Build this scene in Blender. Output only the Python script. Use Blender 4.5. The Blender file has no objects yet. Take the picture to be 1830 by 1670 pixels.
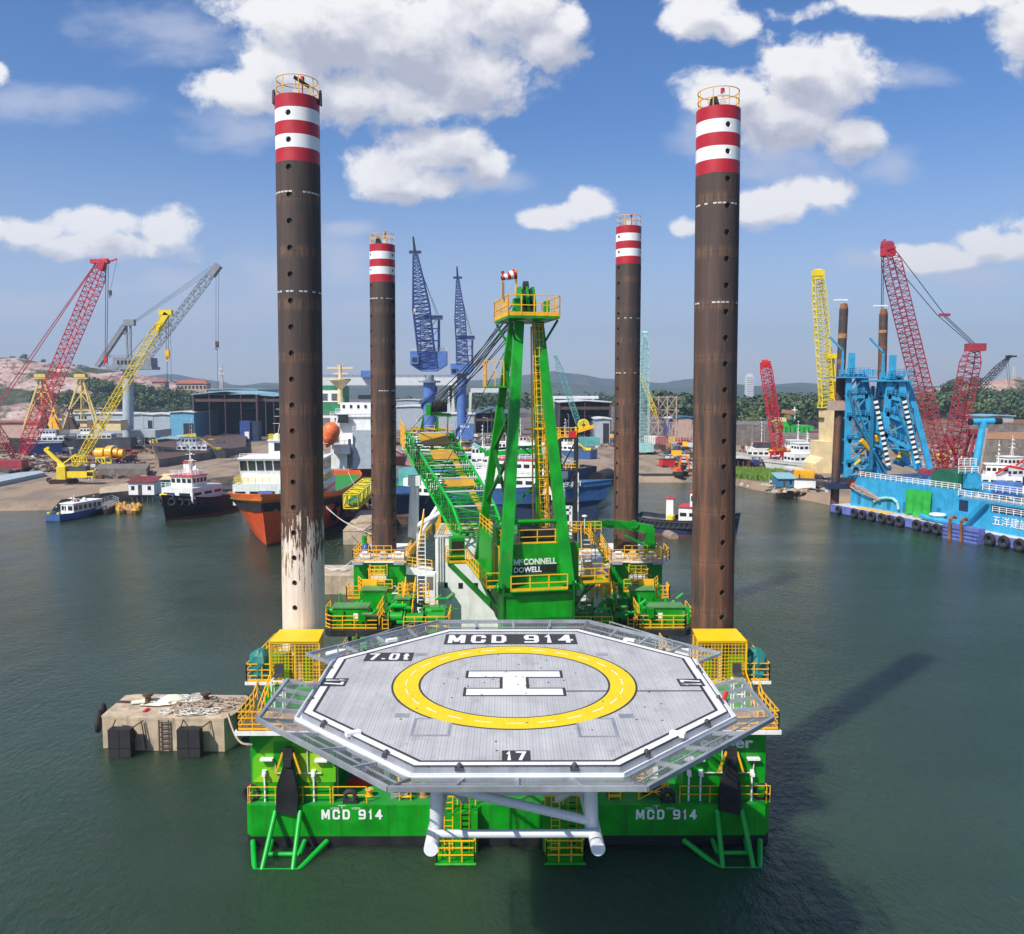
import bpy, math, random
from mathutils import Vector, Matrix
R = math.radians
SC = bpy.context.scene
COL = SC.collection
random.seed(7)
V = Vector
# ---------------------------------------------------------------- camera
CAMZ = 27.7; PITCH = 0.0887; YAW = 0.0052; F = 1540.0
cd = bpy.data.cameras.new('camera'); cam = bpy.data.objects.new('camera', cd); COL.objects.link(cam)
cam.location = (0, 0, CAMZ); cam.rotation_euler = (math.pi/2-PITCH, 0, -YAW)
cd.sensor_fit = 'HORIZONTAL'; cd.sensor_width = 36; cd.lens = 36*F/1830; cd.clip_start = 1; cd.clip_end = 30000
SC.camera = cam
SC.render.resolution_x = 1024; SC.render.resolution_y = 934
# ---------------------------------------------------------------- light
SUN_AZ = R(44); SUN_EL = R(47)       # sun stands behind the camera's left shoulder
SUNV = V((-math.sin(SUN_AZ)*math.cos(SUN_EL), -math.cos(SUN_AZ)*math.cos(SUN_EL), math.sin(SUN_EL)))
sd = bpy.data.lights.new('sun', 'SUN'); sun = bpy.data.objects.new('sun', sd); COL.objects.link(sun)
sd.energy = 5.0; sd.angle = R(0.5); sd.color = (1, 0.95, 0.87)
sun.rotation_euler = SUNV.to_track_quat('Z', 'Y').to_euler()
SC.view_settings.view_transform = 'Standard'; SC.view_settings.look = 'None'
SC.view_settings.exposure = 0.34; SC.view_settings.gamma = 1
# ---------------------------------------------------------------- layout helpers (survey of the site: bearing -> ground position)
def ray(px, py):
    x = (px-915)/F; u = (835-py)/F
    cp, sp = math.cos(PITCH), math.sin(PITCH)
    y = cp+u*sp; z = u*cp-sp
    c, s = math.cos(YAW), math.sin(YAW)
    return V((x*c+y*s, -x*s+y*c, z))
def at(px, py, Y):
    r = ray(px, py); t = Y/r.y
    return V((r.x*t, Y, CAMZ+r.z*t))
def gr(px, py, z=0.0):
    r = ray(px, py); t = (z-CAMZ)/r.z
    return V((r.x*t, r.y*t, z))
def zz(py, Y): return at(915, py, Y).z
def xx(px, Y, py=835): return at(px, py, Y).x
# ---------------------------------------------------------------- node helpers
def newmat(name):
    m = bpy.data.materials.new(name); m.use_nodes = True
    nt = m.node_tree; b = nt.nodes['Principled BSDF']; return m, nt, b
def N(nt, t, **kw):
    n = nt.nodes.new(t)
    for k, v in kw.items():
        if k.startswith('i_'): n.inputs[int(k[2:])].default_value = v
        else: setattr(n, k, v)
    return n
def L(nt, a, b): nt.links.new(a, b)
def mth(nt, op, a, b=None, c=None, clamp=False):
    n = nt.nodes.new('ShaderNodeMath'); n.operation = op; n.use_clamp = clamp
    for i, q in enumerate((a, b, c)):
        if q is None: continue
        if isinstance(q, (int, float)): n.inputs[i].default_value = q
        else: nt.links.new(q, n.inputs[i])
    return n.outputs[0]
def vmth(nt, op, a, b=None):
    n = nt.nodes.new('ShaderNodeVectorMath'); n.operation = op
    for i, q in enumerate((a, b)):
        if q is None: continue
        if isinstance(q, (tuple, list)): n.inputs[i].default_value = q
        else: nt.links.new(q, n.inputs[i])
    return n
def mixc(nt, fac, a, b):
    n = nt.nodes.new('ShaderNodeMix'); n.data_type = 'RGBA'
    for i, q in ((0, fac), (6, a), (7, b)):
        if isinstance(q, (int, float)): n.inputs[i].default_value = q
        elif isinstance(q, (tuple, list)): n.inputs[i].default_value = (*q[:3], 1)
        else: nt.links.new(q, n.inputs[i])
    return n.outputs[2]
def rng(nt, v, a, b, c=0, d=1, smooth=True):
    n = nt.nodes.new('ShaderNodeMapRange'); n.interpolation_type = 'SMOOTHSTEP' if smooth else 'LINEAR'
    nt.links.new(v, n.inputs[0])
    for i, q in enumerate((a, b, c, d)): n.inputs[i+1].default_value = q
    return n.outputs[0]
def noise(nt, vec, scale, detail=5, rough=0.55):
    n = nt.nodes.new('ShaderNodeTexNoise'); n.inputs['Scale'].default_value = scale
    n.inputs['Detail'].default_value = detail; n.inputs['Roughness'].default_value = rough
    if vec is not None: nt.links.new(vec, n.inputs['Vector'])
    return n.outputs[0]
def mapv(nt, vec, scale=(1, 1, 1), loc=(0, 0, 0)):
    n = nt.nodes.new('ShaderNodeMapping'); n.inputs['Scale'].default_value = scale; n.inputs['Location'].default_value = loc
    nt.links.new(vec, n.inputs['Vector']); return n.outputs[0]
# ---------------------------------------------------------------- world: nishita sky and cumulus laid out by bearing
world = bpy.data.worlds.new('World'); SC.world = world; world.use_nodes = True
nt = world.node_tree; nt.nodes.clear()
sky = N(nt, 'ShaderNodeTexSky', sky_type='NISHITA', sun_disc=False, sun_elevation=SUN_EL, sun_rotation=math.pi+SUN_AZ if False else math.atan2(SUNV.x, SUNV.y),
        altitude=0, air_density=0.9, dust_density=0.55, ozone_density=2.2)
tc = N(nt, 'ShaderNodeTexCoord')
BL = [  # px, py, rx, ry
 (690,60,230,105),(560,40,150,80),(880,30,140,75),(430,165,85,38),(640,165,170,60),(840,120,130,75),(1005,45,34,34),(960,90,60,40),(500,110,110,60),(740,190,110,40),
 (785,262,95,46),(680,305,70,38),(740,332,105,26),(860,300,44,34),(1045,362,38,27),(985,388,52,20),(1010,378,50,22),
 (1228,30,42,42),(1298,42,34,32),(1250,5,55,35),(1405,118,95,55),(1300,160,70,40),(1490,150,80,65),(1520,245,55,45),(1420,210,110,60),
 (1465,350,66,30),(1350,375,100,34),(1232,398,32,22),(1600,12,190,24),(1815,65,52,52),(1690,-5,140,30),
 (172,402,80,34),(60,415,66,28),(290,408,58,34),(180,440,150,26),(0,400,30,20),(1745,425,46,24),(1660,462,95,26),(1800,445,60,26),(-10,120,24,20),
 (2100,150,200,90),(2000,400,160,60),(-300,150,200,90),(-250,420,200,60),(600,-250,300,100),(1300,-300,260,90)]
BF = [(300,500,130,45),(480,500,90,60),(605,480,70,70),(620,412,50,20),(60,545,160,50),(1640,140,110,30),(1400,290,150,60),(1590,300,60,40),(1560,475,90,22),
      (420,230,120,40),(300,60,160,60),(860,330,110,30),(1700,500,180,40),(350,560,200,40),(1250,230,70,60),(640,560,120,40),(60,180,200,40)]
def uv(px, py): r = ray(px, py); return r.x/r.y, r.z/r.y
def blob_group(name, blobs):
    g = bpy.data.node_groups.new(name, 'ShaderNodeTree')
    g.interface.new_socket('Vector', in_out='INPUT', socket_type='NodeSocketVector')
    g.interface.new_socket('Value', in_out='OUTPUT', socket_type='NodeSocketFloat')
    gi = g.nodes.new('NodeGroupInput'); go = g.nodes.new('NodeGroupOutput'); acc = None
    for (px, py, rx, ry) in blobs:
        u, v = uv(px, py)
        s = vmth(g, 'SUBTRACT', gi.outputs[0], (u, v, 0))
        m = vmth(g, 'MULTIPLY', s.outputs[0], (F/rx, F/ry, 0))
        ln = vmth(g, 'LENGTH', m.outputs[0]); o = mth(g, 'SUBTRACT', 1.0, ln.outputs['Value'])
        if acc is None: acc = o
        else:
            n = g.nodes.new('ShaderNodeMath'); n.operation = 'SMOOTH_MAX'; n.inputs[2].default_value = 0.35
            L(g, acc, n.inputs[0]); L(g, o, n.inputs[1]); acc = n.outputs[0]
    L(g, acc, go.inputs[0]); return g
sep = N(nt, 'ShaderNodeSeparateXYZ'); L(nt, tc.outputs['Generated'], sep.inputs[0])
yy = mth(nt, 'MAXIMUM', sep.outputs[1], 0.02)
u = mth(nt, 'DIVIDE', sep.outputs[0], yy); v = mth(nt, 'DIVIDE', sep.outputs[2], yy)
cmb = N(nt, 'ShaderNodeCombineXYZ'); L(nt, u, cmb.inputs[0]); L(nt, v, cmb.inputs[1]); uvv = cmb.outputs[0]
g1 = blob_group('cumulus_field', BL); g2 = blob_group('veil_field', BF)
wn = N(nt, 'ShaderNodeTexNoise'); wn.inputs['Scale'].default_value = 9; wn.inputs['Detail'].default_value = 3; L(nt, uvv, wn.inputs['Vector'])
wv = vmth(nt, 'SUBTRACT', wn.outputs['Color'], (0.5, 0.5, 0.5)); wv = vmth(nt, 'MULTIPLY', wv.outputs[0], (0.05, 0.035, 0))
warp = vmth(nt, 'ADD', uvv, wv.outputs[0]).outputs[0]
def cfield(vec):
    gn = N(nt, 'ShaderNodeGroup'); gn.node_tree = g1; L(nt, vec, gn.inputs[0])
    n1 = noise(nt, mapv(nt, vec, (1, 1.25, 1)), 12, 14, 0.64)
    n1 = mth(nt, 'MULTIPLY', mth(nt, 'SUBTRACT', n1, 0.5), 3.0)
    return mth(nt, 'ADD', mth(nt, 'ADD', gn.outputs[0], .22), n1)
f0 = cfield(warp)
f1 = cfield(vmth(nt, 'ADD', warp, (-0.012, 0.026, 0)).outputs[0])
dens = rng(nt, f0, 0.0, 0.60)
lit = mth(nt, 'SUBTRACT', f0, f1)
lit = rng(nt, lit, -0.55, 0.75)
core = rng(nt, f0, 0.5, 1.3)
edge = rng(nt, f0, 0.9, 0.1)
def onlyblobs(vec):
    gn = N(nt, 'ShaderNodeGroup'); gn.node_tree = g1; L(nt, vec, gn.inputs[0]); return gn.outputs[0]
big = mth(nt, 'SUBTRACT', onlyblobs(warp), onlyblobs(vmth(nt, 'ADD', warp, (-0.03, 0.05, 0)).outputs[0]))
lit = mth(nt, 'ADD', lit, mth(nt, 'MULTIPLY', big, 0.38))
lit = mth(nt, 'ADD', mth(nt, 'SUBTRACT', lit, mth(nt, 'MULTIPLY', core, 0.36)), mth(nt, 'MULTIPLY', edge, 0.34), clamp=True)
ccol = mixc(nt, lit, (3.1, 3.25, 3.9), (6.4, 6.3, 6.3))
gv = N(nt, 'ShaderNodeGroup'); gv.node_tree = g2; L(nt, warp, gv.inputs[0])
nv = mth(nt, 'MULTIPLY', mth(nt, 'SUBTRACT', noise(nt, mapv(nt, uvv, (1, 2.2, 1)), 9, 7, 0.6), 0.5), 2.4)
veil = rng(nt, mth(nt, 'ADD', gv.outputs[0], nv), -0.1, 1.0, 0, 0.6)
front = rng(nt, sep.outputs[1], 0.05, 0.2)
dens = mth(nt, 'MULTIPLY', dens, front); veil = mth(nt, 'MULTIPLY', veil, front)
# scattered cumulus in the rest of the sky
bn = rng(nt, noise(nt, mapv(nt, tc.outputs['Generated'], (1, 1, 2.5)), 3.2, 8, 0.6), 0.54, 0.66, 0, 0.9)
bn = mth(nt, 'MULTIPLY', bn, mth(nt, 'SUBTRACT', 1.0, front)); bn = mth(nt, 'MULTIPLY', bn, rng(nt, sep.outputs[2], 0.02, 0.15))
hz = rng(nt, sep.outputs[2], 0.30, -0.02, 0, 0.66)
skyc = N(nt, 'ShaderNodeHueSaturation'); skyc.inputs['Hue'].default_value = 0.508; skyc.inputs['Saturation'].default_value = 1.32; skyc.inputs['Value'].default_value = 0.88
L(nt, sky.outputs[0], skyc.inputs['Color'])
c0 = mixc(nt, hz, skyc.outputs[0], (3.6, 3.8, 4.75))
c1 = mixc(nt, veil, c0, (4.1, 4.3, 5.1))
c2 = mixc(nt, dens, c1, ccol)
c3 = mixc(nt, bn, c2, (5.4,5.4,5.6))
bg = N(nt, 'ShaderNodeBackground'); bg.inputs[1].default_value = 0.125
L(nt, c3, bg.inputs[0]); wo = N(nt, 'ShaderNodeOutputWorld'); L(nt, bg.outputs[0], wo.inputs[0])
world.cycles.sampling_method = 'MANUAL'; world.cycles.sample_map_resolution = 512
# ---------------------------------------------------------------- objects
def tag(o, label=None, cat=None, group=None, kind=None):
    for k, q in (('label', label), ('category', cat), ('group', group), ('kind', kind)):
        if q: o[k] = q
    return o
def thing(name, label, cat, loc=(0, 0, 0), rz=0, group=None):
    o = bpy.data.objects.new(name, None); COL.objects.link(o); o.empty_display_size = 0.5
    o.location = loc; o.rotation_euler = (0, 0, rz); return tag(o, label, cat, group)
def copytree(o, parent=None):
    c = o.copy(); COL.objects.link(c); c.parent = parent
    for ch in [q for q in bpy.data.objects if q.parent == o and q != c]: copytree(ch, c)
    return c
def dup(o, loc, rz=0, label=None, group=None, scale=None):
    c = copytree(o); c.location = loc; c.rotation_euler = (0, 0, rz)
    if label: c['label'] = label
    if group: c['group'] = group
    if scale: c.scale = (scale,)*3
    return c
class MB:
    def __init__(s): s.v = []; s.f = []; s.m = []; s.T = None
    def add(s, vs, fs, mi=0):
        n = len(s.v)
        s.v += [V(q) for q in vs] if s.T is None else [s.T @ V(q) for q in vs]
        s.f += [[n+i for i in f] for f in fs]; s.m += [mi]*len(fs); return s
    def box(s, x0, x1, y0, y1, z0, z1, mi=0):
        return s.add([(x0,y0,z0),(x1,y0,z0),(x1,y1,z0),(x0,y1,z0),(x0,y0,z1),(x1,y0,z1),(x1,y1,z1),(x0,y1,z1)],
                     [(3,2,1,0),(4,5,6,7),(0,1,5,4),(1,2,6,5),(2,3,7,6),(3,0,4,7)], mi)
    def bx(s, c, d, rz=0, mi=0):
        c = V(c); m = Matrix.Rotation(rz, 3, 'Z'); p = []
        for z in (-.5, .5):
            for x, y in ((-.5,-.5),(.5,-.5),(.5,.5),(-.5,.5)): p.append(c+m@V((x*d[0], y*d[1], z*d[2])))
        return s.add(p, [(3,2,1,0),(4,5,6,7),(0,1,5,4),(1,2,6,5),(2,3,7,6),(3,0,4,7)], mi)
    def beam(s, p, q, w, h=None, mi=0, w2=None, h2=None):
        p, q = V(p), V(q); h = h or w; w2 = w2 or w; h2 = h2 or h; d = (q-p)
        if d.length < 1e-6: return s
        d.normalize(); up = V((0,0,1)) if abs(d.z) < .95 else V((0,1,0))
        a = d.cross(up).normalized(); b = a.cross(d)
        P = [p+a*x*w/2+b*y*h/2 for x, y in ((-1,-1),(1,-1),(1,1),(-1,1))]+[q+a*x*w2/2+b*y*h2/2 for x, y in ((-1,-1),(1,-1),(1,1),(-1,1))]
        return s.add(P, [(0,1,2,3),(7,6,5,4),(4,5,1,0),(5,6,2,1),(6,7,3,2),(7,4,0,3)], mi)
    def tube(s, p, q, r, n=6, r2=None, mi=0, cap=True):
        p, q = V(p), V(q); r2 = r if r2 is None else r2; d = (q-p)
        if d.length < 1e-6: return s
        d.normalize(); up = V((0,0,1)) if abs(d.z) < .95 else V((1,0,0))
        a = d.cross(up).normalized(); b = d.cross(a); P = []
        for c, rr in ((p, r), (q, r2)):
            for i in range(n):
                t = 2*math.pi*(i+.5)/n; P.append(c+(a*math.cos(t)+b*math.sin(t))*rr)
        fs = [(i, (i+1) % n, n+(i+1) % n, n+i) for i in range(n)]
        if cap: fs += [tuple(range(n))[::-1], tuple(range(n, 2*n))]
        return s.add(P, fs, mi)
    def path(s, pts, r, n=6, mi=0):
        for a, b in zip(pts, pts[1:]): s.tube(a, b, r, n, mi=mi)
        return s
    def lathe(s, c, prof, n=16, mi=0, ax='Z'):
        c = V(c); P = []
        for r, h in prof:
            for i in range(n):
                t = 2*math.pi*i/n; x, y = r*math.cos(t), r*math.sin(t)
                P.append(c+(V((x, y, h)) if ax == 'Z' else V((h, x, y)) if ax == 'X' else V((x, h, -y))))
        fs = []
        for k in range(len(prof)-1):
            for i in range(n): j = (i+1) % n; fs.append((k*n+i, k*n+j, (k+1)*n+j, (k+1)*n+i))
        if prof[0][0] > 1e-4: fs.append(tuple(range(n))[::-1])
        if prof[-1][0] > 1e-4: fs.append(tuple(range((len(prof)-1)*n, len(prof)*n)))
        return s.add(P, fs, mi)
    def prism(s, pts, ext, mi=0):
        n = len(pts); e = V(ext); P = [V(p) for p in pts]; P += [p+e for p in P]
        return s.add(P, [tuple(range(n))[::-1], tuple(range(n, 2*n))]+[(i, (i+1) % n, n+(i+1) % n, n+i) for i in range(n)], mi)
    def ring(s, c, Rr, r, n=14, k=8, ax='Y', mi=0, arc=1.0):
        c = V(c); P = []; m = n if arc == 1.0 else n+1
        for i in range(m):
            t = 2*math.pi*arc*i/n
            for j in range(k):
                u = 2*math.pi*j/k; rr = Rr+r*math.cos(u); w = r*math.sin(u); a, b = rr*math.cos(t), rr*math.sin(t)
                P.append(c+(V((a, w, b)) if ax == 'Y' else V((w, a, b)) if ax == 'X' else V((a, b, w))))
        fs = []
        for i in range(n if arc == 1.0 else n):
            i2 = (i+1) % m
            for j in range(k): fs.append((i*k+j, i*k+(j+1) % k, i2*k+(j+1) % k, i2*k+j))
        return s.add(P, fs, mi)
    def rail(s, pts, h=1.1, step=1.7, r=.045, mid=1, kick=0, mi=0, close=False):
        pts = [V(p) for p in pts]
        if close: pts.append(pts[0])
        for a, b in zip(pts, pts[1:]):
            n = max(1, round((b-a).length/step))
            for k in range(n+1):
                p = a.lerp(b, k/n); s.tube(p, p+V((0,0,h)), r*1.1, 4, mi=mi)
            for q in range(mid+1):
                zq = h*(1-q/(mid+1)); s.tube(a+V((0,0,zq)), b+V((0,0,zq)), r, 4, mi=mi)
            if kick: s.beam(a+V((0,0,.1)), b+V((0,0,.1)), .03, kick, mi=mi)
        return s
    def ladder(s, p, q, w=.5, step=.35, r=.035, side=(1,0,0), cage=False, mi=0):
        p, q = V(p), V(q); sd = V(side)*w/2
        s.tube(p-sd, q-sd, r, 4, mi=mi); s.tube(p+sd, q+sd, r, 4, mi=mi)
        n = max(2, int((q-p).length/step))
        for k in range(n): c = p.lerp(q, (k+.5)/n); s.tube(c-sd, c+sd, r*.8, 4, mi=mi)
        return s
    def lattice(s, p, q, w, h, bays, r=.07, rd=None, t0=1.0, t1=1.0, e0=0, e1=0, roll=0, mi=0):
        # four chords with zigzag bracing; t0/t1 relative size at the ends, e0/e1 number of tapering bays
        p, q = V(p), V(q); d = (q-p).normalized(); up = V((0,0,1)) if abs(d.z) < .97 else V((0,1,0))
        a = d.cross(up).normalized(); b = a.cross(d).normalized()
        if roll:
            a2 = a*math.cos(roll)+b*math.sin(roll); b = b*math.cos(roll)-a*math.sin(roll); a = a2
        rd = rd or r*.6
        def sec(i):
            k = 1.0
            if e0 and i < e0: k = t0+(1-t0)*i/e0
            if e1 and i > bays-e1: k = t1+(1-t1)*(bays-i)/e1
            c = p.lerp(q, i/bays); return [c+a*x*w/2*k+b*y*h/2*k for x, y in ((-1,-1),(1,-1),(1,1),(-1,1))]
        for i in range(bays):
            A, B = sec(i), sec(i+1)
            for j in range(4):
                j2 = (j+1) % 4
                s.tube(A[j], B[j], r, 4, mi=mi, cap=False); s.tube(A[j], A[j2], rd, 3, mi=mi, cap=False)
                if i % 2: s.tube(A[j], B[j2], rd, 3, mi=mi, cap=False)
                else: s.tube(A[j2], B[j], rd, 3, mi=mi, cap=False)
        B = sec(bays)
        for j in range(4): s.tube(B[j], B[(j+1) % 4], rd, 3, mi=mi)
        return s
    def build(s, name, mats, parent=None, smooth=False, world=False):
        if world and parent is not None:
            m = Matrix.Translation(parent.location) @ parent.rotation_euler.to_matrix().to_4x4(); m = m.inverted(); s.v = [m @ q for q in s.v]
        me = bpy.data.meshes.new(name); me.from_pydata([tuple(q) for q in s.v], [], s.f)
        if not isinstance(mats, (list, tuple)): mats = [mats]
        for q in mats: me.materials.append(q if not isinstance(q, str) else M(q))
        if len(mats) > 1: me.polygons.foreach_set('material_index', s.m)
        if smooth:
            me.polygons.foreach_set('use_smooth', [True]*len(me.polygons))
            try: me.set_sharp_from_angle(angle=R(38))
            except Exception: pass
        me.update(); o = bpy.data.objects.new(name, me); COL.objects.link(o)
        if parent is not None: o.parent = parent
        return o
def text(s, w, h, loc, rot, mat, parent=None, name='lettering', bold=0.02, depth=0.01, world=False):
    cu = bpy.data.curves.new(name, 'FONT'); cu.body = s; cu.size = 1; cu.extrude = 0.02; cu.offset = bold; cu.resolution_u = 3
    t = bpy.data.objects.new(name, cu); me = bpy.data.meshes.new_from_object(t); bpy.data.objects.remove(t)
    xs = [q.co.x for q in me.vertices]; ys = [q.co.y for q in me.vertices]
    if not xs: return None
    sx = w/(max(xs)-min(xs)); sy = h/(max(ys)-min(ys)); cx = (max(xs)+min(xs))/2; cy = (max(ys)+min(ys))/2
    m = Matrix.Translation(V(loc)) @ rot.to_4x4()
    if world and parent is not None:
        m = (Matrix.Translation(parent.location) @ parent.rotation_euler.to_matrix().to_4x4()).inverted() @ m
    for q in me.vertices: q.co = m @ V(((q.co.x-cx)*sx, (q.co.y-cy)*sy, q.co.z/0.02*depth))
    me.name = name; me.materials.clear(); me.materials.append(M(mat))
    o = bpy.data.objects.new(name, me); COL.objects.link(o)
    if parent is not None: o.parent = parent
    return o
RX = Matrix.Rotation(math.pi/2, 3, 'X')     # lettering standing on a wall that faces the camera
# ---------------------------------------------------------------- materials
MATS = {}
PAL = {  # name: (rgb, roughness, variation, grime, rust, metallic)
 'green': ((0.001,0.27,0.006),.40,.24,.40,.16,0), 'green_dark': ((0.004,0.13,0.012),.4,.2,.2,0,0), 'lime': ((0.11,0.46,0.004),.45,.12,.08,0,0), 'lime_yellow': ((0.27,0.50,0.008),.45,.12,.08,0,0),
 'jib_green': ((0.003,0.36,0.03),.35,.12,.08,0,0), 'pale_green': ((0.09,0.25,0.07),.6,.2,.3,0,0),
 'yellow': ((0.78,0.48,0.006),.42,.08,.06,0,0), 'orange_yellow': ((0.86,0.44,0.010),.42,.12,.14,.04,0), 'lemon': ((0.72,0.58,0.02),.5,.12,.12,.05,0),
 'pale_yellow': ((0.66,0.50,0.16),.55,.12,.12,.06,0), 'crane_yellow': ((0.80,0.60,0.01),.42,.08,.12,.03,0), 'cream_paint': ((0.72,0.56,0.30),.55,.1,.1,0,0),
 'white': ((0.76,0.76,0.73),.45,.08,.22,.08,0), 'white_clean': ((0.8,0.8,0.78),.5,.04,.03,0,0), 'mark_white': ((0.76,0.76,0.75),.6,.06,.06,0,0), 'offwhite': ((0.55,0.55,0.52),.55,.12,.2,.05,0),
 'grey_steel': ((0.36,0.38,0.41),.42,.10,.12,0,.2), 'truss_white': ((0.74,0.76,0.79),.4,.05,.06,0,0), 'galv': ((0.42,0.44,0.46),.4,.2,.15,0,.5), 'grey': ((0.22,0.24,0.26),.55,.15,.2,0,0), 'dark_grey': ((0.055,0.058,0.062),.6,.2,.2,0,0),
 'mark_grey': ((0.045,0.045,0.048),.7,.1,.05,0,0), 'black': ((0.012,0.012,0.013),.55,.3,.3,0,0), 'rubber': ((0.018,0.018,0.02),.8,.35,.4,0,0), 'black_steel': ((0.02,0.02,0.022),.5,.3,.3,.1,0),
 'brown_steel': ((0.085,0.05,0.035),.75,.4,.3,.5,0), 'rust': ((0.22,0.085,0.03),.85,.35,.3,.4,0), 'rust_light': ((0.36,0.18,0.08),.85,.3,.3,.3,0),
 'red_paint': ((0.42,0.012,0.022),.42,.08,.06,0,0), 'crane_red': ((0.50,0.02,0.04),.45,.15,.15,.06,0), 'crane_dull_red': ((0.33,0.035,0.05),.5,.2,.25,.1,0), 'sign_red': ((0.55,0.02,0.02),.4,.1,.05,0,0),
 'ship_orange': ((0.72,0.095,0.02),.5,.12,.22,.08,0), 'bright_orange': ((0.80,0.15,0.03),.45,.1,.1,0,0), 'ship_red': ((0.26,0.02,0.018),.55,.15,.3,.1,0), 'boot_red': ((0.17,0.03,0.03),.65,.25,.4,.1,0),
 'ship_blue': ((0.035,0.10,0.26),.45,.14,.2,.04,0), 'navy': ((0.015,0.03,0.075),.5,.2,.25,.05,0), 'crane_blue': ((0.075,0.17,0.44),.42,.14,.16,.03,0), 'crane_blue_dark': ((0.03,0.065,0.24),.5,.2,.2,.04,0), 'box_blue': ((0.03,0.06,0.22),.5,.12,.1,.02,0),
 'cyan': ((0.035,0.33,0.56),.45,.16,.28,.10,0), 'cyan_dark': ((0.02,0.17,0.30),.5,.15,.15,0,0), 'violet_blue': ((0.12,0.15,0.42),.6,.2,.4,.2,0), 'shed_cyan': ((0.12,0.36,0.52),.6,.08,.1,0,0), 'shed_blue': ((0.04,0.16,0.28),.6,.08,.1,0,0), 'shed_grey': ((0.36,0.42,0.46),.6,.08,.12,0,0),
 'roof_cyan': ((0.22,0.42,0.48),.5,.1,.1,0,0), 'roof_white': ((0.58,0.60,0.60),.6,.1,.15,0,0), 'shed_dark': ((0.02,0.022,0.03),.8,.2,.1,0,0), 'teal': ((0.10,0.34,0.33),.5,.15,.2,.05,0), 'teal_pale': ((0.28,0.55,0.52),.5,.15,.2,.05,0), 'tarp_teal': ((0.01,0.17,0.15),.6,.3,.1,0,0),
 'concrete': ((0.47,0.365,0.25),.9,.25,.5,.05,0), 'concrete_dark': ((0.18,0.155,0.13),.9,.3,.6,.1,0), 'wood': ((0.30,0.19,0.11),.85,.25,.3,0,0), 'rope': ((0.42,0.33,0.25),.9,.2,.2,0,0), 'rope_white': ((0.62,0.6,0.54),.9,.1,.1,0,0), 'wire': ((0.06,0.06,0.065),.5,.2,.1,0,.5),
 'glass': ((0.02,0.028,0.032),.08,.1,0,0,0), 'glass_blue': ((0.05,0.08,0.11),.1,.1,0,0,0), 'net_green': ((0.02,0.36,0.04),.7,.2,.2,0,0), 'tarp_green': ((0.008,0.11,0.055),.65,.2,.2,0,0), 'funnel_green': ((0.035,0.22,0.10),.5,.1,.2,0,0), 'tarp_white': ((0.72,0.72,0.55),.75,.06,.08,0,0),
 'skin': ((0.35,0.19,0.12),.6,.1,0,0,0), 'overall_orange': ((0.7,0.16,0.03),.8,.1,.1,0,0), 'overall_navy': ((0.03,0.04,0.09),.8,.1,.1,0,0), 'overall_white': ((0.62,0.62,0.6),.8,.1,.1,0,0), 'roof_tile': ((0.33,0.10,0.06),.8,.2,.3,0,0), 'wall_pink': ((0.46,0.32,0.26),.8,.12,.2,0,0),
 'ochre': ((0.50,0.27,0.015),.6,.15,.3,.1,0), 'deck_green': ((0.01,0.24,0.03),.6,.15,.25,0,0), 'trunk': ((0.10,0.07,0.05),.9,.3,.3,0,0), 'hose': ((0.30,0.22,0.16),.8,.2,.3,0,0), 'red_tank': ((0.5,0.02,0.015),.35,.1,.1,0,0), 'sand_paint': ((0.5,0.38,0.24),.8,.2,.3,0,0),
}
def M(name):
    if name in MATS: return MATS[name]
    rgb, ro, var, grime, rust, metal = PAL[name]
    m, nt, b = newmat(name); MATS[name] = m
    t = N(nt, 'ShaderNodeTexCoord'); g = t.outputs['Object']
    n1 = noise(nt, g, .55, 6, .6)
    c = mixc(nt, rng(nt, n1, .3, .7), [q*(1-var) for q in rgb], [min(1, q*(1+var)) for q in rgb])
    if grime:
        st = noise(nt, mapv(nt, g, (2.6, 2.6, .22)), 1.0, 6, .62)
        c = mixc(nt, rng(nt, st, .46, .76, 0, min(1, grime*1.6)), c, [q*.35+.018 for q in rgb])
    if rust:
        st = noise(nt, mapv(nt, g, (1.5, 1.5, .5), (5, 3, 1)), 1.3, 7, .65)
        c = mixc(nt, rng(nt, st, .60, .74, 0, min(.9, rust*3.5)), c, (.16, .06, .025))
    L(nt, c, b.inputs['Base Color'])
    L(nt, rng(nt, n1, .3, .7, max(.03, ro-.08), ro+.1), b.inputs['Roughness'])
    b.inputs['Metallic'].default_value = metal
    if ro > .2:
        bu = N(nt, 'ShaderNodeBump'); bu.inputs['Strength'].default_value = .12; bu.inputs['Distance'].default_value = .03
        L(nt, noise(nt, g, 3.0, 4, .6), bu.inputs['Height']); L(nt, bu.outputs[0], b.inputs['Normal'])
    return m
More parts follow.
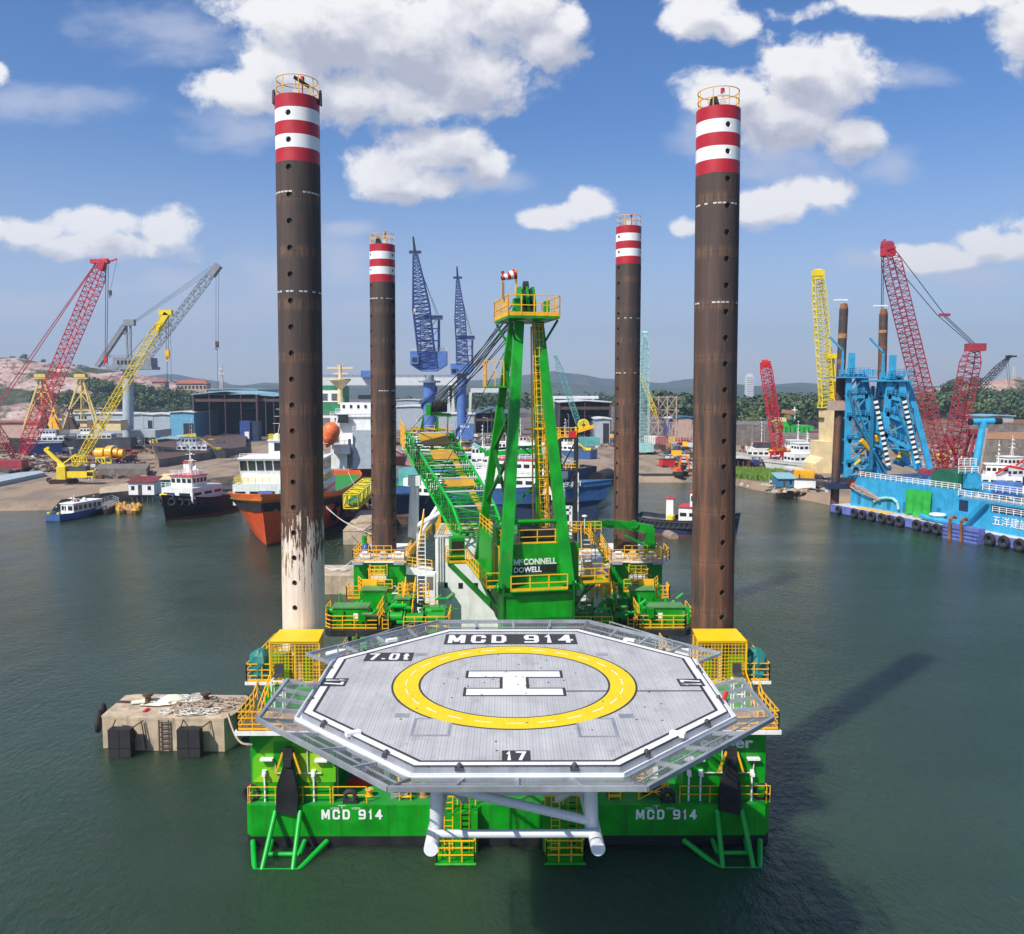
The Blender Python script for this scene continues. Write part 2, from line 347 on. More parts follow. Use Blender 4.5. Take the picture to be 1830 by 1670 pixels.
# ================================================================ SETTING: water, land, hills
def water_mat():
    m, nt, b = newmat('harbour_water'); t = N(nt, 'ShaderNodeTexCoord'); g = t.outputs['Object']
    big = noise(nt, mapv(nt, g, (.012, .02, 1)), 1, 5, .55)
    c = mixc(nt, rng(nt, big, .35, .68), (0.019, 0.044, 0.021), (0.033, 0.062, 0.037))
    L(nt, c, b.inputs['Base Color'])
    b.inputs['Roughness'].default_value = .07; b.inputs['IOR'].default_value = 1.33
    b.inputs['Subsurface Weight'].default_value = 1.0; b.inputs['Subsurface Radius'].default_value = (.8, 1.0, .8); b.inputs['Subsurface Scale'].default_value = 14.0; b.inputs['Specular Tint'].default_value = (.95, .97, .88, 1)
    n1 = noise(nt, mapv(nt, g, (1.25, .75, 1)), 1.5, 5, .6)
    n2 = noise(nt, mapv(nt, g, (.22, .13, 1)), 1, 3, .5)
    n3 = noise(nt, mapv(nt, g, (.05, .03, 1)), 1, 3, .5)
    h = mth(nt, 'ADD', mth(nt, 'MULTIPLY', n1, .52), mth(nt, 'ADD', mth(nt, 'MULTIPLY', n2, .8), mth(nt, 'MULTIPLY', n3, 1.0)))
    amp = rng(nt, noise(nt, mapv(nt, g, (.014, .035, 1), (3, 1, 0)), 1, 4, .6), .36, .64, .38, 1.0)
    bu = N(nt, 'ShaderNodeBump'); bu.inputs['Distance'].default_value = .75; L(nt, amp, bu.inputs['Strength'])
    L(nt, h, bu.inputs['Height']); L(nt, bu.outputs[0], b.inputs['Normal'])
    return m
o = MB().add([(-4000,-400,0),(4000,-400,0),(4000,1200,0),(-4000,1200,0)], [(0,1,2,3)]).build('water', water_mat()); tag(o, 'dark green rippled harbour water', None, None, 'structure')

def land_mat(name, cs, scale=.03, bump=.5):
    m, nt, b = newmat(name); t = N(nt, 'ShaderNodeTexCoord'); g = t.outputs['Object']
    n1 = noise(nt, mapv(nt, g, (1, .45, 1)), scale, 8, .62); n2 = noise(nt, mapv(nt, g, (1, .35, 1), (9, 4, 0)), scale*5, 8, .65)
    c = mixc(nt, rng(nt, n1, .38, .62), cs[0], cs[1]); c = mixc(nt, rng(nt, n2, .46, .64, 0, .85), c, cs[2])
    n3 = noise(nt, mapv(nt, g, (1, .3, 1), (2, 7, 0)), scale*2.2, 6, .6); c = mixc(nt, rng(nt, n3, .56, .66, 0, .8), c, cs[3])
    L(nt, c, b.inputs['Base Color']); b.inputs['Roughness'].default_value = .95
    bu = N(nt, 'ShaderNodeBump'); bu.inputs['Strength'].default_value = bump; bu.inputs['Distance'].default_value = .4
    L(nt, n2, bu.inputs['Height']); L(nt, bu.outputs[0], b.inputs['Normal']); return m
sand = land_mat('yard_sand', [(.26,.185,.12), (.32,.235,.16), (.17,.13,.10), (.11,.09,.08)])
hard = land_mat('yard_hardstanding', [(.11,.095,.085), (.18,.145,.12), (.07,.062,.058), (.22,.165,.125)], .04)
LZ = 1.9
shore = [gr(-1500,880,LZ), gr(-300,893,LZ), gr(0,896,LZ), gr(110,893,LZ), gr(185,880,LZ), gr(240,862,LZ), gr(330,862,LZ), gr(420,850,LZ), gr(560,848,LZ), gr(700,846,LZ), gr(900,848,LZ), gr(1075,852,LZ),
         gr(1150,850,LZ), gr(1230,850,LZ), gr(1290,851,LZ), gr(1340,860,LZ), gr(1400,872,LZ), gr(1470,885,LZ), gr(1560,890,LZ), gr(1800,885,LZ), gr(3200,870,LZ)]
random.seed(3)
fine = []
for a, b_ in zip(shore, shore[1:]):
    n = max(1, int((b_-a).length/7))
    for k in range(n):
        p = a.lerp(b_, k/n); fine.append(p+V((0, random.uniform(-1.2, 1.2), 0)))
fine.append(shore[-1])
mb = MB(); n = len(fine)
mb.v = list(fine)+[V((p.x*430/p.y, 430, LZ)) for p in fine]+[V((p.x+(0), p.y-5.5+random.uniform(-1.5, 1.5), -.7)) for p in fine]+[V((p.x*900/p.y, 900, LZ+.5)) for p in fine]+[V((p.x*9000/p.y, 9000, 2)) for p in fine]
for i in range(n-1):
    mb.f += [[i, i+1, n+i+1, n+i], [2*n+i, 2*n+i+1, i+1, i], [n+i, n+i+1, 3*n+i+1, 3*n+i], [3*n+i, 3*n+i+1, 4*n+i+1, 4*n+i]]
mb.m = [0, 0, 1, 1]*(n-1)
o = mb.build('ground', [sand, hard]); tag(o, 'sandy shipyard ground along the water', None, None, 'structure')

def hill_mat(name, rock, veg, thr, far=False):
    m, nt, b = newmat(name); t = N(nt, 'ShaderNodeTexCoord'); g = t.outputs['Object']
    s = .5 if far else 1
    r1 = noise(nt, mapv(nt, g, (1, 1, 3)), .03*s, 9, .68); rc = mixc(nt, rng(nt, r1, .34, .64), rock[0], rock[1])
    r2 = noise(nt, mapv(nt, g, (1, 1, 2), (4, 0, 2)), .11*s, 8, .7); rc = mixc(nt, rng(nt, r2, .50, .60, 0, .9), rc, rock[2])
    v1 = noise(nt, g, .13*s, 8, .7); vc = mixc(nt, rng(nt, v1, .35, .65), veg[0], veg[1])
    mk = noise(nt, mapv(nt, g, (1, 1, 2), (40, 2, 9)), .013*s, 8, .62)
    c = mixc(nt, rng(nt, mk, thr-.03, thr+.03), rc, vc)
    L(nt, c, b.inputs['Base Color']); b.inputs['Roughness'].default_value = .95
    bu = N(nt, 'ShaderNodeBump'); bu.inputs['Strength'].default_value = 1; bu.inputs['Distance'].default_value = 4
    L(nt, r2, bu.inputs['Height']); L(nt, bu.outputs[0], b.inputs['Normal']); return m
from mathutils import noise as mn
def hillrange(name, label, Y, depth, prof, mat, base=2, rough=.12, step=12, cat_kind='structure', terr=0, ny=14):
    # prof: list of (px, py) of the skyline seen from the survey point at distance Y
    mb = MB(); P = [(at(px, py, Y).x, at(px, py, Y).z) for px, py in prof]
    x = P[0][0]; cols = []
    while x <= P[-1][0]:
        for (xa, za), (xb, zb) in zip(P, P[1:]):
            if xa <= x <= xb: t = (x-xa)/(xb-xa); t = t*t*(3-2*t); zt = za+(zb-za)*t; break
        cols.append((x, zt)); x += step
    nx = len(cols)
    for j in range(ny+1):
        f = j/ny
        for x, zt in cols:
            y = Y-depth*.5+depth*f
            s = min(1, f/.5) if f <= .5 else 1-(f-.5)*.6
            if terr and f < .5: s = (math.floor(s*terr)+min(1, (s*terr % 1)*2.6))/terr
            h = (zt-base)*s
            nz = mn.fractal(V((x*.02, y*.02, 3.1)), 1.0, 2.0, 5)*rough*(zt-base)*min(1, f*3)*(1 if abs(f-.5) > .1 else .35)
            nx_ = mn.noise(V((x*.03, f*5, 7)))*depth*.06*(1 if 0 < j < ny else 0)
            mb.v.append(V((x, y+nx_, base+h+nz if j else base-3)))
    for j in range(ny):
        for i in range(nx-1): mb.f.append([j*nx+i, j*nx+i+1, (j+1)*nx+i+1, (j+1)*nx+i])
    mb.m = [0]*len(mb.f)
    o = mb.build(name, mat, smooth=False); tag(o, label, None, None, cat_kind); return o
quarry = hill_mat('quarry_rock', [(.36,.20,.16), (.60,.47,.42), (.17,.085,.065)], [(.02,.035,.012), (.10,.11,.05)], .54)
farveg = hill_mat('far_hill_forest', [(.05,.075,.04), (.07,.09,.05), (.04,.06,.035)], [(.035,.06,.03), (.05,.075,.04)], .5, True)
redhill = hill_mat('red_earth', [(.46,.28,.20), (.52,.36,.28), (.36,.19,.13)], [(.03,.055,.02), (.055,.08,.03)], .62)
hillrange('quarry_hill', 'terraced pink rock quarry hillside at the left', 900, 340, [(-700,620),(-300,628),(-60,634),(30,641),(90,648),(150,656),(215,664),(260,672),(320,688),(380,702),(470,716)], quarry, terr=4, ny=22, step=7)
hillrange('far_hills', 'long range of blue wooded hills on the horizon', 4200, 1500, [(-2500,670),(-900,672),(-300,668),(0,676),(120,682),(230,676),(300,668),(360,685),(420,690),(470,684),(560,690),(640,688),(760,684),(860,680),(920,672),(985,664),(1030,668),(1080,677),(1130,680),(1180,685),(1240,677),(1300,686),(1350,690),(1440,684),(1520,694),(1700,690),(2100,680),(3400,660)], farveg, rough=.10, step=45)
hillrange('middle_hills', 'lower wooded ridge in front of the far hills', 2900, 800, [(-1800,688),(200,692),(330,690),(480,689),(650,693),(800,690),(960,684),(1100,690),(1200,694),(1260,689),(1400,692),(1560,696),(2400,688)], farveg, rough=.12, step=32)
hillrange('red_hill', 'cut red earth hill above the trees at the right', 1150, 300, [(1640,712),(1680,700),(1720,690),(1760,684),(1800,678),(1840,673),(1900,671),(2100,665),(2500,668)], redhill, terr=3, ny=16, step=9)

# haze: one closed box of even air
def haze_mat():
    m, nt, b = newmat('haze_air'); nt.nodes.remove(b)
    pv = N(nt, 'ShaderNodeVolumePrincipled'); pv.inputs['Density'].default_value = HAZE
    pv.inputs['Color'].default_value = (.58, .74, 1, 1); pv.inputs['Anisotropy'].default_value = .2
    out = [q for q in nt.nodes if q.type == 'OUTPUT_MATERIAL'][0]; L(nt, pv.outputs[0], out.inputs['Volume']); return m
HAZE = 0.00018
o = MB().box(-9000, 9000, -500, 5600, -6, 420).build('haze', haze_mat()); tag(o, 'thin bluish haze over the harbour', None, None, 'stuff'); o.display_type = 'WIRE'

# ---------------------------------------------------------------- trees
def leaf_mat(name, a, b2):
    m, nt, b = newmat(name); t = N(nt, 'ShaderNodeTexCoord'); g = t.outputs['Object']
    c = mixc(nt, rng(nt, noise(nt, g, .9, 4, .7), .35, .65), a, b2); L(nt, c, b.inputs['Base Color']); b.inputs['Roughness'].default_value = .7
    MATS[name] = m; return m
leaf_mat('leaf_dark', (.022,.048,.014), (.045,.085,.022)); leaf_mat('leaf_mid', (.035,.075,.018), (.075,.12,.03)); leaf_mat('leaf_light', (.06,.10,.025), (.11,.15,.04)); leaf_mat('leaf_grass', (.10,.20,.02), (.18,.30,.04))
def crown(mb, c, rx, rz, n, s, rnd, mi=0):
    c = V(c); lumps = [(V((rnd.uniform(-.6,.6)*rx, rnd.uniform(-.6,.6)*rx, rnd.uniform(-.45,.5)*rz)), rnd.uniform(.35,.6)) for _ in range(6)]
    for k in range(n):
        lc, lr = rnd.choice(lumps); d = V((rnd.gauss(0,1), rnd.gauss(0,1), rnd.gauss(0,1))).normalized()
        p = c+lc+V((d.x*rx*lr, d.y*rx*lr, d.z*rz*lr))*rnd.uniform(.7, 1.05)
        nrm = (d+V((rnd.uniform(-.7,.7), rnd.uniform(-.7,.7), rnd.uniform(-.2,.9)))).normalized()
        a = nrm.orthogonal().normalized()*s*rnd.uniform(.5,1.1); b = nrm.cross(a).normalized()*s*rnd.uniform(.4,.9)
        mb.v += [p-a, p+b, p+a, p-b]; q = len(mb.v)-4; mb.f.append([q, q+1, q+2, q+3]); mb.m.append(mi)
def tree(px, py, Y, h, w, label, kind='leaf_dark', group=None, base=None, seed=0, cat='tree', n=260):
    rnd = random.Random(seed+int(px)*7); z = zz(py, Y) if base is None else base
    p = at(px, py, Y); p.z = z
    p.z = max(1.9, p.z) if Y >= 890 else 1.9
    t = thing("tree", label, cat, p, rnd.uniform(0, 6), group)
    mb = MB(); mb.tube((0,0,-.5), (0,0,h*.5), .05*h*.5, 6, .02*h)
    for k in range(4): a = k*1.6; mb.tube((0,0,h*(.3+.05*k)), (math.cos(a)*w*.28, math.sin(a)*w*.28, h*.7), .012*h, 4, .005*h)
    mb.build('trunk', 'trunk', t)
    mb = MB(); crown(mb, (0,0,h*.62), w/2, h*.42, n, h*.085, rnd); mb.build('crown', kind, t); return t
def wood(name, label, strips, kind, seed=1, s=.95, n=125):
    rnd = random.Random(seed); mb = MB()
    for (px0, py0, px1, py1, Y, D, h, cnt) in strips:
        for k in range(cnt):
            f = rnd.random(); q = rnd.random()**.8
            p = at(px0+(px1-px0)*f, py0+(py1-py0)*f, Y); y = Y+D*q; p = V((p.x*y/Y, y, p.z)); hh = h*rnd.uniform(.65,1.15)
            crown(mb, (p.x, p.y, p.z+hh*.5), hh*rnd.uniform(.42,.62), hh*.5, n, s*hh/10, rnd, rnd.choice((0,0,1,2)))
    o = mb.build(name, ['leaf_dark', 'leaf_mid', 'leaf_light'] if kind == 0 else ['leaf_mid', 'leaf_light', 'leaf_light']); tag(o, label, None, None, 'stuff'); return o
wood('woodland', 'dense green wood on the lower slope of the quarry hill', [(60,728,340,738,700,100,14,110),(150,700,360,728,760,80,14,90),(230,744,345,748,640,60,9,40)], 0, 1)
wood('woodland', 'belt of dark trees behind the sheds in the middle', [(830,735,1110,735,800,160,17,110),(700,735,860,735,900,120,14,60)], 0, 2)
wood('woodland', 'tall mixed wood on the right shore', [(1170,752,1250,750,560,90,17,40),(1310,757,1470,757,560,200,16,210),(1370,735,1480,735,820,100,17,70)], 0, 4)
wood('woodland', 'wood below the red hill at the far right', [(1640,750,1860,750,620,240,19,230),(1680,722,1860,718,960,100,17,100),(1860,750,2200,750,600,200,18,80)], 0, 5)
for i, (px, py, h, w) in enumerate([(22,648,7,7),(38,645,6,7),(47,648,9,9),(76,652,7,7),(128,662,7,7),(145,664,8,10),(155,664,6,6)]):
    tree(px, py, 900, h, w, ['small dark tree at the far left end of the quarry rim','tiny tree second from the left on the quarry rim','roundest tree of the left cluster on the quarry rim','lone tree on the quarry rim just right of the red crane boom foot sky','lone tree midway along the quarry rim','broad low tree on the quarry rim beside the grey crane','small bush right of the broad tree on the quarry rim'][i], 'leaf_dark', 'trees on the quarry rim', n=120)
tree(1698, 716, 900, 24, 30, 'big round dark tree standing on the skyline left of the red hill', 'leaf_dark', None, n=500)
tree(1215, 752, 540, 26, 40, 'broad dark rain tree behind the red scaffold tower', 'leaf_dark', None, n=900)
tree(1195, 748, 600, 16, 22, 'lighter green round tree left of the broad dark rain tree', 'leaf_mid', None, n=400)
tree(1395, 738, 640, 20, 26, 'dark round tree behind the small red crane', 'leaf_dark', None, n=500)
tree(1335, 752, 520, 13, 18, 'light green bushy tree left of the small red crane', 'leaf_light', None, n=400)
tree(1425, 752, 520, 15, 18, 'mid green tree above the green barge', 'leaf_mid', None, n=400)
tree(1740, 700, 940, 16, 24, 'dark spreading tree on the slope of the red hill behind the red crane mast', 'leaf_dark', None, n=400)
tree(1810, 745, 560, 22, 28, 'large dark tree at the right edge below the red hill', 'leaf_dark', None, n=700)
tree(880, 722, 700, 14, 20, 'round tree left of the dark open shed', 'leaf_mid', None, n=300)
# ================================================================ JACK-UP BARGE
CX = .05
def rust_leg_mat(name, peel=False, seed=0):
    m, nt, b = newmat(name); t = N(nt, 'ShaderNodeTexCoord'); g = t.outputs['Object']; MATS[name] = m
    s1 = noise(nt, mapv(nt, g, (1.6, 1.6, .10), (seed, 0, 0)), 1, 8, .68)
    s2 = noise(nt, mapv(nt, g, (6, 6, .22), (0, seed, 0)), 1, 6, .7)
    pch = noise(nt, mapv(nt, g, (.8, .8, .12), (seed, 7, 0)), 1, 6, .6)
    c = mixc(nt, rng(nt, pch, .36, .62), (.036,.028,.025), (.105,.048,.027))
    c = mixc(nt, rng(nt, s1, .47, .66, 0, .9), c, (.20,.082,.038))
    c = mixc(nt, rng(nt, s2, .60, .74, 0, .6), c, (.27,.19,.145))
    sp = N(nt, 'ShaderNodeSeparateXYZ'); L(nt, g, sp.inputs[0])
    up = rng(nt, sp.outputs[2], 20, 38, 0, .75); c = mixc(nt, up, c, (.048,.036,.032))
    fz = mth(nt, 'FRACT', mth(nt, 'DIVIDE', sp.outputs[2], 3.35)); w = mth(nt, 'LESS_THAN', mth(nt, 'ABSOLUTE', mth(nt, 'SUBTRACT', fz, .5)), .012)
    c = mixc(nt, mth(nt, 'MULTIPLY', w, .55), c, (.02,.014,.012))
    nb = mth(nt, 'ABSOLUTE', mth(nt, 'SUBTRACT', fz, .5)); nr = rng(nt, nb, .012, .16, .45, 0)
    c = mixc(nt, mth(nt, 'MULTIPLY', nr, rng(nt, s2, .42, .62)), c, (.24,.12,.06))
    if peel:
        e1 = noise(nt, mapv(nt, g, (5, 5, .5)), 1, 8, .75); e2 = noise(nt, mapv(nt, g, (1.1, 1.1, 0), (2, 2, 0)), 1, 3, .5)
        hz_ = mth(nt, 'ADD', sp.outputs[2], mth(nt, 'MULTIPLY', mth(nt, 'SUBTRACT', e2, .5), 5.5))
        base = rng(nt, hz_, 21.8, 12.5, .38, .80)
        cut = mth(nt, 'MULTIPLY', base, mth(nt, 'LESS_THAN', hz_, 21.4))
        msk = mth(nt, 'GREATER_THAN', mth(nt, 'ADD', cut, mth(nt, 'MULTIPLY', mth(nt, 'SUBTRACT', e1, .5), 1.5)), .44)
        msk = mth(nt, 'MULTIPLY', msk, mth(nt, 'LESS_THAN', hz_, 21.4))
        cr = mixc(nt, rng(nt, s2, .3, .7), (.62,.46,.34), (.78,.68,.56)); c = mixc(nt, msk, c, cr)
    L(nt, c, b.inputs['Base Color']); L(nt, rng(nt, s1, .3, .7, .85, .6), b.inputs['Roughness'])
    bu = N(nt, 'ShaderNodeBump'); bu.inputs['Strength'].default_value = .3; bu.inputs['Distance'].default_value = .05
    L(nt, s2, bu.inputs['Height']); L(nt, bu.outputs[0], b.inputs['Normal']); return m
for i in range(4): rust_leg_mat(['rusty_tube','rusty_tube_two','rusty_tube_three','peeling_tube'][i], i == 3, i*11)
LR = 1.40
def shell(mb, z0, z1, holes, cols, hr=.185, r=LR):
    # curved plate between z0 and z1 with real round openings
    half = R(11); bp = []
    for a in cols: bp += [a-half, a+half]
    bp = sorted([(q+2*math.pi) % (2*math.pi) for q in bp]); brk = []
    for i, a in enumerate(bp):
        nx = bp[(i+1) % len(bp)]+(2*math.pi if i == len(bp)-1 else 0); w = nx-a
        ishole = w < R(23); k = 1 if ishole else math.ceil(w/R(7))
        for q in range(k): brk.append((a+w*q/k, a+w*(q+1)/k, ishole))
    hs = sorted([h for h in holes if z0+.25 < h < z1-.25]); zs = []; z = z0
    for h in hs:
        if h-.24-z > .01: zs.append((z, h-.24, None))
        zs.append((h-.24, h+.24, h)); z = h+.24
    zs.append((z, z1, None))
    P = lambda a, zq, rr=r: V((math.sin(a)*rr, -math.cos(a)*rr, zq))
    for (za, zb, h) in zs:
        for a0, a1, ish in brk:
            if h is None or not ish:
                if ish:
                    k = 3
                    for q in range(k): x0, x1 = a0+(a1-a0)*q/k, a0+(a1-a0)*(q+1)/k; mb.add([P(x0,za),P(x1,za),P(x1,zb),P(x0,zb)], [(0,1,2,3)])
                else: mb.add([P(a0,za),P(a1,za),P(a1,zb),P(a0,zb)], [(0,1,2,3)])
            else:
                ac = (a0+a1)/2; n = 16; rim, circ, inn = [], [], []
                for q in range(n):
                    t = 2*math.pi*(q+.5)/n; cx, cz = math.cos(t), math.sin(t); k = 1/max(abs(cx), abs(cz))
                    rim.append(P(ac+cx*k*half, h+cz*k*.24)); circ.append(P(ac+cx*hr/r, h+cz*hr)); inn.append(P(ac+cx*hr/r, h+cz*hr, r-.12))
                mb.add(rim+circ+inn, [(q, (q+1) % n, n+(q+1) % n, n+q) for q in range(n)]+[(n+q, n+(q+1) % n, 2*n+(q+1) % n, 2*n+q) for q in range(n)], 1 if False else 0)
                # corners of the cell
                q4 = [P(a0,za),P(a1,za),P(a1,zb),P(a0,zb)]
                idx = {0:(9,10),1:(13,14),2:(1,2),3:(5,6)}
                for j, (i0, i1) in {0:(9,10),1:(13,14),2:(1,2),3:(5,6)}.items(): mb.add([q4[j], rim[i0], rim[i1]], [(0,1,2)])
def make_leg(px, pyb, Y, pytop, lean, az, mat, label, kit, weld):
    x = xx(px, Y, pyb); zt = zz(pytop, Y-LR)
    t = thing('barge_leg', label, 'jack-up leg', (x, Y, -2), 0, 'tubular legs of the jack-up barge'); t.rotation_euler = (0, lean, 0)
    H = zt+2; cols = [R(az), R(az+120), R(az+240)]; bh = .82; holes = [H-1.19-1.66*k for k in range(40) if H-1.19-1.66*k > .5]
    mb = MB(); shell(mb, 0, H-5*bh, holes, cols); mb.build('leg_tube', mat, t, smooth=True); MB().tube((0,0,.2), (0,0,H-.2), LR-.14, 32).build('inner_core', 'black', t, True)
    for k in range(5):
        mb = MB(); shell(mb, H-(k+1)*bh, H-k*bh, [], cols) if k % 2 == 0 else shell(mb, H-(k+1)*bh, H-k*bh, [H-(k+.5)*bh+.04], cols)
        mb.build('red_band' if k % 2 == 0 else 'white_band', 'red_paint' if k % 2 == 0 else 'white_clean', t, smooth=True)
    MB().lathe((0,0,H-.12), [(LR-.03,0),(LR-.03,.05),(0,.06)], 40).build('top_plate', 'dark_grey', t)
    mb = MB(); rnd = random.Random(int(px))
    for zq in weld:
        for k in range(30):
            if rnd.random() < .55:
                a = k*2*math.pi/30; c = [(math.sin(a+s)*(LR+.004), -math.cos(a+s)*(LR+.004)) for s in (0, .08, .16)]
                for (p, q) in zip(c, c[1:]): mb.add([(*p, H-zq-.05),(*q, H-zq-.05),(*q, H-zq+.05),(*p, H-zq+.05)], [(0,1,2,3)])
    if mb.v: mb.build('weld_mark', 'offwhite', t)
    mb = MB()
    for zq in (.55, 1.15): mb.ring((0,0,H+zq), LR-.1, .03, 28, 5, 'Z')
    for k in range(8): a = k*math.pi/4+.3; mb.tube((math.sin(a)*(LR-.1), -math.cos(a)*(LR-.1), H), (math.sin(a)*(LR-.1), -math.cos(a)*(LR-.1), H+1.15), .035, 4)
    mb.build('guard_rail', 'orange_yellow', t)
    mb = MB(); mb.tube((.3,.2,H), (.3,.2,H+1.3), .04, 5); mb.tube((.3,.2,H+1.2), (.3,.2,H+1.5), .13, 8); mb.build('beacon', 'crane_red', t)
    if kit == 0:
        MB().beam((-.15,-.2,H+1.35), (.75,.1,H+.85), .55, .05).build('solar_panel', 'dark_grey', t); MB().tube((-.1,0,H), (-.1,0,H+1.3), .04, 5).box(-.25,.1,-.1,.15,H+.2,H+.6).build('battery_box', 'offwhite', t)
        for s in (-1, 1): MB().prism([(s*(LR+.02),-.3,H-.3),(s*(LR+.02),-.22,H+.45),(s*(LR+.02),0,H+.62),(s*(LR+.02),.22,H+.45),(s*(LR+.02),.3,H-.3)], (s*.12,0,0)).build('lifting_lug', 'black_steel', t)
    elif kit == 1:
        n = MB(); n.prism([(-.75,-.5,H),(-.62,-.5,H+.62),(-.42,-.5,H+.82),(-.2,-.5,H+.75),(.05,-.5,H)], (0,.16,0)).build('lifting_lug', 'black_steel', t)
        MB().box(.1,.45,-.3,.1,H+.1,H+.6).tube((.25,-.2,H+.6),(.25,-.2,H+1.1),.05,5).tube((-.1,-.2,H+.95),(.6,-.2,H+.95),.04,5).build('battery_box', 'offwhite', t)
    else: MB().box(-.3,.2,-.3,.1,H+.1,H+.7).tube((-.3,0,H+1.3),(.5,0,H+1.4),.05,5).build('battery_box', 'offwhite', t)
    return t
make_leg(540, 1115, 57, 166, R(.5), -11, 'peeling_tube', 'front left jack-up leg, rusty tube with peeling cream paint at its foot', 0, (6.0, 12.2))
make_leg(1276, 1115, 57, 186, -R(.5), 13, 'rusty_tube', 'front right jack-up leg, rusty brown all the way down to the deck', 1, (6.0, 12.2))
make_leg(685.5, 985, 97, 435, R(.38), -57, 'rusty_tube_two', 'rear left jack-up leg beside the orange ship, red white bands and black lug on top', 1, (5.9, 16))
make_leg(1118.5, 985, 97, 402, -R(.13), 62, 'rusty_tube_three', 'rear right jack-up leg in front of the sandy beach, red white bands on top', 2, (10, 16))

barge = thing('jack_up_barge', 'green jack-up barge with yellow railed platforms and black waterline', 'barge', (CX, 50.4, 0))
def bp(mb, name, mat, smooth=False, parent=None): return mb.build(name, mat, parent or barge, smooth, True)
Y0, Y1, HB = 50.4, 106.0, 16.0
def hullpoly(i=0): c = .35; return [(CX-HB+c-i, Y0-i, 0), (CX+HB-c+i, Y0-i, 0), (CX+HB+i, Y0+c-i, 0), (CX+HB+i, Y1+i, 0), (CX-HB-i, Y1+i, 0), (CX-HB-i, Y0+c-i, 0)]
mb = MB(); mb.prism([(x, y, .62) for x, y, z in hullpoly()], (0,0,1.95)); bp(mb, 'hull', 'green')
mb = MB(); mb.prism([(x, y, -2.5) for x, y, z in hullpoly(-.01)], (0,0,3.12)); bp(mb, 'boot_top', 'black')
mb = MB(); mb.prism([(x, y, 2.57) for x, y, z in hullpoly(-.15)], (0,0,.012)); bp(mb, 'deck', 'deck_green')
HULLTXT = []
for s, px in ((-1, 629), (1, 1191)):
    c = at(px, 1456, Y0-.02); HULLTXT.append((c.x, Y0-.012, c.z))
    c = at(px+7-20, 1448, Y0-.02)
    for k, (q, tx, w) in enumerate(((-32, 'VOEN', .52), (18, 'VOEN', .52))):
        c2 = at(px+(-34 if k == 0 else 4), 1446, Y0); text(tx, w, .13, (c2.x+.1, Y0-.012, c2.z+.03), RX, 'offwhite', barge, 'draught_note', bold=.02, world=True)
    c2 = at(px-20, 1444, Y0); bp(MB().box(c2.x-.16,c2.x+.3,Y0-.015,Y0,c2.z+.12,c2.z+.16).box(c2.x+.04,c2.x+.1,Y0-.015,Y0,c2.z-.04,c2.z+.12), 'draught_mark', 'offwhite')
# weld seams and draught marks on the hull face
mb = MB()
for k in range(1, 11): mb.box(CX-HB+k*2.9-.015, CX-HB+k*2.9+.015, Y0-.008, Y0, .62, 2.57)
bp(mb, 'plate_seam', 'green_dark')
# bow rail in two runs
mb = MB()
for a, b2 in ((443, 590), (595, 655), (1215, 1376)):
    mb.rail([(xx(a, Y0+.2, 1436), Y0+.25, 2.58), (xx(b2, Y0+.2, 1436), Y0+.25, 2.58)], 1.05, 1.6, .03)
for s in (-1, 1): mb.rail([(CX+s*15.8, Y0+.3, 2.58), (CX+s*15.8, Y0+2.6, 2.58)], 1.05, 1.2, .03)
mb.rail([(CX-15.8, 62, 2.58), (CX-15.8, 90, 2.58)], 1.05, 2, .03); mb.rail([(CX+15.8, 62, 2.58), (CX+15.8, 90, 2.58)], 1.05, 2, .03)
bp(mb, 'deck_rail', 'orange_yellow')
def meshmat(name, rgb, pitch, wire, axis=(1, 1, 1)):
    m, nt, b = newmat(name); MATS[name] = m; t = N(nt, 'ShaderNodeTexCoord'); s = N(nt, 'ShaderNodeSeparateXYZ'); L(nt, t.outputs['Object'], s.inputs[0]); acc = None
    for i in range(3):
        if not axis[i]: continue
        f = mth(nt, 'FRACT', mth(nt, 'MULTIPLY', s.outputs[i], 1/pitch)); w = mth(nt, 'LESS_THAN', f, wire); acc = w if acc is None else mth(nt, 'MAXIMUM', acc, w)
    b.inputs['Base Color'].default_value = (*rgb, 1); b.inputs['Roughness'].default_value = .5
    tr = N(nt, 'ShaderNodeBsdfTransparent'); mx = N(nt, 'ShaderNodeMixShader'); L(nt, acc, mx.inputs[0]); L(nt, tr.outputs[0], mx.inputs[1]); L(nt, b.outputs[0], mx.inputs[2])
    out = [q for q in nt.nodes if q.type == 'OUTPUT_MATERIAL'][0]; L(nt, mx.outputs[0], out.inputs['Surface']); return m
meshmat('yellow_mesh', (.62,.36,.01), .22, .24, (1,0,1)); meshmat('yellow_mesh_side', (.62,.36,.01), .22, .24, (0,1,1)); meshmat('deck_net', (.42,.44,.46), .085, .10, (1,1,0))
def floodlight(mb, p, d=(0,-.5,-.35)):
    p = V(p); mb.beam(p, p+V(d)*.9, .5, .28); return mb
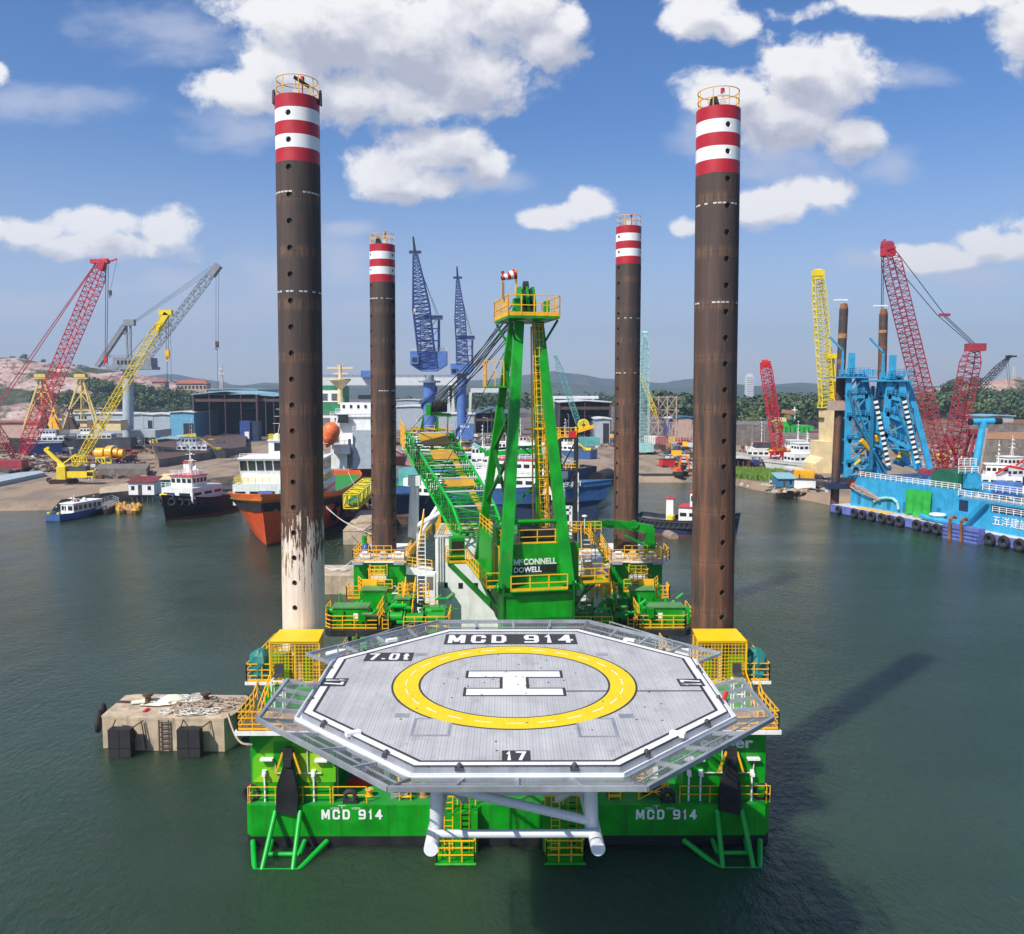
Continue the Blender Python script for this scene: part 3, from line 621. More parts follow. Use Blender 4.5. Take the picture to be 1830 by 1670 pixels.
def front_house(s):   # s = -1 left, 1 right
    X = lambda q: CX+s*q
    def bxx(mb, a, b2, *r_): return mb.box(min(X(a), X(b2)), max(X(a), X(b2)), *r_)
    mb = MB(); bxx(mb, 10.7, 15.75, 50.95, 60.6, 2.585, 7.15); bxx(mb, 10.9, 15.6, 53.6, 60.5, 7.15, 8.75); j = bp(mb, 'jack_house', 'green')
    fy = 50.945
    def poly(pts, mat, nm='painted_pattern', d=.012):
        P = [at(px if s < 0 else px, py, fy) for px, py in pts]
        bp(MB().prism([(p.x, fy, p.z) for p in P], (0, -d, 0)), nm, mat, parent=None)
    if s < 0:
        poly([(452,1398),(452,1355),(494,1312),(560,1312),(560,1340),(600,1372),(600,1398)], 'lime')
        poly([(489,1358),(489,1325),(522,1325),(522,1372),(503,1372)], 'green', d=.016)
        poly([(452,1398),(480,1372),(505,1385),(560,1375),(575,1398)], 'lime_yellow', d=.02)
        poly([(530,1350),(560,1340),(580,1360),(575,1380),(540,1376)], 'lime_yellow', d=.024)
        poly([(500,1398),(512,1384),(534,1384),(546,1398)], 'green', d=.028)
    else:
        c = at(1327, 1330, fy); text('gether', 3.3, .92, (c.x-1.0, fy-.02, c.z), RX, 'white_clean', barge, 'slogan_lettering', bold=.03, world=True)
        c = at(1303, 1308, fy); text('or', .9, .5, (c.x, fy-.02, c.z), RX, 'white_clean', barge, 'slogan_lettering', bold=.03, world=True)
    # white ledges, pipes and lamps on the front
    for px, py in ((478,1355),(575,1357)) if s < 0 else ((1345,1354),(1247,1356)):
        c = at(px, py, fy); bp(MB().box(c.x-.38, c.x+.38, fy-.35, fy-.02, c.z-.06, c.z+.06), 'wall_lamp', 'white_clean')
    mb = MB(); pts = [(493,1362),(493,1381),(575,1381)] if s < 0 else [(1255,1380),(1345,1380),(1347,1360)]
    P = [at(*q, fy) for q in pts]; mb.path([(p.x, fy-.1, p.z) for p in P], .045, 6)
    c = at(550 if s < 0 else 1290, 1345, fy); mb.tube((c.x, fy-.1, c.z+.9), (c.x, fy-.1, c.z-1.2), .04, 6); bp(mb, 'pipe', 'offwhite')
    for px in ((472, 560) if s < 0 else (1232, 1253, 1345)):
        c = at(px, 1384, Y0+.35); mb = MB().tube((c.x, Y0+.45, 2.6), (c.x, Y0+.45, c.z-.1), .06, 8); bp(mb, 'vent_pipe', 'white_clean'); bp(MB().tube((c.x, Y0+.45, c.z-.1), (c.x, Y0+.45, c.z+.22), .14, 10).bx((c.x, Y0+.3, c.z), (.2,.25,.2)), 'vent_head', 'white_clean')
    # lower balcony with white edge
    mb = MB(); bxx(mb, 10.4, 16.35, 49.9, 53.6, 7.16, 7.42); bp(mb, 'balcony_slab', 'white')
    mb = MB(); bxx(mb, 10.5, 16.2, 49.95, 53.5, 7.42, 7.44); bp(mb, 'balcony_floor', 'wood')
    mb = MB(); mb.rail([(X(13.5), 50, 7.44), (X(16.2), 50, 7.44), (X(16.2), 53.5, 7.44)], 1.15, .95, .04, 2, .12)
    mb.rail([(X(16.2), 53.4, 7.44), (X(16.2), 56.5, 8.95)], 1.15, .8, .04, 1); mb.rail([(X(15.2), 50.9, 7.44), (X(15.2), 54.6, 8.95)], 1.15, .8, .04, 1); bp(mb, 'balcony_rail', 'orange_yellow')
    # upper platform
    mb = MB(); bxx(mb, 10.9, 17.0, 54.2, 61.4, 8.76, 8.96); bp(mb, 'upper_slab', 'white')
    mb = MB(); mb.beam((X(15.6), 55, 7.2), (X(16.8), 55, 8.7), .15, .15); mb.beam((X(15.6), 60, 7.2), (X(16.8), 60, 8.7), .15, .15); bp(mb, 'bracket', 'white')
    mb = MB(); z = 8.97
    mb.rail([(X(14.9), 54.3, z), (X(16.9), 54.3, z), (X(16.9), 61.3, z), (X(15.9), 61.3, z)], 1.15, 1.1, .042, 2, .12)
    mb.rail([(X(11), 61.3, z), (X(11), 54.3, z), (X(12.6), 54.3, z)], 1.15, 1.1, .042, 2, .12)
    mb.rail([(X(10.9), 54.5, z), (X(9.2), 52.0, 7.0)], 1.1, .8, .04, 2); mb.rail([(X(12.0), 53.6, 7.44), (X(10.6), 50.2, 7.44)], 1.1, .8, .04, 2)
    for k in range(7): mb.bx((X(11.5-.25*k), 54.2-.36*k, z-.25*k), (.9, .3, .06), 0)
    bp(mb, 'platform_rail', 'orange_yellow')
    # yellow roofed guard cage
    a, b2 = 12.1, 15.25; y0, y1 = 53.9, 55.5; zf, zb = 11.7, 12.0
    P = lambda q, y, zq: (X(q), y, zq)
    mb = MB(); mb.prism([P(a,y0-.1,zf),P(b2,y0-.1,zf),P(b2-.25,y1,zb),P(a+.0,y1,zb)], (0,0,.07)); bp(mb, 'cage_roof', 'yellow')
    mb = MB()
    for q, y, zq in ((a,y0,zf),(b2,y0,zf),(a,y1-.45,zb-.2),(b2-.2,y1-.45,zb-.2)): mb.beam(P(q,y,z), P(q,y,zq), .1)
    mb.beam(P(a,y0,zf-.05), P(b2,y0,zf-.05), .12); mb.beam(P(a,y0,z+.05), P(b2,y0,z+.05), .1); mb.beam(P((a+b2)/2,y0,z), P((a+b2)/2,y0,zf), .06); bp(mb, 'cage_frame', 'yellow')
    bp(MB().add([P(a,y0-.02,z),P(b2,y0-.02,z),P(b2,y0-.02,zf),P(a,y0-.02,zf)], [(0,1,2,3)]), 'cage_mesh', 'yellow_mesh')
    for q in (a, b2): bp(MB().add([P(q,y0,z),P(q,y1-.5,z),P(q,y1-.5,zb-.2),P(q,y0,zf)], [(0,1,2,3)]), 'cage_mesh', 'yellow_mesh_side')
    mb = MB(); mb.tube(P(13.0,54.6,z), P(13.0,54.6,z+1.9), .28, 12); mb.box(min(X(14.2),X(15.3)), max(X(14.2),X(15.3)), 54.5, 55.4, z, z+1.7); bp(mb, 'jack_cylinder', 'lime', True)
    mb = MB(); mb.tube(P(13.7,54.3,z), P(13.7,54.3,z+2.1), .12, 8); mb.box(min(X(13.4),X(14.0)), max(X(13.4),X(14.0)), 54.9, 55.5, z, z+2.2); bp(mb, 'jack_frame', 'cream_paint')
    # white control stand with dark seat
    mb = MB()
    for dx in (-.35, .35):
        for dy in (0, .6): mb.beam((X(14.55)+dx, 52.8+dy, 7.45), (X(14.55)+dx, 52.8+dy, 9.5), .07)
        mb.beam((X(14.55)+dx, 52.8, 9.5), (X(14.55)+dx, 53.4, 9.5), .07)
    mb.beam((X(14.55)-.35, 52.8, 9.5), (X(14.55)+.35, 52.8, 9.5), .07); mb.beam((X(14.55)-.35, 52.8, 8.6), (X(14.55)+.35, 52.8, 8.6), .07); bp(mb, 'control_stand', 'white_clean')
    mb = MB(); mb.bx((X(14.55), 53.2, 9.75), (.55,.5,.12)).bx((X(14.55), 53.45, 10.1), (.55,.14,.6)); bp(mb, 'control_seat', 'dark_grey')
    # striped gas locker below the platform inner side
    for k in range(5): bp(MB().lathe((X(11.9-.33*k), 52.5+.1*k, 7.45), [(.13,0),(.13,.75),(.05,.9),(.05,1.0)], 10), 'gas_bottle', 'red_tank' if k % 2 else 'sign_red', True)
    mb = MB()
    for k in range(6):
        mb.tube((X(12.2-.4*k), 51.6+.1*k, 7.44), (X(12.2-.4*k), 51.6+.1*k, 8.6), .035, 5); 
    for zq in (8.0, 8.3, 8.6): mb.tube((X(12.2), 51.6, zq), (X(10.2), 52.1, zq), .035, 5)
    bp(mb, 'striped_barrier', 'yellow'); mb = MB()
    for k in range(7): mb.bx((X(12.1-.3*k), 51.58+.07*k, 8.3), (.1,.09,.09)).bx((X(12.0-.3*k), 51.57+.07*k, 8.6), (.1,.09,.09))
    bp(mb, 'black_stripe', 'black')
    # anchor rack on the bow: black anchor shoe and green tube frame
    fx = X(13.35) if s < 0 else X(13.5)
    mb = MB(); mb.prism([(fx-.75,Y0-.25,2.3),(fx+.55,Y0-.25,2.0),(fx+.62,Y0-.25,3.4),(fx+.35,Y0-.25,4.9),(fx-.25,Y0-.25,5.1),(fx-.62,Y0-.25,4.0)], (0,.45,0)); bp(mb, 'anchor_cover', 'black')
    mb = MB(); mb.box(fx-.28, fx+.32, Y0-.1, Y0+.3, 4.9, 6.1).box(fx-.2, fx+.25, Y0-.3, Y0-.1, 5.1, 5.6); bp(mb, 'anchor_head', 'black_steel')
    mb = MB(); mb.beam((fx-.75,Y0,4.6), (fx-.3,Y0,5.9), .12); mb.beam((fx+.75,Y0,4.6), (fx+.35,Y0,5.9), .12); bp(mb, 'anchor_bracket', 'orange_yellow')
    yb = 47.9; w0, w1 = (-1.9, 1.9); fx2 = fx-.05
    mb = MB(); pts = [(fx2-2.15,Y0-.1,.35),(fx2-1.35,yb,-.15),(fx2+1.15,yb,-.15),(fx2+2.35,Y0-.1,.35)] if s < 0 else [(fx2-2.75,Y0-.1,.35),(fx2-1.0,yb,-.15),(fx2+1.2,yb,-.15),(fx2+1.9,Y0-.1,.35)]
    mb.path(pts, .17, 10); mb.tube((fx2-.95,yb,-.12), (fx2-.75,Y0-.05,2.25), .15, 10); mb.tube((fx2+.85,yb,-.12), (fx2+.75,Y0-.05,2.25), .15, 10)
    mb.tube((fx2-.95,Y0-1.1,.1), (fx2+.9,Y0-1.1,.1), .14, 10); mb.tube((fx2-.95,Y0-1.1,.1), (fx2-1.0,Y0-.1,.4), .14, 8); mb.tube((fx2+.9,Y0-1.1,.1), (fx2+1.0,Y0-.1,.4), .14, 8)
    bp(mb, 'anchor_rack', 'jib_green', True)
    # bollards, fairlead, flood light, small deck gear
    for px in ((550, 576) if s < 0 else (1245, 1268)):
        x = xx(px, 52, 1415); bp(MB().lathe((x, 51.9, 2.58), [(.3,0),(.3,.08),(.2,.1),(.2,.62)], 14), 'bollard', 'black_steel', True); bp(MB().lathe((x, 51.9, 3.2), [(.2,0),(.36,.03),(.36,.14),(0,.16)], 14), 'bollard_cap', 'yellow', True)
    x = xx(626 if s < 0 else 1193, Y0+.3, 1430); bp(MB().ring((x, Y0+.35, 3.0), .32, .17, 12, 8, 'Y', arc=1).bx((x, Y0+.35, 2.68), (.9,.4,.2)), 'fairlead', 'black_steel', True)
    x = xx(590 if s < 0 else 1232, 51.2, 1420)
    mb = MB().tube((x, 51.3, 2.58), (x, 51.3, 5.3), .045, 6).tube((x+.4, 51.5, 2.58), (x+.4, 51.5, 6.0), .05, 6); bp(mb, 'lamp_post', 'galv')
    bp(MB().bx((x-.15, 51.1, 5.25), (.6,.35,.35)), 'flood_lamp', 'offwhite')
    # inner bulkhead stairs, white frame, reels
    x = xx(672 if s < 0 else 1150, 54, 1400)
    mb = MB(); mb.box(x-.9, x+.9, 53.8, 54.1, 2.6, 5.6, 0); bp(mb, 'doorway_frame', 'white_clean'); bp(MB().box(x-.55, x+.55, 53.78, 53.8, 2.7, 5.0), 'doorway', 'concrete')
    mb = MB(); mb.rail([(x+s*-1.9, 51, 2.58), (x+s*-1.2, 54.6, 5.4)], 1.0, .6, .035, 2); mb.rail([(x+s*-2.6, 51, 2.58), (x+s*-1.9, 54.6, 5.4)], 1.0, .6, .035, 2)
    for k in range(9): mb.bx((x+s*(-2.25+.07*k), 51.2+.38*k, 2.75+.3*k), (.75,.28,.05))
    bp(mb, 'deck_stair', 'orange_yellow')
front_house(-1); front_house(1)
# deck block behind the bow between the houses (machinery deckhouse under the helideck)
mb = MB(); mb.box(CX-9.6, CX+9.6, 56.5, 66, 2.585, 6.4); bp(mb, 'machinery_house', 'green')
mb = MB(); mb.box(CX-4.6, CX+4.6, 55.5, 56.5, 2.585, 4.6); bp(mb, 'engine_box', 'red_tank')
mb = MB(); mb.rail([(CX-9.5, 56.6, 6.4), (CX+9.5, 56.6, 6.4)], 1.1, 1.4, .04, 1); bp(mb, 'house_rail', 'orange_yellow')
# boat landings in front of the bow
for px in (816, 1008):
    c = at(px, 1500, 49.4); x = c.x
    mb = MB(); mb.box(x-1.25, x+1.25, 49.7, 50.38, -.6, 2.4); bp(mb, 'landing_column', 'green')
    mb = MB(); mb.box(x-1.15, x+1.15, 48.3, 49.7, -.1, .06); mb.tube((x-1.2,48.3,-.02), (x+1.2,48.3,-.02), .12, 8); bp(mb, 'landing_step', 'green')
    mb = MB(); mb.rail([(x-1.1, 48.45, .06), (x+1.1, 48.45, .06)], 1.3, .8, .045, 2); mb.rail([(x-1.1, 49.6, .06), (x-1.1, 48.45, .06)], 1.3, 1.1, .045, 2); mb.rail([(x+1.1, 48.45, .06), (x+1.1, 49.6, .06)], 1.3, 1.1, .045, 2)
    mb.ladder((x-.5, 49.6, 0), (x-.5, 49.8, 3.6), .5); mb.rail([(x-1.1, 50.4, 2.58), (x+1.1, 50.4, 2.58)], 1.1, .9, .04, 1)
    for k in range(4): mb.ladder((x+.5, 49.6, 0), (x+.5, 49.7, 3.6), .5)
    bp(mb, 'landing_rail', 'orange_yellow')
# loose items on the bow deck
for px, py, w, d, h, mat, nm, lb in ((648,1400,1.6,1.0,.5,'red_tank','hose_reel','low red hose box on the bow deck behind the left fairlead'),(660,1428,.5,.5,.45,'orange_yellow','cable_drum','small yellow drum beside the left white doorway on the bow deck'),(715,1424,1.0,.7,.3,'galv','pipe_rack','grey metal rack on the green bow deck left of the white truss'),(757,1424,.7,.7,.7,'rust_light','rope_basket','round orange basket beside the left foot of the white truss'),(1128,1400,1.3,.9,.9,'orange_yellow','tool_rack','yellow frame rack on the bow deck right of the white truss'),(1165,1412,1.8,1.1,1.0,'orange_yellow','cable_reel_stand','yellow cage frame near the right fairlead on the bow deck'),(1088,1430,.35,.35,.3,'brown_steel','deck_fitting','small brown fitting at the bow edge right of the truss')):
    Yq = 51.6 if py > 1410 else 53.5; x = xx(px, Yq, py); t = thing(nm, lb, nm.replace('_', ' '), (x, Yq, 2.585))
    m2 = MB()
    if 'rack' in nm or 'stand' in nm:
        for a in (-1, 1):
            for b3 in (-1, 1): m2.beam((a*w/2, b3*d/2, 0), (a*w/2, b3*d/2, h), .07)
            m2.beam((a*w/2, -d/2, h), (a*w/2, d/2, h), .07); m2.beam((-w/2, a*d/2, h), (w/2, a*d/2, h), .07); m2.beam((-w/2, a*d/2, h*.5), (w/2, a*d/2, h*.5), .06); m2.beam((-w/2, -d/2, h*(.5+a*.5)), (w/2, -d/2, h*(.5-a*.5)), .05)
        m2.build('frame', mat, t); MB().tube((-w*.35,0,h*.35),(w*.35,0,h*.35),h*.28,12).build('coil', 'wire', t, True)
    elif 'drum' in nm or 'basket' in nm or 'fitting' in nm:
        m2.lathe((0,0,0), [(w*.5,0),(w*.5,.05),(w*.36,.07),(w*.36,h-.07),(w*.5,h-.05),(w*.5,h)], 14).build('drum', mat, t, True); MB().ring((0,0,h), w*.3, .05, 12, 5, 'Z').build('coil', 'rope', t, True)
    else:
        m2.box(-w/2,w/2,-d/2,d/2,0,h).build('box', mat, t); MB().box(-w/2-.03,w/2+.03,-d/2-.03,d/2+.03,h,h+.06).build('lid', 'dark_grey', t)
# tyre fenders on the bow edge and mooring lines
for s, px in ((-1, 449), (1, 1362)):
    c = at(px, 1420, Y0+.5); tg = MB().ring((0,0,0), .48, .2, 16, 8, 'Y').build('tyre', 'rubber', None, True); tg.location = (c.x, Y0+.7, 3.1); tag(tg, 'black tyre propped on the %s bow corner of the green barge' % ('left' if s < 0 else 'right'), 'tyre', 'tyres on the bow corners')
# rear houses
def rear_house(s):
    X = lambda q: CX+s*q
    y0 = 92.2; a, b2 = 11.15, 16.75; zt = 9.15
    mb = MB(); mb.box(min(X(a),X(b2)), max(X(a),X(b2)), y0, y0+10.5, 2.585, zt); bp(mb, 'jack_house', 'green')
    mb = MB(); mb.box(min(X(a-.1),X(b2+.1)), max(X(a-.1),X(b2+.1)), y0-.35, y0+10.6, zt, zt+.18); mb.box(min(X(13.1),X(14.9)), max(X(13.1),X(14.9)), y0-1.1, y0, zt-1.75, zt-1.35); bp(mb, 'platform_slab', 'white')
    mb = MB(); z = zt+.19
    mb.rail([(X(a), y0+10.4, z), (X(a), y0-.25, z), (X(b2), y0-.25, z), (X(b2), y0+10.4, z)], 1.2, 1.2, .05, 2, .12)
    mb.rail([(X(13.1), y0-.1, zt-1.3), (X(13.1), y0-1.05, zt-1.3), (X(14.9), y0-1.05, zt-1.3), (X(14.9), y0-.1, zt-1.3)], 1.1, .7, .05, 2)
    mb.rail([(X(12.7), y0+.6, z), (X(15.2), y0+.6, z)], 1.5, .8, .05, 2); bp(mb, 'platform_rail', 'orange_yellow')
    for q in (11.7, 16.1):
        bp(MB().bx((X(q), y0-.9, zt+.1), (1.1, .8, .28)), 'flood_lamp', 'grey_steel'); bp(MB().beam((X(q), y0, zt), (X(q), y0-.9, zt), .1), 'lamp_arm', 'galv')
    for q, w, mat in ((12.0,1.3,'white_clean'),(15.6,1.1,'white_clean'),(13.6,.8,'offwhite')):
        bp(MB().bx((X(q), y0+.9, z+.35), (w, .8, .6)).tube((X(q)-.3, y0+.5, z+.75), (X(q)+.3, y0+.5, z+.75), .16, 8), 'jacking_motor', mat)
    bp(MB().tube((X(16.2), y0+4, z), (X(16.2), y0+4, z+2.0), .28, 10), 'vent_post', 'green', True)
    num = '2' if s < 0 else '3'; c = at(706 if s < 0 else 1097.5, 1054, y0); text(num, .75, .95, (c.x, y0-.02, c.z), RX, 'white_clean', barge, 'house_number', world=True)
    bp(MB().bx((X(13.9), y0-.3, zt-4.1), (1.2,.3,.2)), 'wall_lamp', 'white_clean')
    # white ledge, stair inward of the house
    mb = MB(); q0 = a-.1; mb.prism([(X(q0), y0-.2, zt-.5), (X(q0-2.8), y0-.2, zt-1.0), (X(q0-2.8), y0-.2, zt-1.5), (X(q0), y0-.2, zt-1.3)], (0, 2, 0)); bp(mb, 'bracket', 'white')
    mb = MB(); mb.rail([(X(q0), y0-.1, zt-.45), (X(q0-2.8), y0-.1, zt-.9)], 1.1, .8, .05, 2); mb.rail([(X(q0-.2), y0+1.9, zt), (X(q0-2.4), y0+4.5, zt+2.4)], 1.1, .8, .05, 2)
    mb.rail([(X(q0-.2), y0+1.1, zt), (X(q0-2.4), y0+3.7, zt+2.4)], 1.1, .8, .05, 2); bp(mb, 'side_stair', 'orange_yellow')
rear_house(-1); rear_house(1)
tw = thing('covered_winch', 'bundle wrapped in blue sheet on the rear left platform of the barge', 'winch', (CX-15.6, 93.6, 9.35)); MB().lathe((0,0,0), [(.5,0),(.62,.5),(.5,1.2),(.2,1.6),(0,1.7)], 10).build('cover', 'box_blue', tw, True)
def teal(s):
    t = thing('covered_winch', 'teal sheet wrapped around a winch on the %s front platform of the barge' % ('left' if s < 0 else 'right'), 'winch', (CX+s*16.15, 54.95, 8.97), 0, 'teal wrapped winches on the front platforms')
    rnd = random.Random(5+s); mb = MB(); prof = [(.58,0),(.7,.4),(.62,.8),(.74,1.2),(.6,1.6),(.3,1.95),(0,2.0)]; mb.lathe((0,0,0), prof, 12)
    for q in mb.v: k = rnd.uniform(.8, 1.18); q.x *= k; q.y *= k
    mb.build('cover', 'tarp_teal', t); MB().bx((0,0,.05), (1.2,1.0,.1)).build('base', 'black_steel', t)
teal(-1); teal(1)
# mid-ship jacking equipment platforms
def midplat(s):
    t = thing('winch_platform', 'railed platform of green winch boxes on black legs, %s side behind the helideck' % ('left' if s < 0 else 'right'), 'winch platform', (CX+s*11, 76, 2.59), 0, 'winch platforms behind the helideck')
    def b3(mb, nm, mat, sm=False): return mb.build(nm, mat, t, sm, True)
    X = lambda q: CX+s*q; z = 6.6
    def bxx(mb, a, b2, *r_): return mb.box(min(X(a), X(b2)), max(X(a), X(b2)), *r_)
    mb = MB(); mb.prism([(X(7.2),72.6,z),(X(15.3),72.6,z),(X(16.6),74,z),(X(16.6),78.5,z),(X(7.2),78.5,z)], (0,0,.55)); b3(mb, 'base_slab', 'black_steel')
    mb = MB()
    for q in (9.3, 10.6, 12.2, 13.8): mb.beam((X(q),73.6,2.6), (X(q),73.6,z), .28); mb.beam((X(q),77.6,2.6), (X(q),77.6,z), .28)
    mb.beam((X(9.3),73.6,2.9), (X(12.2),73.6,z), .14); mb.beam((X(13.8),73.6,2.9), (X(11),73.6,z), .14); b3(mb, 'leg', 'black_steel')
    z2 = z+.56
    mb = MB(); bxx(mb, 12.2, 15.2, 73.3, 74.8, z2, z2+1.75); b3(mb, 'winch_box', 'green'); mb = MB(); bxx(mb, 12.1, 15.3, 73.2, 74.9, z2+1.75, z2+1.87); b3(mb, 'winch_lid', 'pale_green')
    b3(MB().box(min(X(13.0),X(13.4)), max(X(13.0),X(13.4)), 73.27, 73.3, z2+.7, z2+1.3), 'label_plate', 'white_clean')
    mb = MB(); bxx(mb, 11.2, 13.2, 77.0, 78.6, z2+.8, z2+2.4); bxx(mb, 8.9, 10.2, 76.2, 77.4, z2+.6, z2+1.8); b3(mb, 'gear_box', 'green'); mb = MB(); bxx(mb, 11.0, 13.4, 76.9, 78.7, z2+2.4, z2+2.5); bxx(mb, 8.8, 10.3, 76.1, 77.5, z2+1.8, z2+1.9); b3(mb, 'gear_lid', 'pale_green')
    for k, (q, y, r, l) in enumerate(((8.2,73.6,.55,1.7),(6.4,74.0,.5,1.8),(9.9,74.3,.45,1.3),(6.9,76.2,.45,1.5),(15.7,76.5,.35,1.2))):
        b3(MB().tube((X(q)-l/2,y,z2+.7), (X(q)+l/2,y,z2+.7), r, 12).tube((X(q)-l/2,y,z2+.7), (X(q)-l/2+.12,y,z2+.7), r*1.3, 12).tube((X(q)+l/2-.12,y,z2+.7), (X(q)+l/2,y,z2+.7), r*1.3, 12), 'winch_drum', 'green', True)
    mb = MB(); bxx(mb, 5.2, 9.0, 72.8, 75.0, z-.1, z+.5); bxx(mb, 5.6, 6.8, 75.0, 77.0, z, z+1.7); b3(mb, 'winch_bed', 'green')
    mb = MB(); mb.rail([(X(11.3),73.0,z2), (X(15.3),73.0,z2), (X(16.4),74.2,z2), (X(16.4),78.3,z2)], 1.15, 1.0, .05, 2, .12)
    mb.rail([(X(11.3),73.0,z2), (X(11.3),78.3,z2)], 1.9, 1.0, .05, 2); mb.rail([(X(10.8),79,z2+1.8), (X(13.6),79,z2+1.8), (X(14.2),80.5,z2+1.8)], 1.2, .7, .05, 2, .2); mb.rail([(X(7.4),78.8,z2+1.3), (X(10.2),78.8,z2+1.3)], 1.4, .5, .05, 3)
    mb.rail([(X(5.2),72.7,z+.5), (X(9.0),72.7,z+.5)], 1.2, .9, .05, 2); mb.rail([(X(5.2),72.7,z+.5), (X(5.2),77,z+.5)], 1.2, .9, .05, 2)
    mb.rail([(X(9.5),75.5,z2), (X(9.5),78.8,z2+2.2)], 1.1, .6, .05, 2); mb.rail([(X(8.6),75.5,z2), (X(8.6),78.8,z2+2.2)], 1.1, .6, .05, 2)
    mb.box(min(X(12.2),X(13.6)), max(X(12.2),X(13.6)), 78.9, 78.95, z2+2.0, z2+3.0); mb.ladder((X(10.6),72.9,2.6), (X(10.6),72.9,z2+1), .5, .35, .05)
    b3(mb, 'rail', 'orange_yellow')
    rnd = random.Random(3+s); mb = MB()
    for k in range(16): x0 = X(rnd.uniform(5.5,11)); y0 = rnd.uniform(73,77); mb.path([(x0,y0,z2), (x0+rnd.uniform(-.6,.6),y0,z2+rnd.uniform(.3,1.1)), (x0+rnd.uniform(-1,1),y0+rnd.uniform(-1,1),z2+.1)], .05, 5)
    b3(mb, 'hydraulic_hose', 'black'); mb, m2, m3 = MB(), MB(), MB()
    for k in range(46):
        x0, y0, z0 = X(rnd.uniform(5.4,15.8)), rnd.uniform(72.9,78.4), z2+rnd.uniform(.1,1.9); d = rnd.choice([(1.2,0,0),(0,1.4,0),(0,0,.9),(.6,0,.5)]); (mb if k % 3 else m2).tube((x0,y0,z0), (x0+d[0],y0+d[1],z0+d[2]), rnd.uniform(.05,.2), 7)
        if k % 4 == 0: m3.bx((x0,y0,z0-.3), (rnd.uniform(.3,.8),rnd.uniform(.3,.8),rnd.uniform(.3,.9)))
    b3(mb, 'pipework', 'jib_green'); b3(m2, 'grease_line', 'pale_green'); b3(m3, 'valve_box', 'green'); mb = MB()
    for q, y, zq, w in ((12.4,79.6,z2+2.6,1.5),(9.4,79.4,z2+1.2,1.3),(7.2,77.8,z2+.4,1.2),(14.6,79.8,z2+1.0,1.2)): mb.rail([(X(q-w/2),y,zq),(X(q+w/2),y,zq),(X(q+w/2),y+1.5,zq)], 1.2, .55, .05, 2, .2)
    b3(mb, 'access_rail', 'orange_yellow'); b3(MB().lathe((X(9.0),74.2,z2), [(.25,0),(.3,.5),(.2,1.0),(0,1.1)], 8), 'cover_bag', 'bright_orange', True)
    b3(MB().lathe((X(10.4),74.9,z2), [(.28,0),(.3,.7),(.16,1.1),(0,1.2)], 8), 'buoy', 'bright_orange', True)
midplat(-1); midplat(1)
# white accommodation block with stair tower
ac = thing('accommodation_block', 'white accommodation block with small square windows under the green boom', 'deckhouse', (CX-6, 86, 2.59))
def a3(mb, nm, mat, sm=False): return mb.build(nm, mat, ac, sm, True)
x0, x1 = xx(778, 85, 1000), xx(880, 85, 1000); zt = zz(960, 85)
a3(MB().box(x0, x1+2, 85, 93, 2.59, zt), 'wall', 'white'); a3(MB().box(x0-.1, x1+2.1, 84.9, 93.1, zt, zt+.15), 'roof', 'offwhite')
for px, py in ((796,1046),(823,1047),(850,1047)):
    c = at(px, py, 85); a3(MB().box(c.x-.22, c.x+.22, 84.96, 85, c.z-.28, c.z+.28), 'window', 'glass')
xa, xb = xx(762, 83, 1040), xx(778, 83, 1040)
a3(MB().box(xa, xb, 82.5, 84, 4.5, zz(1025, 83)), 'control_cab', 'white_clean'); c = at(768, 1040, 82.5); a3(MB().box(c.x-.32, c.x+.32, 82.47, 82.5, c.z-.8, c.z+.5), 'cab_window', 'concrete_dark')
a3(MB().rail([(x0,85.05,zt+.15),(x1,85.05,zt+.15)],1.1,1.2,.045,2).rail([(x0,92,zt+.15),(x0,85.05,zt+.15)],1.1,1.2,.045,2).rail([(xx(745,86,1000),86,zt-3),(xx(758,88,940),88,zt+1.2)],1.2,.8,.05,2), 'roof_rail', 'orange_yellow')
mb = MB(); mb.ladder((xx(753,84.5,1010),84.5,3), (xx(753,84.5,1010),84.5,zt+.5), .8, .4, .06); mb.rail([(xx(748,84,1060),84,5),(xx(762,84,1060),84,5)],1.2,.6,.05,2); a3(mb, 'stair_tower', 'white_clean')
mb = MB(); 
for k in range(3): mb.tube((x0+.3+.25*k, 84.9, 3), (x0+.3+.25*k, 84.9, zt), .07, 6)
a3(mb, 'conduit', 'offwhite')
a3(MB().box(x1+.5, x1+1.4, 84.7, 85, 3, zt-1), 'duct', 'offwhite')
# right side white house
ac2 = thing('deckhouse', 'white deckhouse with outside stair on the right side behind the crane', 'deckhouse', (CX+6.6, 86, 2.59))
def a4(mb, nm, mat, sm=False): return mb.build(nm, mat, ac2, sm, True)
xa, xb = xx(1020, 86, 1000), xx(1078, 86, 1000); z4 = zz(1000, 86)
a4(MB().box(xa, xb, 86, 92, 2.59, z4), 'wall', 'white'); mb = MB()
for k in range(9): mb.bx((xx(1049,85.4,960), 85.4+.15*k, z4-1.5+.42*k), (.9,.3,.05))
a4(mb, 'tread', 'offwhite'); mb = MB(); xs_ = xx(1049,85.4,960)
for dx in (-.5, .5): mb.rail([(xs_+dx, 85.3, z4-1.6), (xs_+dx, 86.8, z4+2.6)], 1.0, .6, .05, 2)
mb.rail([(xa,85.9,z4+.02),(xb,85.9,z4+.02)],1.1,.8,.05,2); mb.rail([(xs_-1.6,87,z4+2.6),(xs_+1.6,87,z4+2.6)],1.1,.7,.05,2); mb.rail([(xs_-.6,84.6,z4-2.4),(xs_+2.2,84.6,z4-2.4)],1.1,.7,.05,2,.3); a4(mb, 'stair_rail', 'orange_yellow')
a4(MB().box(xs_-.8, xs_+2.3, 84.4, 86, z4-2.55, z4-2.4), 'landing', 'wood')
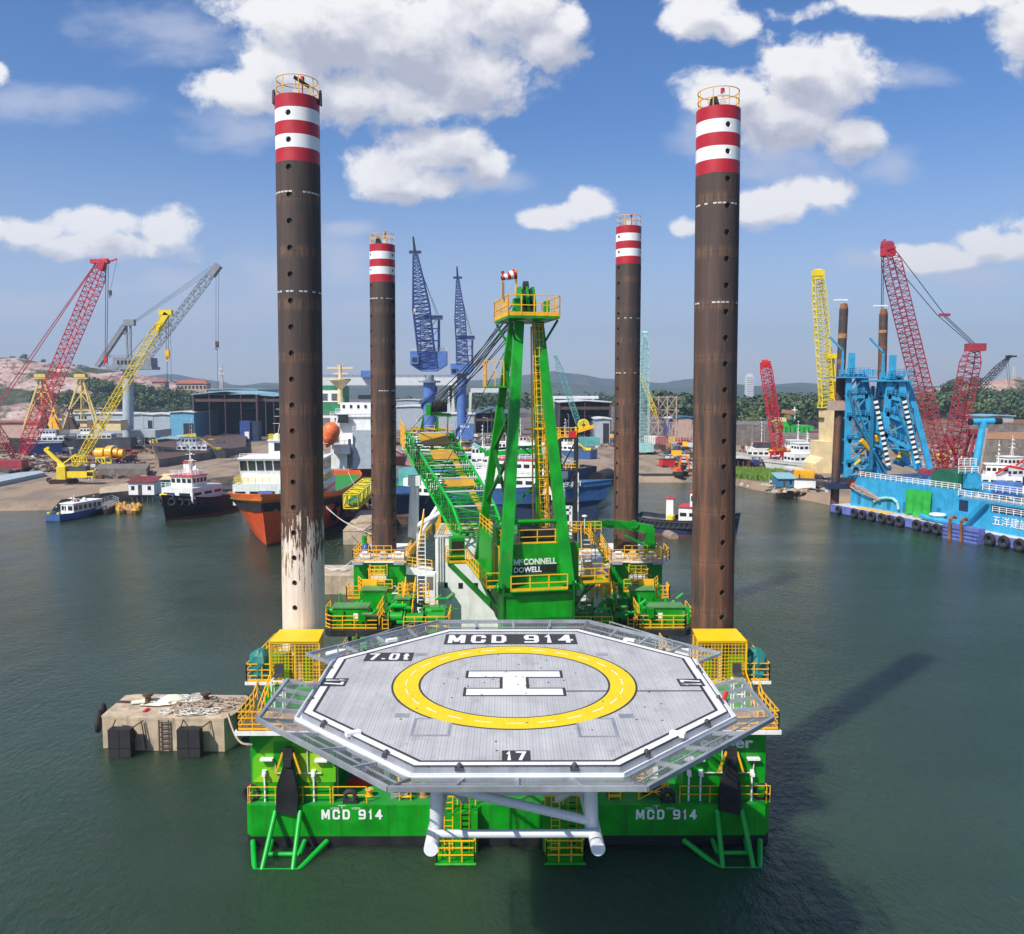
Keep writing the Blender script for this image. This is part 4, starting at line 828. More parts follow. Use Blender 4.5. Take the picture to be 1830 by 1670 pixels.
# knuckle boom deck crane on the rear right platform
kc = thing('knuckle_crane', 'small green knuckle boom crane folded over the rear right leg', 'deck crane', (xx(1160,93.5,990), 93.5, 9.3))
def k3(mb, nm, mat, sm=False): return mb.build(nm, mat, kc, sm, True)
kx, ky = kc.location.x, 93.5; p = lambda px, py, y=93.5: tuple(at(px, py, y))
k3(MB().tube((kx,ky,9.0), (kx,ky,zz(975,ky)), .62, 16).tube((kx,ky,zz(975,ky)), (kx,ky,zz(970,ky)), .8, 16), 'pedestal', 'green', True)
k3(MB().beam((kx+.05,ky,zz(970,ky)), (kx+.05,ky,zz(944,ky)), .95, 1.0), 'mast', 'green')
k3(MB().beam(p(1166,947), p(1130,940), .75, .95, w2=.6, h2=.9).beam(p(1130,940), p(1085,936), .6, .9, w2=.5, h2=.8).beam(p(1085,936), p(1044,938), .5, .8, w2=.45, h2=.65), 'main_boom', 'green')
k3(MB().tube(p(1117,957,93.1), p(1150,974,93.1), .16, 8), 'lift_cylinder', 'jib_green', True); k3(MB().lathe(p(1134,938,93.0), [(.45,0),(.45,.5),(0,.5)], 14, ax='Y'), 'winch', 'green', True)
k3(MB().tube((kx+.6,ky,zz(985,ky)), (kx+.6,ky,zz(960,ky)), .07, 5), 'hose', 'black')
c = at(1068, 941, 93.2); text('MEC  SWL 1T 18M', 3.3, .3, (c.x, 92.95, c.z), RX, 'black', kc, 'boom_lettering', bold=.01, world=True)
mb = MB(); mb.prism([(kx-2.4,91.3,9.2),(kx+1.5,91.3,9.2),(kx+2.1,92.5,9.2),(kx+2.1,96,9.2),(kx-2.4,96,9.2)], (0,0,.16)); k3(mb, 'platform', 'white')
k3(MB().rail([(kx-2.4,91.4,9.36),(kx+1.5,91.4,9.36),(kx+2.05,92.5,9.36),(kx+2.05,96,9.36)],1.15,.9,.05,2), 'platform_rail', 'orange_yellow')
# ================================================================ HELIDECK
HX, HY, HZ = .31, 36.2, 15.15; HA = 8.3
def octv(a, z, cx=HX, cy=HY): s = a*math.tan(math.pi/8); return [V((cx+x, cy+y, z)) for x, y in ((-s,-a),(s,-a),(a,-s),(a,s),(s,a),(-s,a),(-a,s),(-a,-s))]
hd = thing('helideck', 'grey octagonal helideck with yellow circle and white H on a white tube truss', 'helideck', (HX, HY, 11.6))
def h3(mb, nm, mat, sm=False, par=None): return mb.build(nm, mat, par or hd, sm, True)
def deckmat():
    m, nt, b = newmat('helideck_planks'); MATS['helideck_planks'] = m; t = N(nt, 'ShaderNodeTexCoord'); g = t.outputs['Object']; s = N(nt, 'ShaderNodeSeparateXYZ'); L(nt, g, s.inputs[0])
    n1 = noise(nt, g, .5, 6, .6); c = mixc(nt, rng(nt, n1, .3, .7), (.53,.515,.495), (.66,.64,.62))
    pl = mth(nt, 'MULTIPLY', s.outputs[0], 1/.235); idx = mth(nt, 'FLOOR', pl); w = N(nt, 'ShaderNodeTexWhiteNoise', noise_dimensions='1D'); L(nt, idx, w.inputs['W'])
    c = mixc(nt, mth(nt, 'MULTIPLY', w.outputs[0], .28), c, (.34,.35,.37))
    fx = mth(nt, 'ABSOLUTE', mth(nt, 'SUBTRACT', mth(nt, 'FRACT', pl), .5)); groove = mth(nt, 'GREATER_THAN', fx, .465)
    dash = mth(nt, 'LESS_THAN', mth(nt, 'FRACT', mth(nt, 'MULTIPLY', s.outputs[1], 1/.19)), .55)
    dx = mth(nt, 'LESS_THAN', fx, .055); hole = mth(nt, 'MULTIPLY', dx, dash)
    c = mixc(nt, mth(nt, 'MULTIPLY', groove, .30), c, (.10,.10,.11)); c = mixc(nt, mth(nt, 'MULTIPLY', hole, .62), c, (.05,.05,.055))
    st = noise(nt, mapv(nt, g, (.9, .5, 1)), 1.1, 8, .7); c = mixc(nt, rng(nt, st, .50, .76, 0, .5), c, (.17,.16,.15))
    L(nt, c, b.inputs['Base Color']); b.inputs['Roughness'].default_value = .5; b.inputs['Metallic'].default_value = .25
    bu = N(nt, 'ShaderNodeBump'); bu.inputs['Strength'].default_value = .5; bu.inputs['Distance'].default_value = .01; L(nt, mth(nt, 'SUBTRACT', 1.0, groove), bu.inputs['Height']); L(nt, bu.outputs[0], b.inputs['Normal'])
deckmat()
def markmat(name, rgb):
    m, nt, b = newmat(name); MATS[name] = m; t = N(nt, 'ShaderNodeTexCoord'); g = t.outputs['Object']; s = N(nt, 'ShaderNodeSeparateXYZ'); L(nt, g, s.inputs[0])
    pl = mth(nt, 'MULTIPLY', s.outputs[0], 1/.235); fx = mth(nt, 'ABSOLUTE', mth(nt, 'SUBTRACT', mth(nt, 'FRACT', pl), .5))
    n1 = noise(nt, g, 1.2, 6, .65); c = mixc(nt, rng(nt, n1, .4, .75, 0, .3), rgb, [q*.6 for q in rgb])
    c = mixc(nt, mth(nt, 'MULTIPLY', mth(nt, 'GREATER_THAN', fx, .47), .30), c, [q*.35 for q in rgb])
    L(nt, c, b.inputs['Base Color']); b.inputs['Roughness'].default_value = .55
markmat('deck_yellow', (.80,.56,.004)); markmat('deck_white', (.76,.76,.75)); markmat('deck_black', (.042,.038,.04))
h3(MB().prism(octv(HA, HZ-.12), (0,0,.12)), 'landing_surface', 'helideck_planks')
def band(a0, a1, z, mat, nm):
    A, B = octv(a0, z), octv(a1, z); h3(MB().add(A+B, [(i, (i+1) % 8, 8+(i+1) % 8, 8+i) for i in range(8)][::1]), nm, mat)
e = HZ+.004
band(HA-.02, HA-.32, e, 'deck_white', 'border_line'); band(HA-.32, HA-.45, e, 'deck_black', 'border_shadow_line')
def annulus(cx, cy, r0, r1, z, mat, nm, n=96):
    P = [(cx+r*math.cos(2*math.pi*i/n), cy+r*math.sin(2*math.pi*i/n), z) for r in (r0, r1) for i in range(n)]
    h3(MB().add(P, [(i, n+i, n+(i+1) % n, (i+1) % n) for i in range(n)]), nm, mat)
cy = gr(918.5, 1223, HZ).y; R1 = 5.18; R0 = 4.12; cxx = HX-.02; cy = 36.25
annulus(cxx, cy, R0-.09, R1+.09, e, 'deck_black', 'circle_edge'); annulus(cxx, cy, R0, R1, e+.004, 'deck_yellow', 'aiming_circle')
def rect(x0, x1, y0, y1, z, mat, nm): h3(MB().add([(x0,y0,z),(x1,y0,z),(x1,y1,z),(x0,y1,z)], [(0,1,2,3)]), nm, mat)
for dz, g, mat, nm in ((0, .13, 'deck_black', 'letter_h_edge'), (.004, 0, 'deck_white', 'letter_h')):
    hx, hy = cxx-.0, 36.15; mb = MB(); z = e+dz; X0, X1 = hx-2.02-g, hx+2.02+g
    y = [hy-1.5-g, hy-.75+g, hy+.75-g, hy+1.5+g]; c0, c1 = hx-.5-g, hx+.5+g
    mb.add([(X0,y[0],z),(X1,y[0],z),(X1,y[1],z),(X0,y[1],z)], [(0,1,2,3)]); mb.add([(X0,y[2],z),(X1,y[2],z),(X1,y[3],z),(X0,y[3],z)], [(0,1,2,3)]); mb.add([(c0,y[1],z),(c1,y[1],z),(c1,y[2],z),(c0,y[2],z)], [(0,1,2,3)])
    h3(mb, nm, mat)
rect(hx+2.15, HX+HA-.4, 35.05, 35.17, e+.002, 'deck_black', 'wind_line')
FL = Matrix.Identity(3)
GL = {  # block letters as centre-line strokes in a unit box
 'M': [[(0,0),(0,1)],[(1,0),(1,1)],[(.08,1),(.5,.18)],[(.92,1),(.5,.18)]], 'C': [[(1,.72),(1,.86),(.86,1),(.14,1),(0,.86),(0,.14),(.14,0),(.86,0),(1,.14),(1,.28)]],
 'D': [[(0,0),(0,1),(.8,1),(1,.82),(1,.18),(.8,0),(0,0)]], '9': [[(.02,0),(.86,0),(1,.14),(1,.86),(.86,1),(.14,1),(0,.86),(0,.58),(.14,.45)],[(.1,.45),(.98,.45)]], '1': [[(.15,.82),(.62,1),(.62,0)]],
 '4': [[(.72,0),(.72,1)],[(.62,.92),(.05,.3)],[(0,.3),(1,.3)]], '7': [[(0,1),(1,1),(.42,0)]], '.': [[(.4,.0),(.4,.09)]], '0': [[(.14,0),(0,.14),(0,.86),(.14,1),(.86,1),(1,.86),(1,.14),(.86,0),(.14,0)]],
 't': [[(.35,.95),(.35,.14),(.5,0),(.9,0)],[(0,.66),(.85,.66)]], ' ': []}
WD = {'1': .55, '.': .28, ' ': .45, 't': .62, 'M': 1.15}
def strokes(s, w, h, loc, rot, mat, par, nm, th=.17, wd=True):
    tot = sum(WD.get(c, 1) for c in s)+.34*(len(s)-1); u_ = w/tot; tw = th*h; mb = MB(); m = Matrix.Translation(V(loc)) @ (Matrix.Rotation(rot, 4, 'Z') if isinstance(rot, (int, float)) else rot.to_4x4()); x = -w/2; lift = 0
    for c in s:
        cw = WD.get(c, 1)*u_
        for st in GL[c]:
            P = [V((x+tw*.55+(cw-tw*1.1)*a, -h/2+tw/2+(h-tw)*b_, 0)) for a, b_ in st]; n = len(P); Lf, Rt = [], []; closed = (P[0]-P[-1]).length < 1e-6
            for i in range(n):
                d0 = (P[i]-P[i-1]).normalized() if i > 0 else ((P[0]-P[-2]).normalized() if closed else (P[1]-P[0]).normalized()); d1 = (P[i+1]-P[i]).normalized() if i < n-1 else ((P[1]-P[0]).normalized() if closed else d0)
                n0, n1 = V((-d0.y,d0.x,0)), V((-d1.y,d1.x,0)); mm = (n0+n1); mm = mm.normalized() if mm.length > .01 else n0; k = min(2.2, 1/max(.3, mm.dot(n0))); ex = V()
                if not closed: ex = -d1*tw*.5 if (i == 0 and c != '.') else (d0*tw*.5 if i == n-1 else V())
                Lf.append(P[i]+mm*tw/2*k+ex); Rt.append(P[i]-mm*tw/2*k+ex)
            lift += .0012
            mb.add([m @ (q+V((0,0,lift))) for q in Lf+Rt], [(n+i, n+i+1, i+1, i) for i in range(n-1)])
        x += cw+.34*u_
    return mb.build(nm, mat, par, False, wd)
for q in HULLTXT: strokes('MCD 914', 3.72, .62, q, RX, 'white_clean', barge, 'registration', .2)
def deckbox(pxa, pya, pxb, pyb, s, tw, th, rot=0, nm='deck_lettering'):
    a, b2 = gr(pxa, pyb, HZ), gr(pxb, pya, HZ); y0, y1 = gr((pxa+pxb)/2, pyb, HZ).y, gr((pxa+pxb)/2, pya, HZ).y
    ym = (pya+pyb)/2; x0, x1 = gr(pxa, ym, HZ).x, gr(pxb, ym, HZ).x
    rect(x0, x1, y0, y1, e+.008, 'deck_black', 'lettering_ground')
    strokes(s, (x1-x0)*tw, (y1-y0)*th, ((x0+x1)/2, (y0+y1)/2, e+.014), 0, 'deck_white', hd, nm) if not rot else strokes(s, (y1-y0)*th, (x1-x0)*tw, ((x0+x1)/2, (y0+y1)/2, e+.014), rot, 'deck_white', hd, nm)
deckbox(795,1134,1030,1152,'MCD 914',.95,.78)
deckbox(653,1167,738,1182,'7.0t',.86,.76); deckbox(897,1342,948,1362,'17',.72,.78); deckbox(576,1213,620,1227,'17',.78,.70,-math.pi/2); deckbox(1212,1214,1257,1227,'17',.78,.70,math.pi/2)
for (a, b2, c_, d_) in ((736,1284,808,1316),(1030,1284,1104,1318)):
    p0, p1 = gr((a+c_)/2, d_, HZ), gr((a+c_)/2, b2, HZ); xw = (gr(c_, d_, HZ).x-gr(a, d_, HZ).x); xm = gr((a+c_)/2, (b2+d_)/2, HZ).x
    rect(xm-xw/2, xm+xw/2, p0.y, p1.y, e+.001, 'galv', 'hatch_frame'); rect(xm-xw/2+.12, xm+xw/2-.12, p0.y+.12, p1.y-.12, e+.003, 'helideck_planks', 'hatch')
for px, py in ((719,1279),(1119,1280),(752,1170),(1076,1170)):
    p0 = gr(px, py, HZ); rect(p0.x-.28, p0.x+.28, p0.y-.22, p0.y+.22, e+.001, 'galv', 'tie_down_frame'); rect(p0.x-.14, p0.x+.14, p0.y-.12, p0.y+.12, e+.003, 'galv', 'tie_down')
rnd = random.Random(4); mb = MB()
for k in range(46):
    a = rnd.uniform(0, 6.28); r = rnd.uniform(0, 7.4); mb.lathe((HX+r*math.cos(a), HY+r*math.sin(a), e), [(.05,0),(.04,.012),(0,.013)], 8)
h3(mb, 'drain_fitting', 'dark_grey')
for k in range(24):      # perimeter circle lamps
    a = 2*math.pi*k/24; c, s_ = math.cos(a), math.sin(a); rr = (R0+R1)/2
    mb = MB(); 
    for q in range(-4, 5): aa = a+q*.016; mb.bx((cxx+rr*math.cos(aa), cy+rr*math.sin(aa), e+.012), (.045,.045,.02), aa)
    h3(mb, 'circle_lamp', 'mark_white')
# gutter, fascia and structure
def oring(a0, a1, z0, z1, mat, nm, sides=range(8)):
    mb = MB(); A0, B0, A1, B1 = octv(a0, z0), octv(a1, z0), octv(a0, z1), octv(a1, z1)
    for i in sides: j = (i+1) % 8; mb.add([A0[i],A0[j],B0[j],B0[i],A1[i],A1[j],B1[j],B1[i]], [(0,1,2,3),(7,6,5,4),(0,4,5,1),(3,2,6,7),(0,3,7,4),(1,5,6,2)])
    h3(mb, nm, mat)
oring(HA+.005, HA+.06, HZ-.45, HZ-.03, 'galv', 'fascia'); oring(HA+.06, HA+.27, HZ-.30, HZ-.26, 'truss_white', 'gutter_floor'); oring(HA+.27, HA+.31, HZ-.34, HZ-.12, 'truss_white', 'gutter_edge')
mb = MB(); P = octv(HA+.02, HZ)
for i in range(8):
    a, b2 = P[i], P[(i+1) % 8]; n = 7
    for k in range(n): p = a.lerp(b2, (k+.5)/n); mb.beam(p, p+V((0,0,-.3)), .04)
    mb.tube(a+V((0,0,.02)), b2+V((0,0,.02)), .025, 5)
h3(mb, 'edge_cable', 'dark_grey')
for i, k in [(i, k) for i in range(8) for k in (.22, .78)]:
    a, b2 = P[i], P[(i+1) % 8]; p = a.lerp(b2, k)+V((0,0,.02)); h3(MB().lathe(p, [(.09,-.05),(.09,.05),(.06,.1),(0,.12)], 8).bx(p+V((0,0,-.1)), (.3,.2,.1)), 'perimeter_light', 'dark_grey', True)
for px, py, mat in ((631,1313,'white_clean'),(1211,1314,'white_clean'),(700,1146,'white_clean'),(1125,1146,'white_clean'),(560,1226,'galv')):
    p = gr(px, py, HZ); h3(MB().bx(p+V((0,0,.05)), (.55,.25,.14), .5 if px < 900 else -.5), 'edge_flood_lamp', mat)
p = gr(691, 1347, HZ-.3); h3(MB().tube(p+V((-.1,-.05,0)), p+V((.15,.12,.25)), .09, 8), 'foam_monitor', 'sign_red', True)
p = gr(1294, 1250, HZ-.1); h3(MB().tube(p, p+V((.1,.1,.3)), .09, 8), 'foam_monitor', 'sign_red', True)
# safety net frame: front five sides and the two short rear pieces
NI, NO = HA+.34, HA+1.6; zi, zo = HZ-.3, HZ-.02
I, O = octv(NI, zi), octv(NO, zo)
mbf, mbn = MB(), MB()
for i in (7, 0, 1, 2, 3, 4, 5, 6):
    j = (i+1) % 8; f0, f1 = 0, 1
    if i == 2: f0, f1 = 0, .55
    if i == 6: f0, f1 = .45, 1
    a, b2, c, d_ = I[i].lerp(I[j], f0), I[i].lerp(I[j], f1), O[i].lerp(O[j], f0), O[i].lerp(O[j], f1)
    mbf.beam(c, d_, .13, .17); mbf.beam(a, b2, .11, .13); mbf.beam(a.lerp(c,.5), b2.lerp(d_,.5), .05, .05); n = 4
    for k in range(n+1): mbf.beam(a.lerp(b2, k/n), c.lerp(d_, k/n), .13, .13)
    mbn.add([a+V((0,0,.03)), b2+V((0,0,.03)), d_+V((0,0,.03)), c+V((0,0,.03))], [(0,1,2,3)])
h3(mbf, 'net_frame', 'galv'); h3(mbn, 'safety_net', 'deck_net')
mb = MB()
for k in range(-6, 7): 
    x = HX+k*1.25; w = (HA-.1) if abs(k*1.25) < 3.4 else (HA-.1)-(abs(k*1.25)-3.44)
    mb.beam((x, HY-w, HZ-.32), (x, HY+w, HZ-.32), .14, .34)
for y in (-5.5, -2.5, .5, 3.5, 6): w = HA-.2 if abs(y) < 3.4 else HA-.2-(abs(y)-3.44); mb.beam((HX-w, HY+y, HZ-.7), (HX+w, HY+y, HZ-.7), .2, .42)
h3(mb, 'deck_beam', 'truss_white')
# tube truss cantilevered from the bow
zl = 11.9; yf = 28.5; mb = MB(); XL, XR = xx(770, yf, 1517), xx(1069, yf, 1517)
for x in (XL, XR):
    mb.tube((x, yf, zl), (x, 53, zl-1.8), .25, 16); mb.tube((x*.97, yf+1.3, zl), (x*.93, yf+.9, HZ-.9), .25, 14)
    mb.tube((x, 33, zl-.2), (x*.9, 40, HZ-.9), .2, 12); mb.tube((x, 45, zl-1.2), (x*.9, 40, HZ-.9), .2, 12); mb.tube((x*.9, yf+1.5, HZ-.95), (x*.9, 44.3, HZ-.95), .22, 12); mb.tube((x, 50, zl-1.6), (x, 53, 5.9), .25, 12)
    mb.tube((x*.95, yf+.9, HZ-1.1), (x*1.6, yf+2.5, HZ-.9), .12, 8)
h3(mb, 'main_chord', 'truss_white', True)
mb = MB(); mb.tube((XL, yf+.9, zl+.08), (XR, yf+.9, zl+.08), .15, 12); mb.tube((XL*.93, yf+1.1, HZ-1.25), (XR*.93, yf+1.1, HZ-1.25), .16, 12)
mb.tube((XL*.9, yf+1.2, HZ-1.55), (XR, yf+1.2, zl+.35), .17, 12); mb.tube((XL, 33, zl-.1), (XR, 33, zl-.1), .15, 12); mb.tube((XL, 33, zl-.1), (XR, 40, zl-.7), .13, 10); mb.tube((XL, 45, zl-1.1), (XR, 40, zl-.7), .13, 10); mb.tube((XL, 45, zl-1.1), (XR, 45, zl-1.1), .15, 10)
mb.tube((XL*.9, 33, HZ-1), (XR, 33, zl-.1), .14, 10); mb.tube((XR*.9, yf+1.2, HZ-1.4), (XR*.62, yf+3.6, zl), .13, 10); mb.tube((XL*.9, yf+1.2, HZ-1.4), (XL*.62, yf+3.6, zl), .13, 10)
h3(mb, 'cross_tube', 'truss_white', True)
# aft access frame of the helideck
mb = MB(); mb.rail([(HX-8.6, 41.2, HZ-.9), (HX-5.2, 45.6, HZ-.9)], 1.0, 1.2, .04, 2); mb.rail([(HX+8.6, 41.2, HZ-.9), (HX+5.2, 45.6, HZ-.9)], 1.0, 1.2, .04, 2); h3(mb, 'access_rail', 'galv')

# ================================================================ MAIN CRANE
cr = thing('pedestal_crane', 'big green pedestal crane with yellow railed platforms and tall A-frame, boom resting aft', 'crane', (1.05, 75.5, 2.59), R(11.3))
def c3(mb, nm, mat, sm=False, par=None): return mb.build(nm, mat, par or cr, sm, False)
ZB = -2.59
def LB(x0,x1,y0,y1,z0,z1): return MB().box(x0,x1,y0,y1,z0+ZB,z1+ZB)
def Z(p): return (p[0], p[1], p[2]+ZB)
c3(MB().tube(Z((0,0,2.6)), Z((0,0,9.6)), 1.9, 28).tube(Z((0,0,9.3)), Z((0,0,10.1)), 2.6, 28), 'pedestal', 'green', True)
house = c3(LB(-3.1,3.45,-7.0,3.4,12.1,15.35), 'machinery_house', 'green')
mb = LB(-3.4,3.45,-8.3,4.6,11.75,12.1); c3(mb, 'slew_deck', 'green')
mb = MB(); mb.prism([Z((-3.05,-8.6,9.35)),Z((2.45,-8.6,9.35)),Z((2.5,-8.6,11.7)),Z((-2.95,-8.6,11.7))], (0,2.8,0)); c3(mb, 'counterweight', 'green')
mb = MB()
for x in (-3.2, 2.5): mb.prism([Z((x,-8.72,9.2)),Z((x,-8.72,12.6)),Z((x,-5.5,12.0)),Z((x,-2.6,9.9)),Z((x,-5.6,9.2))], (.14,0,0))
mb.beam(Z((-3.05,-8.66,11.72)), Z((2.5,-8.66,11.72)), .2, .25); c3(mb, 'side_plate', 'green_dark')
c3(MB().box(-3.0,2.42,-8.64,-8.6,9.46+ZB,9.72+ZB), 'counterweight_lip', 'green_dark')
mb = MB()
for x in (-1.0, 1.2): mb.ring(Z((x-.4,-8.64,11.0)), .13, .02, 10, 4, 'Y', arc=.5)
c3(mb, 'lifting_eye', 'black')
mb = MB()
for k in range(13): mb.box(-3.13,-3.1,-5.6,-3.2,13.0+.15*k+ZB,13.09+.15*k+ZB)
for k in range(13): mb.box(-3.0,-2.4,-7.03,-7.0,13.0+.15*k+ZB,13.09+.15*k+ZB)
c3(mb, 'louvre', 'jib_green')
# company board
c3(MB().box(-2.05,1.6,-7.02,-7.0,12.98+ZB,13.64+ZB), 'sign_board', 'black')
def signtxt(s, w, h, x, z, mat): return text(s, w, h, (x, -7.035, z+ZB), RX, mat, cr, 'company_lettering', bold=.03)
strokes('M', .52, .50, (-1.73, -7.035, 13.95+ZB), RX, 'white_clean', cr, 'company_lettering', .22, False); signtxt('c', .24, .26, -1.33, 14.06, 'white_clean'); signtxt('CONNELL', 2.75, .50, .2, 13.95, 'white_clean'); signtxt('DOWELL', 2.3, .46, -.82, 13.31, 'white_clean'); signtxt('CREATIVE CONSTRUCTION', 3.5, .2, -.22, 12.82, 'black')
# roof gear
mb = LB(-3.25,-2.3,-6.6,-4.6,15.35,16.6); mb.v[4].y += .6; mb.v[5].y += .6; c3(mb, 'air_intake', 'green')
c3(LB(-.9,1.9,-5.8,-3.4,15.36,16.3), 'hoist_winch', 'black_steel'); c3(MB().tube(Z((-.6,-2.4,16.2)), Z((1.6,-2.4,16.2)), .55, 14), 'hoist_drum', 'green', True)
c3(MB().tube(Z((-2.6,-5.4,15.8)), Z((2.6,-5.4,17.3)), .0, 4).tube(Z((-2.25,-6.9,17.2)), Z((2.25,-6.9,17.2)), .17, 10), 'tie_tube', 'green', True)
mb = MB(); z = 15.36+ZB
mb.rail([(-3.0,-6.9,z),(3.0,-6.9,z)], 1.15, 1.4, .045, 1, .14); mb.rail([(3.0,-6.9,z),(3.0,3.3,z)], 1.15, 1.4, .045, 2); mb.rail([(-3,-6.9,z),(-3,3.3,z)], 1.15, 1.6, .045, 2); c3(mb, 'roof_rail', 'orange_yellow')
# rear walkway, side platforms
def walk(pts, z, w, nm):
    mb = MB()
    for a, b2 in zip(pts, pts[1:]): mb.beam((a[0],a[1],z+ZB), (b2[0],b2[1],(b2[2] if len(b2) > 2 else z)+ZB), w, .12)
    c3(mb, nm, 'green')
c3(MB().box(-2.6,1.95,-9.1,-8.31,11.95+ZB,12.05+ZB).box(3.4,5.9,-7.4,-5.6,11.95+ZB,12.05+ZB).box(-4.3,-3.4,-7.6,4.5,11.95+ZB,12.05+ZB).box(-6.0,-4.3,3.0,4.9,11.95+ZB,12.05+ZB), 'walkway', 'green')
mb = MB(); z = 12.06+ZB
mb.rail([(-2.6,-9.05,z),(1.95,-9.05,z)], 1.2, 1.4, .05, 1, .22); mb.rail([(3.5,-7.4,z),(5.9,-7.4,z),(5.9,-5.6,z),(3.5,-5.6,z)], 1.2, 1.3, .05, 1, .22)
mb.rail([(-3.3,-7.6,z),(-4.3,-7.6,z),(-4.3,3.0,z),(-6.0,3.0,z),(-6.0,4.9,z),(-4.2,4.9,z)], 1.2, 1.3, .05, 1, .22); mb.rail([(-3.2,-7.2,z),(-3.2,-5,z)],3.2,2.2,.05,0); c3(mb, 'walkway_rail', 'orange_yellow')
mb = MB(); mb.beam(Z((4.6,-6.4,11.9)), Z((3.0,-6.4,9.4)), .14); mb.beam(Z((5.6,-5.7,11.9)), Z((3.0,-5.7,9.6)), .14); mb.beam(Z((-4.2,-6,11.9)), Z((-2.8,-7.5,9.5)), .14); mb.beam(Z((-5.8,3.5,11.9)), Z((-2.9,-4.0,9.4)), .3, .4); mb.beam(Z((-3.5,3.5,11.9)), Z((-2.9,-4.0,9.4)), .3, .4); c3(mb, 'underframe', 'green_dark')
mb = MB(); mb.box(-5.7,-4.4,3.2,4.6,12.1+ZB,14.3+ZB); c3(mb, 'operator_cab', 'green'); c3(MB().box(-5.6,-4.5,3.17,3.2,13.0+ZB,14.0+ZB), 'cab_window', 'glass')
mb = MB()
for x in (-3.5, 2.8): mb.ring(Z((x,-8.2,12.2)), .3, .1, 12, 6, 'X').tube(Z((x-.3,-8.2,12.2)), Z((x+.3,-8.2,12.2)), .12, 8)
c3(mb, 'leg_pin', 'green', True)
# A-frame
TZ = 33.4
def leg4(bx, by, bz, tx, ty, tz, w0, w1, mat='green', nm='a_frame_leg'): c3(MB().add([Z((x+a*w/2, y+b_*w*.42, z)) for x, y, z, w in ((bx,by,bz,w0),(tx,ty,tz,w1)) for a, b_ in ((-1,-1),(1,-1),(1,1),(-1,1))], [(3,2,1,0),(4,5,6,7),(0,1,5,4),(1,2,6,5),(2,3,7,6),(3,0,4,7)]), nm, mat)
leg4(-2.95,-8.1,12.2, -.75,-3.2,TZ, .95,.8); leg4(2.25,-8.1,12.2, .95,-3.2,TZ, .95,.7); leg4(-3.0,4.6,11.6, -.95,-1.6,TZ, .75,.6); leg4(3.0,4.6,12, 1.05,-1.6,TZ, .6,.5)
def lp(a, b2, f): return V(a).lerp(V(b2), f)
FLb, FLt, RLb, RLt = (-2.95,-8.1,12.2), (-.75,-3.2,TZ), (-3.0,4.6,11.6), (-.95,-1.6,TZ); FRb, FRt, RRb, RRt = (2.25,-8.1,12.2), (.95,-3.2,TZ), (3.0,4.6,12), (1.05,-1.6,TZ)
mb = MB()
for (a0, a1, b0, b1) in ((FLb, FLt, RLb, RLt), (FRb, FRt, RRb, RRt)):
    for f, g in ((.28,.5),(.5,.28),(.5,.68),(.68,.5),(.68,.82)): mb.beam(Z(lp(a0,a1,f)), Z(lp(b0,b1,g)), .26)
for f in (.5,): mb.beam(Z(lp(RLb,RLt,f)), Z(lp(RRb,RRt,f)), .2)
mb.beam(Z(lp(RLb,RLt,.1)), Z(lp(RRb,RRt,.35)), .2); mb.beam(Z(lp(FLb,FLt,.40)), Z(lp(FRb,FRt,.40)), .1)
c3(mb, 'a_frame_brace', 'green_dark')
# ladder with cage up the A-frame
mb = MB(); A, B = V(Z((1.15,-4.6,16.4))), V(Z((.75,-3.55,33.2))); mb.ladder(A, B, .55, .36, .05)
mb2 = MB(); n = 26
for k in range(n):
    c = A.lerp(B, k/(n-1))+V((0,-.38,0))
    if k == 12: continue
    for q in range(6):
        a0, a1 = math.pi*(1+q/6), math.pi*(1+(q+1)/6); mb2.tube(c+V((.45*math.cos(a0),.42*math.sin(a0)+.35,0)), c+V((.45*math.cos(a1),.42*math.sin(a1)+.35,0)), .03, 4)
for q in (1.0, 1.2, 1.5, 1.8, 2.0): off = V((.45*math.cos(math.pi*q), .42*math.sin(math.pi*q)-.03, 0)); mb2.tube(A+off, B+off, .03, 4)
lad = c3(mb, 'ladder', 'orange_yellow'); c3(mb2, 'ladder_cage', 'orange_yellow', par=lad)
c3(MB().tube(Z((-.5,-4.3,24.5)), Z((2.2,-4.3,24.5)), .08, 6).tube(Z((1.75,-3.9,16.4)),Z((1.2,-3.2,33)),.1,6).tube(Z((.35,-3.9,16.4)),Z((.3,-3.2,33)),.07,6), 'standpipe', 'orange_yellow')
# head platform
x0, x1, ya, yb, zp = -2.05, 2.2, -5.3, .9, 33.75
c3(MB().box(x0,x1,ya,yb,zp-.25+ZB,zp+ZB), 'head_platform', 'green'); z = zp+ZB
mb = MB(); mb.rail([(x0,ya,z),(x1,ya,z),(x1,yb,z),(x0,yb,z)], 1.6, .95, .055, 1, .3, close=True); c3(mb, 'head_rail', 'orange_yellow')
mb = MB(); mb.beam(Z((-1.9,-5,33.4)), Z((-.9,-3.4,31.2)), .14); mb.beam(Z((2.1,-5,33.4)), Z((1.1,-3.4,31.2)), .14); mb.beam(Z((-1.9,.7,33.4)), Z((-1.0,-1.6,31)), .14); c3(mb, 'head_strut', 'green_dark')
mb = MB()
for x in (-.55, 0, .55): mb.prism([Z((x-.09,-3.6,33.7)),Z((x-.09,-3.6,35.0)),Z((x-.09,-2.9,36.3)),Z((x-.09,-1.9,36.3)),Z((x-.09,-1.2,35.0)),Z((x-.09,-1.2,33.7))], (.18,0,0))
